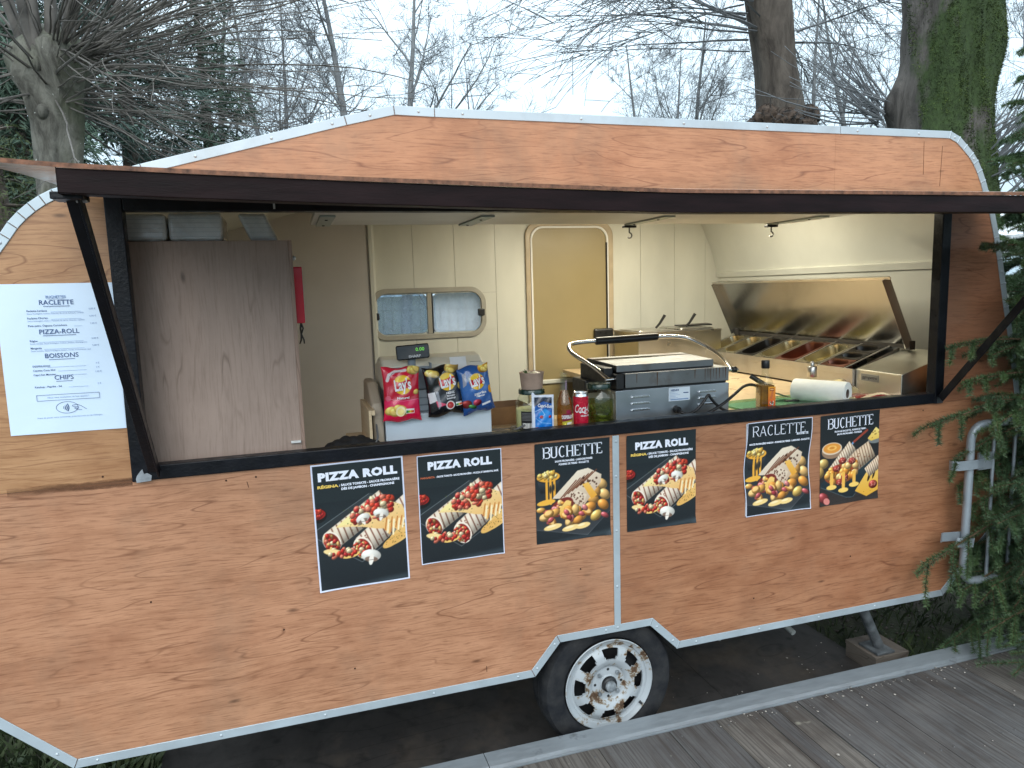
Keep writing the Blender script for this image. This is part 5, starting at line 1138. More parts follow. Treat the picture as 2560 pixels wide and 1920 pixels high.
for s_ in (-1, 1):
    MB().bar((-.085,.004*s_,.012),(.045,.020*s_,.012),.012,.004,(0,0,1)).build('tong_arm', plain('dark_steel', (.13,.115,.095), .4, .7, .2, 20), tng, bevel=.001)
    MB().prism([(.04,.008*s_),(.085,.012*s_),(.092,.030*s_),(.075,.036*s_),(.068,.030*s_),(.058,.036*s_),(.045,.030*s_)][::s_], .008, .022, 'xy').build('tong_claw', plain('dark_steel', (.13,.115,.095), .4, .7, .2, 20), tng, bevel=.001)
MB().box(-.10,-.014,.004,-.078,.014,.022).build('tong_hinge', BLACKP, tng, bevel=.002)
cbl = thing('grey_cable', 'grey cable looping over the sill beside the cream jar', 'cable', (-.33,.09,CT)); MB().tube([(-.075,-.02,.006),(-.02,.005,.03),(.03,.03,.040),(.055,.02,.028),(.062,.0,.004)], .004, 8).build('cable_run', plain('grey_cord', (.16,.165,.175), .5), cbl, smooth=60)

# ---- contact grill seen from behind
grl = thing('contact_grill', 'stainless steel contact grill with raised chrome handle on the counter', 'contact grill', (0,0,0))
ST2 = brushed('grill_steel', (.46,.50,.54), .34, 0, 2., dirt=.15, smear=(.20,.16,.12)); STS = brushed('stained_steel', (.25,.255,.26), .34, 0, 2., dirt=.9, smear=(.10,.045,.015))
x0, x1 = .086, .598; ZB = 1.306
MB().box(x0,.155,ZB,x1,.49,1.424).build('base', ST2, grl, bevel=.002)
MB().box(x1+.0006,.160,ZB+.002,x1+.003,.49,1.422).build('base_side', plain('burnt_side', (.075,.05,.03), .5, .4, .3, 10), grl)
for xx in (x0+.03, x1-.03):
    for yy in (.18,.46): MB().lathe([(.014,CT+.0004),(.014,ZB-.0004)], (xx,yy,0), 'z', 12).build('foot', BLACKP, grl)
lv = brushed('bright_louvre', (.70,.74,.78), .2, 0, 1.)
for xs_ in (x0+.095, x1-.115):
    for k in range(3): MB().prism([(0,.0),(.004,.008),(.078,.008),(.084,.0),(.078,-.001),(.004,-.001)], -.005, 0.).build('louvre', lv, grl, bevel=.0015, loc=(xs_-.03, .1545, 1.392-.026*k))
rp_ = MB().box(.318,.1535,1.366,.415,.1548,1.420).build('rating_plate', plain('pale_plate', (.62,.70,.78), .4), grl)
text_on('lettering', 'HENDI', .011, rp_, (.346,.1530,1.409), INKN, width=.036, offset=.0004)
for k in range(5): MB().box(.322,.1528,1.402-.006*k,.350+.010*(k % 3),.1534,1.4030-.006*k).build('plate_line', INKG, rp_)
MB().box(.326,.1528,1.3695,.408,.1534,1.3745).build('plate_line', INKG, rp_); MB().box(.385,.1528,1.395,.408,.1534,1.399).build('plate_line', INKN, rp_)
MB().box(x0+.035,.165,1.4245,x1-.008,.48,1.432).build('gasket', BLACKP, grl)
MB().box(x0+.040,.150,1.4325,x1-.004,.47,1.490).build('lower_lid', STS, grl, bevel=.002)
MB().box(x0+.005,.158,1.428,x0+.0395,.46,1.488).build('lid_side', BLACKP, grl, bevel=.003)
rs = random.Random(8)
for xx, wd in ((.175,.0028),(.265,.004),(.435,.004),(.482,.003),(.492,.002),(.500,.0025),(.508,.003),(.521,.0022),(.534,.003),(.549,.0035),(.566,.002),(.578,.004)):
    L_ = rs.uniform(.035,.055); MB().add([(xx-wd*.5,.1494,1.489),(xx+wd*.8,.1494,1.489),(xx+wd*.25,.1494,1.489-L_),(xx-wd*.1,.1494,1.489-L_)], [(0,3,2,1)]).build('grease_run', plain('burnt_grease', (.10,.045,.014), .35, 0, .3, 60), grl)
ul = MB(); b = [(x0+.035,.185,1.493),(x1-.055,.185,1.493),(x1-.055,.185,1.521),(x0+.035,.185,1.521),(x0+.075,.455,1.510),(x1-.025,.455,1.510),(x1-.025,.455,1.530),(x0+.075,.455,1.530)]
b = [(x0+.022,.190,1.491),(x1-.050,.190,1.491),(x1-.050,.190,1.520),(x0+.022,.190,1.520),(x0+.005,.445,1.500),(x1-.050,.445,1.500),(x1-.050,.445,1.530),(x0+.005,.445,1.530)]
ul.add(b, [(0,1,2,3),(3,2,6,7),(1,5,6,2),(4,7,6,5),(0,3,7,4),(0,4,5,1)]); ul.build('upper_lid', STS, grl, bevel=.003)
MB().box(x0-.03,.20,1.440,x0+.012,.44,1.512).build('hinge_housing', BLACKP, grl, bevel=.006)
MB().box(x0-.055,.33,1.395,x0+.03,.47,1.450).build('hinge_housing', BLACKP, grl, bevel=.006)
hd_ = [(.070,.18,1.468),(.03,.26,1.520),(-.02,.36,1.565),(-.004,.42,1.592),(.03,.44,1.596),(.08,.45,1.599),(.28,.45,1.601),(.45,.45,1.605),(.545,.45,1.600),(.60,.43,1.585),(.655,.34,1.535),(.66,.27,1.500),(.640,.20,1.470)]
# smooth the path
def smooth_path(p, it=2):
    p = [Vector(q) for q in p]
    for _ in range(it):
        o = [p[0]]
        for a, b in zip(p[:-1], p[1:]): o += [a*.75+b*.25, a*.25+b*.75]
        p = o+[p[-1]]
    return p
hpth = smooth_path(hd_); MB().tube(hpth, .0085, 10).build('handle_bar', CHROME, grl, smooth=60)
MB().tube([(.135,.449,1.5995),(.43,.449,1.6045)], .0165, 16).build('handle_grip', BLACKP, grl, smooth=50, bevel=.003)
MB().tube([(.052,.175,1.468),(.105,.175,1.470)], .006, 10).build('pivot_bolt', CHROME, grl, smooth=50); MB().tube([(.585,.195,1.470),(.668,.195,1.470)], .006, 10).build('pivot_bolt', CHROME, grl, smooth=50)
MB().lathe([(.012,0),(.014,.006),(.014,.016),(.010,.02)], (.640,.195,1.470), 'x', 12).build('pivot_knob', BLACKP, grl)
MB().lathe([(.0001,.132),(.013,.134),(.016,.150),(.016,.1545)][1:], (.352,0,1.332), 'y', 16).build('cable_gland', BLACKP, grl)
cp = smooth_path([(.352,.140,1.332),(.352,.118,1.325),(.375,.112,1.315),(.41,.112,1.322),(.445,.112,1.350),(.475,.112,1.392),(.482,.112,1.375),(.52,.112,1.335),(.56,.112,1.312),(.60,.112,1.304)])
MB().tube(cp, .006, 8).build('power_cord', BLACKP, grl, smooth=60)
cp = smooth_path([(.40,.100,1.300),(.46,.100,1.313),(.54,.106,1.345),(.61,.12,1.385),(.68,.17,1.402),(.76,.22,1.398),(.83,.235,1.370),(.845,.22,1.330),(.85,.19,1.298)])
MB().tube(cp, .0065, 8).build('power_cord', BLACKP, grl, smooth=60)

# ---- oil bottle, glass board, paper roll, tools
oil = thing('oil_bottle', 'square glass bottle of chilli oil with black cap on the sill', 'bottle', (.727,.092,CT+.0005), (0,0,R(-14)))
MB().prism(rrect(-.0315,-.0315,.0315,.0315,.009,3), 0, .128, 'xy').build('bottle_glass', glass('bottle_clear', (.95,.97,.93), .03), oil, bevel=.002)
MB().lathe([(.031,.1285),(.027,.142),(.0155,.165),(.0135,.172),(.0135,.196)], n=24).build('bottle_neck', glass('bottle_clear', (.95,.97,.93), .03), oil, smooth=40)
MB().prism(rrect(-.0285,-.0285,.0285,.0285,.007,3), .004, .122, 'xy').build('chilli_oil', plain('amber_oil', (.34,.15,.014), .15, 0, .45, 26, col2=(.10,.035,.006), coat=.6), oil)
MB().lathe([(.0155,.190),(.0165,.192),(.0165,.220),(.0150,.223)], n=24).build('cap', BLACKP, oil, smooth=40)
def oil_art():
    c = Cv(40, 110, (226,150,40), 2.6); c.vgrad((232,160,44), (214,96,40), 0, 1.6); c.poly([(.2,.18),(.8,.18),(.8,.42),(.2,.42)], (150,36,26)); c.poly([(.28,.24),(.72,.24),(.72,.34),(.28,.34)], (226,190,120)); c.chunks(18, .5, 1.62, .4, .22, .09, [(200,40,34),(240,236,226),(60,120,50),(214,70,40)]); c.vgrad((190,24,30), (176,20,28), 1.86, 2.6); c.poly([(.2,2.14),(.86,2.14),(.86,2.52),(.2,2.52)], (236,240,244)); c.flat(.5,2.33,.16,.16,0,(120,150,190)); return c
ink_sheet('label', oil_art(), .030, .112, oil, printed('label_paper', .4, .1), lambda u, v: (.000+u*.030, -.0322+u*0, .118-v*.112))
text_on('lettering', 'Pizza', .014, oil, (.015,-.0328,.085), INKR, rot=(R(90),R(-84),0), width=.030, offset=.0003)
gbd = thing('glass_board', 'green-edged glass cutting board lying on the counter', 'cutting board', (.93,.245,CT+.0005), (0,0,R(4)))
MB().box(-.24,-.135,.0,.23,.150,.012).build('glass_plate', glass('green_glass', (.62,.82,.70), .08), gbd, bevel=.002)
MB().box(-.22,-.12,-.0003,.21,.135,.0022).build('pale_backing', plain('pale_green_backing', (.36,.46,.36), .5, 0, .1, 8, stretch=(1,12,1)), gbd)
MB().box(.02,-.015,.0125,.085,.010,.0185).build('latch_clip', BLACKP, gbd, bevel=.001)
rol = thing('paper_towel_roll', 'white paper towel roll lying behind the sill', 'paper roll', (1.10,.205,CT+.0525), (0,0,R(-62)))
t_ = MB(); rL = .115
t_.lathe([(.020,-rL),(.050,-rL),(.051,-rL+.004),(.051,rL-.004),(.050,rL),(.020,rL),(.020,-rL)], axis='x', n=40, close=False); t_.build('towel_roll', plain('white_tissue', (.78,.80,.76), .8, 0, .03, 20, .25, 90), rol, smooth=40)
MB().lathe([(.0198,-rL+.001),(.0198,rL-.001)], axis='x', n=24, close=False).build('core_tube', plain('core_card', (.14,.10,.085), .8), rol)
MB().box(.02,-.085,-.0515,.105,-.048,-.0475).build('loose_sheet', plain('white_tissue', (.78,.80,.76), .8, 0, .03, 20, .25, 90), rol, bevel=.001)
spt = thing('spatula', 'spatula with black handle and steel blade behind the oil bottle', 'spatula', (.97,.36,CT), (0,0,0))
MB().tube([(-.085,.05,.115),(-.04,.02,.080),(.0,-.005,.050)], [.012,.0115,.010], 10).build('handle', BLACKP, spt, smooth=50)
MB().obox((.028,-.02,.028), (1,0,-.35), (0,1,0), (.35,0,1), .038, .030, .0015).build('blade', plain('dull_steel', (.20,.19,.17), .35, .8, .15, 10), spt)
pal = thing('pastry_scraper', 'grey plastic-handled peeler lying on the glass board', 'peeler', (.86,.26,CT+.013), (0,0,R(50)))
MB().tube([(-.05,0,.010),(.0,0,.022),(.05,.0,.034)], [.008,.012,.009], 10).build('handle', plain('grey_plastic', (.14,.14,.13), .45), pal, smooth=50); MB().box(-.095,-.006,.003,-.05,.006,.006).build('blade', STEEL, pal)
grt = thing('pepper_mill', 'steel and glass pepper mill in front of the pan station', 'pepper mill', (1.25,.44,CT))
MB().lathe([(.026,0),(.027,.012),(.021,.050),(.0195,.082)], n=24).build('glass_body', glass('bottle_clear', (.95,.97,.93), .03), grt, smooth=40)
MB().lathe([(.020,.0825),(.0215,.085),(.0215,.130),(.019,.134),(.010,.136),(.010,.148),(.0085,.152),(.006,.158)], n=24).build('steel_top', STEEL, grt, smooth=40)
# crumpled ham and cheese packets
def packet(label, x, y, z, w, d, rz, art, h=.018, sd=0., tilt=0.):
    P = thing('food_packet', label, 'food packet', (x,y,z), (R(tilt),0,R(rz)), 'opened packets in front of the pan station')
    c = Cv(44, 36, (150,20,34), d/w); art(c); c.grain(5)
    ink_sheet('packet_film', c, w, d, P, printed('packet_ink', .25, .5), lambda u, v: ((u-.5)*w, (.5-v)*d, .004+h*np.clip(np.sin(np.pi*u)*np.sin(np.pi*v), 0, 1)**.6+.006*np.abs(np.sin(u*5+sd)*np.sin(v*4+sd*1.7+u*3))+.0025*np.sin(u*13+v*6+sd)))
def art_red(c):
    c.vgrad((150,20,34), (104,12,26)); c.poly([(.0,.40),(.4,.26),(1.,.36),(1.,.44),(.4,.38)], (206,190,160)); c.line([(.0,.15),(.5,.22),(1.,.12)], .05, (70,10,20)); c.line([(.1,.5),(.6,.44),(1.,.52)], .03, (190,60,76))
def art_clear(c):
    c.vgrad((150,140,104), (190,176,130)); c.poly([(.1,.1),(.6,.05),(.5,.4)], (226,210,160)); c.poly([(.5,.3),(.95,.2),(.8,.6)], (60,14,22)); c.dots(12,.1,.1,.9,.6,.04,(214,204,170),.8)
def art_dark(c):
    c.vgrad((60,16,24), (30,18,20)); c.poly([(.05,.15),(.9,.05),(.95,.3),(.1,.42)], (176,28,44)); c.dots(14,.1,.35,.9,.7,.035,(210,206,200),.7)
packet('red and black packet lying behind the paper roll', 1.20, .34, CT+.012, .22, .12, -24, art_dark, .025, 1.)
packet('dark red flat packet, topmost behind the right sill corner', 1.33, .135, CT+.010, .24, .12, -4, art_red, .022, 2.2)
packet('red packet lying under the topmost one at the sill corner', 1.30, .20, CT+.002, .26, .14, 14, art_red, .018, 3.6)
packet('clear cheese packet propped against the housing', 1.33, .34, CT+.03, .16, .13, 8, art_clear, .03, 4.4, 28)
packet('small dark red packet in front of the food pans', 1.30, .46, CT+.01, .14, .12, 30, art_red, .028, 5.5, 18)
packet('crumpled clear packet beside the end of the paper roll', 1.20, .115, CT+.003, .13, .09, -8, art_clear, .022, 6.1)

# ---- refrigerated pan station along the right end
stn = thing('topping_station', 'stainless refrigerated topping station with raised lid along the end wall', 'topping station', (0,0,0))
SX0, SX1, SY0, SY1 = 1.43, 1.705, .375, 1.70; SZ0, SZ1 = 1.405, 1.500
sl = (SZ1-SZ0)/(SX1-SX0)
MB().add([(SX0,SY0,1.3),(SX1,SY0,1.3),(SX1,SY1,1.3),(SX0,SY1,1.3),(SX0,SY0,SZ0-.006),(SX1,SY0,SZ1-.006),(SX1,SY1,SZ1-.006),(SX0,SY1,SZ0-.006)], [(0,1,2,3),(0,4,5,1),(1,5,6,2),(2,6,7,3),(3,7,4,0)]).build('tub', STEEL, stn, bevel=.002)
fr = MB()
def sp(x, y, dz=0): return (x, y, SZ0+(x-SX0)*sl+dz)
for a, b in (((SX0-.004,SY0-.004),(SX0+.010,SY1)),((SX1-.012,SY0-.004),(SX1,SY1)),):
    pass
PW = .1785; ncol = 7
cols = [SY1-.020-PW*k for k in range(ncol)]
# rim bars between pans
for yy in [SY1-.006]+[c_-PW+.002 for c_ in cols]:
    MB().add([sp(SX0-.004,yy-.006,-.004),sp(SX1,yy-.006,-.004),sp(SX1,yy+.006,-.004),sp(SX0-.004,yy+.006,-.004),sp(SX0-.004,yy-.006,.0),sp(SX1,yy-.006,0.),sp(SX1,yy+.006,0.),sp(SX0-.004,yy+.006,0.)], [(0,3,2,1),(4,5,6,7),(0,1,5,4),(1,2,6,5),(2,3,7,6),(3,0,4,7)]).build('divider_bar', STEEL, stn)
MB().box(SX0-.006,SY0-.004,SZ0-.03,SX0-.0005,SY1,SZ0+.001).build('front_lip', STEEL, stn, bevel=.001)
PAN = brushed('pan_steel', (.66,.60,.44), .22, 0, 2., dirt=.1, smear=(.4,.3,.1))
fills = [('pan with a pale yellow film inside, farthest from the hatch', (.52,.40,.12)),('pan with yellow residue, second from the back wall',(.50,.38,.10)),('dark empty pan, third from the back wall',(.035,.032,.03)),('pan with grated cheese crumbs, fourth from the back wall',(.30,.26,.13)),('pan with a reddish bottom, fifth from the back wall',(.22,.07,.05)),('pan with yellowish grease, sixth from the back wall',(.46,.38,.12))]
def food_pan(label, y0, y1, xa, xb, col, depth=.055, small=False):
    P = thing('food_pan', label, 'food pan', sp((xa+xb)/2, (y0+y1)/2, .0012), (0,-math.atan(sl),0), 'steel pans in the topping station')
    lx, ly = (xb-xa)/2/math.cos(math.atan(sl)), (y1-y0)/2
    n = 5; o = rrect(-lx,-ly,lx,ly,.012,n); r1 = rrect(-lx+.016,-ly+.012,lx-.016,ly-.012,min(.045, ly*.6),n); r2 = rrect(-lx+.026,-ly+.020,lx-.026,ly-.020,min(.04, ly*.5),n)
    mb = MB(); m = len(o); mb.v = [(p[0],p[1],0) for p in o]+[(p[0],p[1],.0018) for p in r1]+[(p[0],p[1],-depth) for p in r2]
    mb.f = [(i,(i+1) % m,m+(i+1) % m,m+i) for i in range(m)]+[(m+i,m+(i+1) % m,2*m+(i+1) % m,2*m+i) for i in range(m)]+[tuple(range(3*m-1,2*m-1,-1))[::-1]]
    mb.build('pan_wall', PAN if col[0] > .1 and not (col[0] < .25 and col[1] < .1) else (brushed('dark_pan', (.10,.095,.09), .3, 0, 2.) if col[1] < .05 else brushed('red_pan', (.30,.14,.10), .3, 0, 2.)), P, smooth=35)
    fl_ = MB(); r3 = rrect(-lx+.027,-ly+.021,lx-.027,ly-.021,min(.04, ly*.5),n); fl_.add([(p[0],p[1],-depth+.002) for p in r3], [tuple(range(len(r3)))]); fl_.build('residue', plain('residue_%d' % int(col[0]*1000+col[1]*100), col, .3, 0, .4, 30, .4, 60), P)
    if 'crumbs' in label or 'reddish' in label or 'grease' in label:
        v_, f_ = scatter_stones(40, lambda r: r.uniform(-lx+.03,lx*.3), lambda r: r.uniform(-ly+.025,ly-.025), -depth+.003, .002, .005, np.random.default_rng(9)); put('food_crumbs', np_mesh('food_crumbs', v_, f_), P, plain('cheese_crumb', (.66,.56,.28), .6))
for k in range(6): food_pan('steel food '+fills[k][0], cols[k]-PW+.010, cols[k]-.004, SX0+.002, SX1-.030, fills[k][1])
y1_, y0_ = cols[6]-.004, cols[6]-PW+.010
food_pan('small dark food pan nearest the lid hinge', y0_, y1_, SX0+.172, SX1-.012, (.035,.03,.03), .04); food_pan('small reddish food pan, middle of the three beside the housing', y0_, y1_, SX0+.088, SX0+.170, (.14,.045,.04), .04); food_pan('small reddish food pan nearest the counter', y0_, y1_, SX0+.002, SX0+.086, (.16,.05,.04), .04)
# lid leaning open
LX0, LZ0, LX1, LZ1 = 1.700, 1.512, 1.545, 1.835
lt_ = NT('lid_steel'); ln_ = lt_.noise(lt_.mapping((1,40,1)), 2., 3); lt_.p(Base_Color=(.36,.365,.36), Metallic=1., Roughness=lt_.mr(ln_, .3, .7, .21, .27), Anisotropic=.5); LID = lt_.m
dn = Vector((LZ1-LZ0, 0, LX0-LX1)).normalized()
lidp = MB().add([(LX0,.30,LZ0),(LX0,1.70,LZ0),(LX1,1.70,LZ1),(LX1,.30,LZ1),(LX0+.006,.30,LZ0+.003),(LX0+.006,1.70,LZ0+.003),(LX1+.006,1.70,LZ1+.003),(LX1+.006,.30,LZ1+.003)], [(0,3,2,1),(4,5,6,7),(0,1,5,4),(1,2,6,5),(2,3,7,6),(3,0,4,7)]).build('lid', LID, stn)
d_ = Vector((LX1-LX0,0,LZ1-LZ0)).normalized(); nrm = Vector((d_.z,0,-d_.x))*-1
for yy in (.300,1.696):
    a_, b_ = Vector((LX0,yy,LZ0)), Vector((LX1,yy,LZ1)); MB().obox((a_+b_)/2+nrm*.021, d_, (0,1,0), nrm, (b_-a_).length/2, .002, .021).build('lid_side', LID, lidp)
MB().obox(Vector((LX1,1.0,LZ1))+nrm*.012, (0,1,0), d_, nrm, .70, .002, .013).build('lid_lip', STEEL, lidp); MB().obox(Vector((LX1,.985,LZ1))+d_*.004+nrm*.024, (0,1,0), d_, nrm, .72, .006, .002).build('lid_handle', STEEL, lidp)
MB().box(1.684,.295,1.488,1.716,.335,1.530).build('hinge_block', plain('dark_hinge', (.06,.055,.05), .5, .5), stn, bevel=.002); MB().box(1.684,1.665,1.488,1.716,1.705,1.530).build('hinge_block', plain('dark_hinge', (.06,.055,.05), .5, .5), stn, bevel=.002)
MB().box(1.700,.33,1.492,1.728,1.68,1.510).build('hinge_rail', plain('dark_hinge', (.06,.055,.05), .5, .5), stn)
MB().box(SX0-.010,SY1+.002,1.40,SX1,SY1+.016,1.455).build('end_seal', BLACKP, stn)
# compressor housing at the hatch end
hs = MB().add([(1.445,.105,CT+.001),(1.745,.105,CT+.001),(1.745,.372,CT+.001),(1.445,.372,CT+.001),(1.445,.105,1.405),(1.745,.105,1.490),(1.745,.372,1.490),(1.445,.372,1.405)], [(0,3,2,1),(4,5,6,7),(0,1,5,4),(1,2,6,5),(2,3,7,6),(3,0,4,7)]).build('housing', brushed('housing_steel', (.66,.64,.55), .34, 1, 2.), stn, bevel=.003)
pl_ = MB().obox((1.4445,.285,1.372), (0,1,0), (0,0,1), (1,0,0), .052, .016, .0015).build('name_plate', plain('grey_plate', (.26,.26,.24), .4, .5), stn)
text_on('lettering', 'ggmgastro', .019, pl_, (1.4425,.285,1.373), plain('black_print', (.02,.02,.02), .5), rot=(R(90),0,R(-90)), width=.088, offset=.0004)
for k in range(2): MB().box(1.60,.1035,1.335+.045*k,1.70,.1055,1.350+.045*k).build('vent_slot', BLACKP, stn)
MB().lathe([(.0001,.1030),(.008,.1030),(.009,.106)], (1.63,0,1.437), 'y', 14, False).build('knob', plain('grey_plastic', (.14,.14,.13), .45), stn)

# ---- bain-marie at the back with two lids and ladles
bn = thing('bain_marie', 'stainless bain-marie with two black-handled ladles beside the ochre door', 'bain-marie', (1.24,1.78,CT+.001))
MB().box(-.29,-.15,.03,.30,.20,.238).build('tank', brushed('bain_steel', (.58,.55,.47), .3, 0, 2.), bn, bevel=.003)
MB().box(-.293,-.153,.238,.303,.203,.248).build('rim', STEEL, bn, bevel=.002); MB().box(-.27,-.13,.0,.28,.18,.030).build('plinth', BLACKP, bn)
for k, x_ in enumerate((-.145,.145)): MB().prism(rrect(x_-.125,-.12,x_+.125,.17,.02,4), .2485, .254+.004*k, 'xy').build('lid', STEEL, bn, bevel=.003)
for x_ in (-.10,.12):
    MB().tube([(x_,-.02,.262),(x_+.02,-.035,.29),(x_+.05,-.05,.345)], [.007,.008,.010], 8).build('ladle_handle', BLACKP, bn, smooth=50)
MB().obox((.20,.02,.268), (1,.1,0), (0,1,.05), (0,0,1), .13, .035, .004).build('knife_rest', BLACKP, bn, bevel=.002)
# ================================================================== trees
def bark(name, c1, c2, scale=9, moss=None):
    if name in MATS: return MATS[name]
    t = NT(name); v = t.mapping((1,1,.28)); n1 = t.noise(v, scale, 7, .7, .6); n2 = t.noise(t.mapping(), 3.2, 4)
    c = t.mix(t.ramp(n1, [(.36,0.),(.62,1.)]), c2, c1); c = t.mix(t.ramp(n2, [(.5,0.),(.75,.5)]), c, tuple(x*1.35 for x in c1))
    if moss:
        mm = t.noise(t.mapping((1,1,.55), (2,1,7)), 1.9, 5, .62); sx = t.n('ShaderNodeSeparateXYZ'); t.t.links.new(t.tc.outputs['Object'], sx.inputs[0])
        side = t.math('ADD', t.math('MULTIPLY_ADD', mm, 1.6, -.34), t.mr(t.math('SUBTRACT', t.math('MULTIPLY', sx.outputs[0], .669), t.math('MULTIPLY', sx.outputs[1], .745)), -.34, -.02, -.28, .24)); c = t.mix(t.ramp(side, [(.44,0.),(.56,1.)]), c, t.mix(t.ramp(t.noise(t.mapping(), 22, 5, .7), [(.3,0.),(.7,1.)]), moss, tuple(x*2.4 for x in moss)))
    t.p(Base_Color=c, Roughness=.92); t.bump(n1, .9, .03); MATS[name] = t.m; return t.m
BARK_G = bark('grey_bark', (.155,.145,.130), (.050,.044,.038)); BARK_B = bark('brown_bark', (.120,.100,.082), (.040,.031,.025)); TWIG = plain('glare_pale_twig', (.165,.175,.185), .9, 0, .3, 3); TWIG_G = plain('greenish_twig', (.085,.080,.058), .9, 0, .3, 3); SHOOT = plain('grey_shoot', (.13,.118,.105), .75, 0, .35, 4)  # TWIG paled to blue-grey, veiling sky glare put into its colour
BARK_M = bark('mossy_bark', (.105,.095,.085), (.030,.026,.023), 8, (.016,.028,.007))
def vrand(rg): 
    while True:
        v = Vector((rg.uniform(-1,1), rg.uniform(-1,1), rg.uniform(-1,1)))
        if .05 < v.length < 1: return v.normalized()
def limb(rg, p, d, L_, n, bend, trop):
    pts = [Vector(p)]; d = Vector(d).normalized()
    for i in range(n):
        d = (d+vrand(rg)*bend+Vector((0,0,trop))).normalized(); pts.append(pts[-1]+d*(L_/n))
    return pts
def bare_tree(seed, H, r0, stems=1, spread=.55, dens=1.):
    """trunk with limbs, and a crown of branches and twigs, as two meshes; foot at the origin"""
    rg = random.Random(seed); T = MB(); C_ = MB()
    def sub(pts, rads, lvl):
        n = len(pts)-1
        k = {1: int(11*dens), 2: int(8*dens), 3: 6}[lvl]
        for i in range(k):
            t = rg.uniform(.22 if lvl < 3 else .1, 1.)*n; j = min(int(t), n-1); p = pts[j].lerp(pts[j+1], t-j); dd = (pts[j+1]-pts[j]).normalized()
            side = dd.cross(vrand(rg)).normalized(); dr = (dd*rg.uniform(.5,.9)+side*rg.uniform(.55,1.)).normalized()
            L_ = (pts[-1]-pts[0]).length*rg.uniform(.34,.62)*(1.1-.45*t/n); r = rads[j]*rg.uniform(.42,.6)
            m = {1:5,2:4,3:3}[lvl]; q = limb(rg, p, dr, L_, m, .20, .045); rr_ = [max(.0040, r*(1-.75*i_/m)) for i_ in range(m+1)]
            (C_).tube(q, rr_, 4 if lvl == 1 else 3, False)
            if lvl < 3: sub(q, rr_, lvl+1)
    for s_ in range(stems):
        a = 6.28*s_/max(1, stems)+rg.uniform(-.4,.4); lean = Vector((math.cos(a), math.sin(a), 0))*(.0 if stems == 1 else .16)
        tr = limb(rg, lean*.8, Vector((0,0,1))+lean, H*rg.uniform(.82,1.), 9, .06, .04); rr_ = [r0*(1-.88*i/9) for i in range(10)]; T.tube(tr, rr_, 8)
        nl = int(13*dens)
        for i in range(nl):
            t = (.20+.78*i/nl)*9; j = min(int(t), 8); p = tr[j].lerp(tr[j+1], t-j); a = rg.uniform(0, 6.28)
            d = Vector((math.cos(a)*spread, math.sin(a)*spread, rg.uniform(.45,.95))); L_ = H*rg.uniform(.26,.44)*(1.12-.6*t/9); r = max(.012, rr_[j]*rg.uniform(.34,.5))
            q = limb(rg, p, d, L_, 7, .13, .05); q_r = [max(.006, r*(1-.82*i_/7)) for i_ in range(8)]; T.tube(q, q_r, 5); sub(q, q_r, 1)
    return T.mesh('trunk', 60), C_.mesh('crown')
kinds = [bare_tree(11, 12.5, .19, 1, .60, .95), bare_tree(23, 11.0, .14, 2, .55, .78), bare_tree(37, 10.0, .12, 3, .50, .72)]
BARK_F = bark('glare_pale_bark', (.20,.21,.215), (.10,.105,.11))  # far trunks lightened in colour for the sky glare, like the twigs
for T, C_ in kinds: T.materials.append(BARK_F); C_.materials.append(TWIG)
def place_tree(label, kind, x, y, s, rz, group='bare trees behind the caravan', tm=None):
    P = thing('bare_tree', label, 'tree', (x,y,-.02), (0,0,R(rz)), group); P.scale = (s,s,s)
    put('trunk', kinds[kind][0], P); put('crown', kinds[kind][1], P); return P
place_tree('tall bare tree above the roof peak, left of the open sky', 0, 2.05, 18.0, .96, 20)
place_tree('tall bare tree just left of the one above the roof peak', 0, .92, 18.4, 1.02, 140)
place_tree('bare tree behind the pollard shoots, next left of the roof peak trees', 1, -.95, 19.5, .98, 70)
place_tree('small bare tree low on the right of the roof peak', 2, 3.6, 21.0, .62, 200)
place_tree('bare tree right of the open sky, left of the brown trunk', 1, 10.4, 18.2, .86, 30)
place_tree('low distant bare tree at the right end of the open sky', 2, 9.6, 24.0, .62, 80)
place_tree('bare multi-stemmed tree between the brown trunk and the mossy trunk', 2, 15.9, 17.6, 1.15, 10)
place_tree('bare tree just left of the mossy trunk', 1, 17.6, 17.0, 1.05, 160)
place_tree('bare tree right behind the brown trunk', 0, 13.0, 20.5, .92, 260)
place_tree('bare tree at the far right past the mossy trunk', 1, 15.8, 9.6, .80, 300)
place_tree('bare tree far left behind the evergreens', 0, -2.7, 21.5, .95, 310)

# ---- pollarded lime on the left: swollen head and long rods
pol = thing('pollard_tree', 'pollarded tree with swollen head and long radiating shoots, upper left', 'tree', (-2.93,5.0,-.02))
rg = random.Random(5); tk = MB(); ns = 20; zs_ = [0,.8,1.6,2.3,2.7,3.0,3.2,3.4,3.6,3.75,3.9,4.02,4.12,4.2]; rs_ = [.26,.22,.20,.19,.185,.175,.18,.19,.215,.26,.29,.27,.19,.08]
ph = [rg.uniform(0,6.28) for _ in range(8)]
for z, r in zip(zs_, rs_):
    for k in range(ns):
        a = 6.2832*k/ns; q = r*(1+.10*math.sin(3*a+ph[0]+z*1.5)+.09*math.sin(5*a+ph[1]-z*2.3)+(.16*math.sin(4*a+ph[2]+z*7) if z > 3.5 else .03*math.sin(7*a+z*5))); tk.v.append((q*math.cos(a)+.03*math.sin(z*2.1)+.02*(z-3.2), q*math.sin(a), z))
for i in range(len(zs_)-1):
    for k in range(ns): tk.f.append((i*ns+k, i*ns+(k+1) % ns, (i+1)*ns+(k+1) % ns, (i+1)*ns+k))
tk.f.append(tuple((len(zs_)-1)*ns+k for k in range(ns))); 
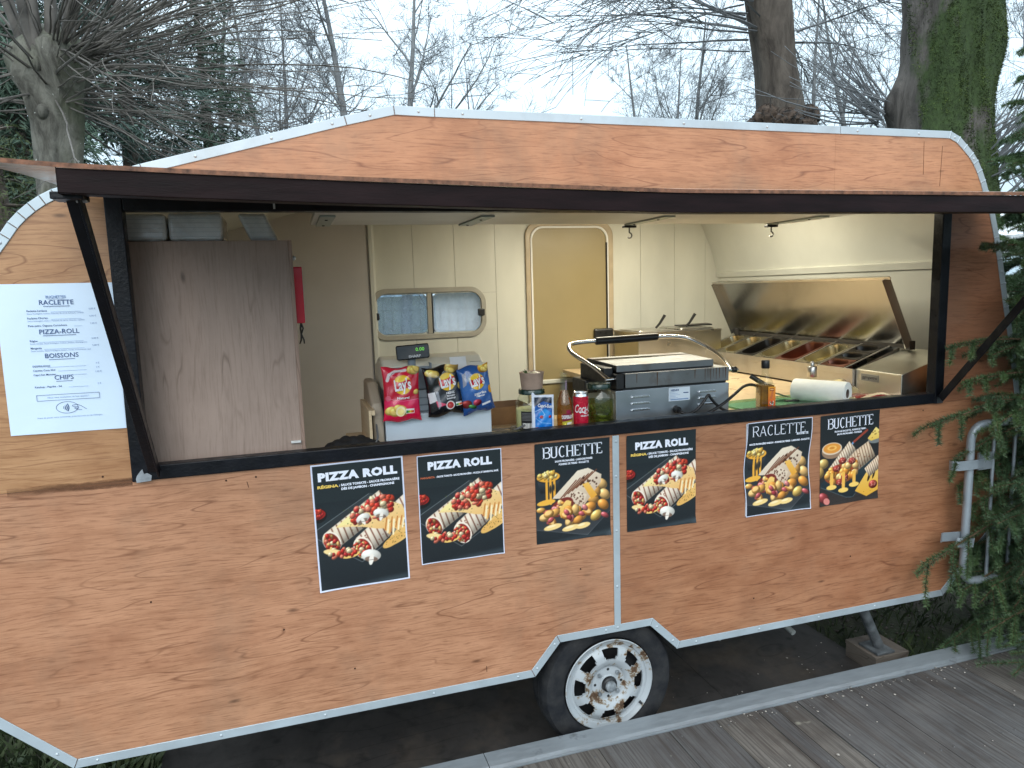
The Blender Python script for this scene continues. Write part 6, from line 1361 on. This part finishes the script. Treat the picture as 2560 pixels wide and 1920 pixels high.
PB = NT('pollard_bark'); pv = PB.noise(PB.mapping((1,1,.4)), 9, 6, .7, .5); pl2 = PB.noise(PB.mapping(), 16, 3); pl3 = PB.noise(PB.mapping(loc=(4,4,4)), 2.4, 4)
pc = PB.mix(PB.ramp(pv, [(.36,0.),(.62,1.)]), (.045,.042,.034), (.165,.16,.135)); pc = PB.mix(PB.ramp(pl3, [(.45,0.),(.7,.65)]), pc, (.10,.115,.06)); pc = PB.mix(PB.ramp(pl2, [(.70,0.),(.73,.9)]), pc, (.50,.52,.47))
PB.p(Base_Color=pc, Roughness=.9); PB.bump(pv, .9, .03); tk.build('trunk', PB.m, pol, smooth=70)
sh = MB(); tw = MB()
for i in range(9):
    a = rg.uniform(0, 6.28); p = Vector((.16*math.cos(a), .16*math.sin(a), rg.uniform(3.85,4.08))); q = limb(rg, p, (math.cos(a)*.28, math.sin(a)*.28, 1), rg.uniform(.9,1.8), 6, .07, .06); r = rg.uniform(.028,.052); sh.tube(q, [r*(1-.45*k/6) for k in range(7)], 8)
for i in range(185):
    a = rg.uniform(-1.15, 1.15) if rg.random() < .62 else rg.uniform(0, 6.28); e = rg.uniform(-.62,.95); zb = rg.uniform(3.45,4.05) if e < .2 else rg.uniform(3.8,4.12)
    rad = .22 if zb > 3.7 else .19; p = Vector((rad*math.cos(a), rad*math.sin(a), zb)); L_ = rg.uniform(1.0,3.3); r = rg.uniform(.004,.0105)*(1.25 if L_ > 2.4 else 1)
    q = limb(rg, p, (math.cos(a)*math.cos(e), math.sin(a)*math.cos(e), math.sin(e)), L_, 9, .125, .022 if e < 0 else -.016); sh.tube(q, [max(.0030, r*(1-.75*k/9)) for k in range(10)], 5, False)
    for k in range(rg.randint(2,5)):
        j = rg.randint(3,8); dd = (q[j]-q[j-1]).normalized(); dr = (dd+vrand(rg)*.75).normalized(); tw.tube(limb(rg, q[j], dr, rg.uniform(.2,.7), 3, .18, .03), [.0042,.0036,.003,.0024], 3, False)
sh.build('shoots', SHOOT, pol, smooth=60)['kind'] = 'stuff'; tw.build('twigs', SHOOT, pol)['kind'] = 'stuff'
for i in range(12):
    kb = MB(); a = rg.uniform(0, 6.28); z = rg.uniform(3.35,4.0); c_ = Vector((.165*math.cos(a), .165*math.sin(a), z)); R_ = rg.uniform(.05,.085); kb.lathe([(R_*math.sin(R(t))*(1+.15*math.sin(t)), -R_*math.cos(R(t))) for t in range(10,171,32)], c_, 'z', 8); kb.build('knob', PB.m, pol, smooth=60)

# ---- brown lime trunk behind the roof: burrs at its waist, drooping side shoots
lim = thing('lime_tree', 'leaning brown tree trunk with burrs behind the roof, drooping fine branches', 'tree', (4.56,5.0,-.02))
tk = MB(); zs_ = np.linspace(0, 7.2, 26); 
for z in zs_:
    r = float(np.interp(z, [0,1,3.2,3.75,4.3,5.0,6,7.2], [.42,.34,.29,.265,.225,.25,.29,.18])); cx = float(np.interp(z, [0,3.7,4.2,5,7.2], [.10,.02,-.06,-.20,-.55]))
    for k in range(24): a = 6.2832*k/24; q = r*(1+.05*math.sin(4*a+z*1.2)+.04*math.sin(7*a-z*2.)); tk.v.append((cx+q*math.cos(a), q*math.sin(a), z))
for i in range(25):
    for k in range(24): tk.f.append((i*24+k, i*24+(k+1) % 24, (i+1)*24+(k+1) % 24, (i+1)*24+k))
tk.build('trunk', BARK_B, lim, smooth=70)
BURR = plain('burr_bark', (.075,.052,.038), .95, 0, .5, 14, 1., 20)
for (ox, oy, oz, s_) in ((-.22,-.06,3.70,.17),(-.10,-.24,3.64,.15),(.24,-.16,3.72,.14),(-.28,.06,3.62,.14),(.18,-.22,3.58,.13)):
    b = MB(); b.grid(lambda u, v: (lambda th, f_: (ox+s_*(1+.22*math.sin(9*th+5*f_)*math.sin(7*f_)+.12*math.sin(17*th))*math.sin(f_)*math.cos(th), oy+s_*(1+.22*math.sin(8*th)*math.sin(9*f_))*math.sin(f_)*math.sin(th), oz+s_*.9*(1+.18*math.sin(11*th+3*f_))*math.cos(f_)))(6.2832*u, 3.1416*v), 28, 16); b.build('burr', BURR, lim, smooth=50)
    tb = MB()
    for i in range(26): d = vrand(rg); d.z = abs(d.z)*.3+d.z*.4; tb.tube(limb(rg, (ox+d.x*s_*.8, oy+d.y*s_*.8, oz+d.z*s_*.7), d, rg.uniform(.08,.30), 3, .3, .05), [.004,.0035,.003,.002], 3, False)
    tb.build('burr_twigs', TWIG, lim)['kind'] = 'stuff'
sh = MB()
def arch(p, d, L_, r, droop, n=9):
    pts = [Vector(p)]; d = Vector(d).normalized()
    for i in range(n): d = (d+vrand(rg)*.07+Vector((0,0,droop))).normalized(); pts.append(pts[-1]+d*(L_/n))
    sh.tube(pts, [max(.003, r*(1-.8*k/n)) for k in range(n+1)], 4, False); return pts
for i in range(46):
    z = rg.uniform(4.5,5.9); a = math.pi+rg.uniform(-.75,.75) if i % 4 else rg.uniform(-.7,.7); cx = float(np.interp(z, [4.2,5,7.2], [-.06,-.20,-.55]))
    L_ = rg.uniform(1.2,2.7) if i % 4 else rg.uniform(.9,1.8); pts = arch((cx+.26*math.cos(a), .26*math.sin(a), z), (math.cos(a), math.sin(a), rg.uniform(-.12,.45)), L_, rg.uniform(.008,.018), -.030)
    for k in range(rg.randint(6,11)):
        j = rg.randint(2,9); dd = (pts[j]-pts[j-1]).normalized(); q = arch(pts[j], (dd*1.0+vrand(rg)*.6), rg.uniform(.4,1.3), .005, -.03, 5)
        for m in range(3): jj = rg.randint(1,5); arch(q[jj], ((q[jj]-q[jj-1]).normalized()+vrand(rg)*.7), rg.uniform(.15,.45), .0034, -.02, 3)
sh.build('branches', TWIG, lim)['kind'] = 'stuff'

# ---- big mossy trunk on the right
mos = thing('mossy_tree', 'thick tree trunk clothed in green moss at the upper right', 'tree', (4.75,3.0,-.02))
tk = MB(); rn_ = 44; zs_ = np.linspace(0, 6.4, 60); MV = []
def mr_(z, a):
    r = float(np.interp(z, [0,1.4,2.6,2.95,3.2,3.6,4.4,6.4], [.60,.54,.475,.44,.40,.385,.38,.36])); 
    r *= 1+.045*math.sin(3*a+z*.9)+.035*math.sin(5*a-z*1.7)+.030*math.sin(9*a+z*4.1)+.026*math.sin(13*a+6*z)+.03*math.sin(6*a-z*7.3)*math.sin(z*3.1)
    da = (a-2.62+math.pi) % (2*math.pi)-math.pi; r += .13*math.exp(-(da/.50)**2-((z-3.42)/.20)**2)+.05*math.exp(-((a-5.3)/.3)**2-((z-3.9)/.25)**2)
    return r
for z in zs_:
    for k in range(rn_): a = 6.2832*k/rn_; q = mr_(z, a); tk.v.append((q*math.cos(a)+.012*z, q*math.sin(a), z))
for i in range(59):
    for k in range(rn_): tk.f.append((i*rn_+k, i*rn_+(k+1) % rn_, (i+1)*rn_+(k+1) % rn_, (i+1)*rn_+k))
tk.build('trunk', BARK_M, mos, smooth=75)
nr = np.random.default_rng(12); n = 60000; zz = nr.uniform(1.9,5.2,n); aa = nr.uniform(2.3,5.7,n)
xn = np.sin(aa-3.87); cov = .26+.55*np.sin(3*aa+2.1*zz)*np.sin(2.3*zz+1)+.34*np.sin(7*aa-5*zz)+.2*np.sin(15*aa+9*zz)+np.clip((xn+.52)*2.2, -1.6, .75); keep = nr.uniform(0,1,n) < np.clip(cov, 0, 1); zz, aa = zz[keep], aa[keep]; n = len(zz)
rr_ = np.array([mr_(z, a) for z, a in zip(zz, aa)])-.004; P0 = np.stack([rr_*np.cos(aa)+.012*zz, rr_*np.sin(aa), zz], 1); N0 = np.stack([np.cos(aa), np.sin(aa), np.full(n,.0)], 1)
dv = N0*nr.uniform(.4,1.,(n,1))+nr.normal(0,.45,(n,3))+np.array([0,0,-.25]); dv /= np.linalg.norm(dv, axis=1)[:,None]; sdv = np.cross(dv, nr.normal(0,1,(n,3))); sdv /= np.linalg.norm(sdv, axis=1)[:,None]; L_ = nr.uniform(.008,.026,(n,1)); W_ = nr.uniform(.0025,.005,(n,1))
V = np.stack([P0-sdv*W_, P0+sdv*W_, P0+dv*L_], 1).reshape(-1,3); put('moss', np_mesh('moss', V, np.arange(3*n).reshape(-1,3)), mos, plain('moss_green', (.085,.125,.022), .9, 0, .5, 4, col2=(.014,.028,.008)))
bt = MB()
for i in range(46): a = 2.6+rg.uniform(-.4,.4); z = 3.42+rg.uniform(-.15,.15); d = Vector((math.cos(a)*.9, math.sin(a)*.9, rg.uniform(.0,1.3))); q = limb(rg, (.50*math.cos(a), .50*math.sin(a), z), d, rg.uniform(.3,1.3), 6, .10, .06); r = rg.uniform(.004,.011); bt.tube(q, [max(.0028, r*(1-.7*k/6)) for k in range(7)], 4, False)
for i in range(44): a = 5.5+rg.uniform(-.5,.6); z = rg.uniform(2.4,3.2); d = Vector((math.cos(a), math.sin(a), rg.uniform(.2,1.8))); q = limb(rg, (.44*math.cos(a), .44*math.sin(a), z), d, rg.uniform(.5,1.9), 7, .10, .06); r = rg.uniform(.004,.013); bt.tube(q, [max(.0028, r*(1-.7*k/7)) for k in range(8)], 4, False)
bt.build('side_shoots', TWIG, mos)['kind'] = 'stuff'

# ---- evergreens behind the pollard
def evergreen(label, x, y, H, Rr, seed, mat, name='evergreen_tree', n_br=150, leaf=.055, z_lo=1.0):
    P = thing(name, label, 'tree', (x,y,-.02), group='dark evergreens on the left'); q = random.Random(seed); r_ = np.random.default_rng(seed); tr = MB(); tr.tube([(0,0,0),(.05,0,H*.5),(0,.05,H)], [.22,.13,.02], 8); pos = []; dirs = []
    for i in range(n_br):
        z = z_lo+(H-z_lo)*(i/n_br)**.9; a = q.uniform(0, 6.28); L_ = Rr*(1-.86*((z-z_lo)/(H-z_lo)))*q.uniform(.65,1.15)+.15
        pts = limb(q, (0,0,z), (math.cos(a), math.sin(a), q.uniform(.15,.55)), L_, 6, .10, -.085); tr.tube(pts, [max(.004, .028*(1-.85*k/6)) for k in range(7)], 4, False)
        m = int(75*L_+20); t = r_.uniform(.12,1.,m)**.8*6; j = np.minimum(t.astype(int), 5); A = np.array([tuple(v) for v in pts]); p = A[j]+(A[j+1]-A[j])*(t-j)[:,None]
        off = r_.normal(0,1,(m,3))*np.array([.16,.16,.07]); off[:,2] -= np.abs(r_.normal(0,.12,m)); pos.append(p+off); dd = (A[j+1]-A[j]); dd /= np.linalg.norm(dd, axis=1)[:,None]; dirs.append(dd)
    p = np.concatenate(pos); d = np.concatenate(dirs); n = len(p); V = []; F = []
    for rep in range(2):
        dv = d+r_.normal(0,.6,(n,3))+np.array([0,0,-.5]); dv /= np.linalg.norm(dv, axis=1)[:,None]; s_ = np.cross(dv, r_.normal(0,1,(n,3))); s_ /= np.linalg.norm(s_, axis=1)[:,None]; L_ = r_.uniform(.6,1.9,(n,1))*leaf*1.7; W_ = leaf*r_.uniform(.10,.24,(n,1)); o = p+r_.normal(0,.03,(n,3))
        V.append(np.stack([o-dv*L_*.3, o+s_*W_, o+dv*L_, o-s_*W_], 1).reshape(-1,3))
    V = np.concatenate(V); tr.build('trunk', BARK_B, P); put('crown', np_mesh('crown', V, np.arange(len(V)).reshape(-1,4)), P, mat)
EV1 = plain('evergreen_dark', (.085,.135,.092), .8, 0, .4, 1.6, col2=(.036,.066,.048)); EV2 = plain('evergreen_blue', (.095,.145,.12), .8, 0, .4, 1.6, col2=(.042,.074,.062)); EV3 = plain('evergreen_olive', (.085,.11,.03), .8, 0, .4, 2, col2=(.03,.045,.015))
evergreen('dark evergreen behind the pollard trunk, nearest the left edge', -5.0, 10.5, 10.5, 2.3, 3, EV1, n_br=105, leaf=.08)
evergreen('blue-green evergreen right of the pollard trunk', -3.55, 11.8, 9.6, 2.0, 4, EV2, n_br=105, leaf=.08)
evergreen('dark evergreen farthest right behind the pollard shoots', -2.35, 12.8, 7.6, 1.6, 9, EV1, n_br=70, leaf=.07)
evergreen('lower dark evergreen between the pollard trunk and the left edge', -4.3, 8.8, 5.6, 1.5, 8, EV1, n_br=120, leaf=.07)
evergreen('yellow-green shrub below the pollard head at the left edge', -4.05, 7.0, 3.75, .75, 6, EV3, 'evergreen_shrub', 70, .035, .4)

# ---- cut spruce standing at the right end, branches reaching over the panel
spr = thing('spruce_tree', 'green spruce at the right edge with branches reaching over the caravan panel', 'tree', (2.30,-.16,.0))
q = random.Random(21); r_ = np.random.default_rng(21); wood = MB(); seg = []
wood.tube([(0,0,0),(.02,0,1.6),(0,0,3.3)], [.05,.035,.006], 8)
def needle_path(pts, dens): 
    A = np.array([tuple(v) for v in pts]); Ls = np.linalg.norm(np.diff(A, axis=0), axis=1)
    for i in range(len(A)-1): seg.append((A[i], A[i+1], max(2, int(Ls[i]*dens))))
br = []
for i in range(130):
    z = .28+2.75*(i/130); a = q.uniform(2.1, 4.3) if i % 6 else q.uniform(0, 6.28); br.append((z, a, (.98-.27*z)*q.uniform(.72,1.05)))
# branches whose tips the picture shows
for (tx, ty, tz, bz) in ((1.44,-.13,1.545,1.42),(1.53,-.12,1.385,1.30),(1.37,-.12,1.215,1.25),(1.33,-.12,.59,.86),(1.66,-.15,.42,.72),(1.74,-.18,.30,.62),(1.60,-.12,1.95,1.75),(1.52,-.10,1.05,1.2),(1.78,-.2,.50,.8),(1.66,-.12,.86,1.0),(1.72,-.14,1.72,1.62),(1.80,-.2,2.1,1.95),(1.84,-.2,1.25,1.35),(1.86,-.22,.95,1.1),(1.80,-.2,.68,.9),(1.62,-.16,1.50,1.45),(1.90,-.25,2.35,2.2),(1.92,-.2,1.6,1.6),(1.9,-.2,.4,.6),(1.58,-.22,1.21,1.28),(1.70,-.26,1.16,1.22),(1.76,-.27,1.02,1.12),(1.66,-.24,.78,.95),(1.72,-.26,.55,.75)):
    d = Vector((tx-2.30, ty+.16, tz-bz)); br.append((bz, None, d))
for i in range(46):
    tz = q.uniform(.28,2.5); tx = q.uniform(1.70,2.02)+(.0 if tz < 2.1 else .08); br.append((tz+q.uniform(.05,.22), None, Vector((tx-2.30, q.uniform(-.34,.02), 0))+Vector((0,0,-q.uniform(.05,.25)))))
for z, a, L_ in br:
    if a is None:
        tip = Vector((0,0,z))+L_; pts = [Vector((0,0,z)).lerp(tip, t/8)+Vector((0,0,.07*math.sin(t/8*3.14))) for t in range(9)]; L2 = L_.length
    else: pts = limb(q, (0,0,z), (math.cos(a), math.sin(a), q.uniform(-.05,.30)), L_, 8, .06, -.055); L2 = L_
    # keep clear of the caravan side
    pts = [Vector((p.x, min(p.y, .115) if p.x < -.22 else p.y, p.z)) for p in pts]
    wood.tube(pts, [max(.0022, .010*(1-.8*k/8)) for k in range(9)], 5, False); needle_path(pts[1:], 1900)
    for k in range(2, 9):
        for sgn in (-1, 1):
            if k == 8 and sgn == 1: continue
            dd = (pts[min(k,8)]-pts[k-1]).normalized(); up = Vector((0,0,1)); sd_ = dd.cross(up).normalized()*sgn; l3 = max(.07, L2*q.uniform(.24,.44)*(1.15-.085*k)); t3 = limb(q, pts[k-1].lerp(pts[k], q.random()), dd*.85+sd_*.75+Vector((0,0,q.uniform(-.35,.1))), l3, 4, .10, -.06)
            t3 = [Vector((p.x, min(p.y, .115) if p.x < -.22 else p.y, p.z)) for p in t3]; wood.tube(t3, [.0028,.0024,.002,.0016,.0012], 3, False); needle_path(t3, 2000)
wood.build('branches', plain('spruce_twig', (.10,.065,.035), .9), spr)
P0 = np.concatenate([a+(b-a)*r_.uniform(0,1,(n,1)) for a, b, n in seg]); D0 = np.concatenate([np.repeat(((b-a)/np.linalg.norm(b-a))[None], n, 0) for a, b, n in seg]); n = len(P0)
sd = np.cross(D0, r_.normal(0,1,(n,3))); sd /= np.linalg.norm(sd, axis=1)[:,None]; sd[:,2] += .25; dv = D0*r_.uniform(.15,.7,(n,1))+sd*.85; dv /= np.linalg.norm(dv, axis=1)[:,None]
wv = np.cross(dv, r_.normal(0,1,(n,3))); wv /= np.linalg.norm(wv, axis=1)[:,None]; L_ = r_.uniform(.014,.025,(n,1)); V = np.stack([P0-wv*.0013, P0+wv*.0013, P0+dv*L_], 1).reshape(-1,3)
SN = plain('spruce_needles', (.090,.155,.052), .55, 0, .4, 5, col2=(.034,.072,.038)); put('needles', np_mesh('needles', V, np.arange(3*n).reshape(-1,3)), spr, SN)

# two more cut spruces stacked behind the first, out of the same kind
for lab, x_, y_, rz_, sc_ in (('second spruce crowding behind the first at the right edge', 3.00, .62, 14, 1.05), ('third spruce in the dark behind the caravan end', 3.05, 1.55, -20, .62)):
    P2 = thing('spruce_tree', lab, 'tree', (x_,y_,-.02), (0,0,R(rz_))); P2.scale = (sc_,sc_,sc_)
    for ch in list(spr.children): c2 = ch.copy(); COL.objects.link(c2); c2.parent = P2
# ================================================================== barrier and tent at the right
BGAL = brushed('dull_galvanised', (.34,.39,.43), rough=.5, axis=2, streak=3., metal=.5, dirt=.4, smear=(.18,.20,.21))
bar = thing('crowd_barrier', 'galvanised steel crowd barrier leaning by the spruce at the right end', 'barrier', (1.615,-.10,0))
fpth = [(.06,0,.50)]+[(.0+.07-.07*math.sin(R(t)), 0, .57-.07*math.cos(R(t))) for t in range(0, 91, 15)]+[(0,0,.60),(.004,0,1.13)]+[(.004+.07-.07*math.cos(R(t)), 0, 1.13+.07*math.sin(R(t))) for t in range(0, 91, 15)]+[(.3,0,1.20),(2.0,0,1.20)]
MB().tube([(2.0,0,.50)]+fpth, .0172, 14).build('frame_tube', BGAL, bar, smooth=60)
for k in range(15): MB().tube([(.135+.122*k,0,.505),(.135+.122*k,0,1.198)], .0075, 8).build('bar', BGAL, bar, smooth=60)
def strap(name, path, w):
    s_ = MB(); 
    for x_, y_ in path: s_.v += [(x_,y_,-w/2),(x_,y_,w/2),(x_-.0,y_-.004,w/2),(x_,y_-.004,-w/2)]
    for i in range(len(path)-1):
        for k in range(4): s_.f.append((i*4+k, i*4+(k+1) % 4, (i+1)*4+(k+1) % 4, (i+1)*4+k))
    s_.f += [(0,1,2,3), tuple((len(path)-1)*4+k for k in (3,2,1,0))]; return s_
strap('hook', [(.07,-.012),(.02,-.024),(-.03,-.024),(-.085,-.018),(-.102,-.004),(-.098,.010)], .040).build('hook', BGAL, bar, loc=(0,0,1.035), bevel=.001)
strap('hook', [(.024,-.020),(-.015,-.024),(-.06,-.022),(-.068,-.016)], .040).build('hook', BGAL, bar, loc=(0,0,.690), bevel=.001, rot=(0,R(8),0)); strap('hook', [(.0,.016),(-.05,.020),(-.108,.020),(-.118,.014)], .040).build('hook', BGAL, bar, loc=(0,0,.708), bevel=.001, rot=(0,R(4),0))
MB().box(.05,-.004,1.0,.14,.004,1.075).build('strap_plate', BGAL, bar)
for x_ in (.32,1.7): MB().tube([(x_,0,.50),(x_+.01,-.05,.40),(x_+.02,-.20,.20),(x_+.02,-.28,.182)], .013, 10).build('foot', BGAL, bar, smooth=60)
tnt = thing('white_tent', 'white pitched tent roof glimpsed past the mossy trunk', 'tent', (16.0,9.2,0)); 
MB().add([(-3,-2,2.6),(3,-2,2.6),(3,2,2.6),(-3,2,2.6),(-.1,0,4.0),(.1,0,4.0)], [(0,1,5,4),(2,3,4,5),(1,2,5),(3,0,4)]).build('roof', plain('white_canvas', (.78,.80,.82), .7), tnt); MB().box(-3,-2,2.25,3,2,2.598).build('valance', plain('white_canvas', (.78,.80,.82), .7), tnt)
for x_ in (-2.95,2.95):
    for y_ in (-1.95,1.95): MB().box(x_-.03,y_-.03,0,x_+.03,y_+.03,2.25).build('pole', GALV, tnt)
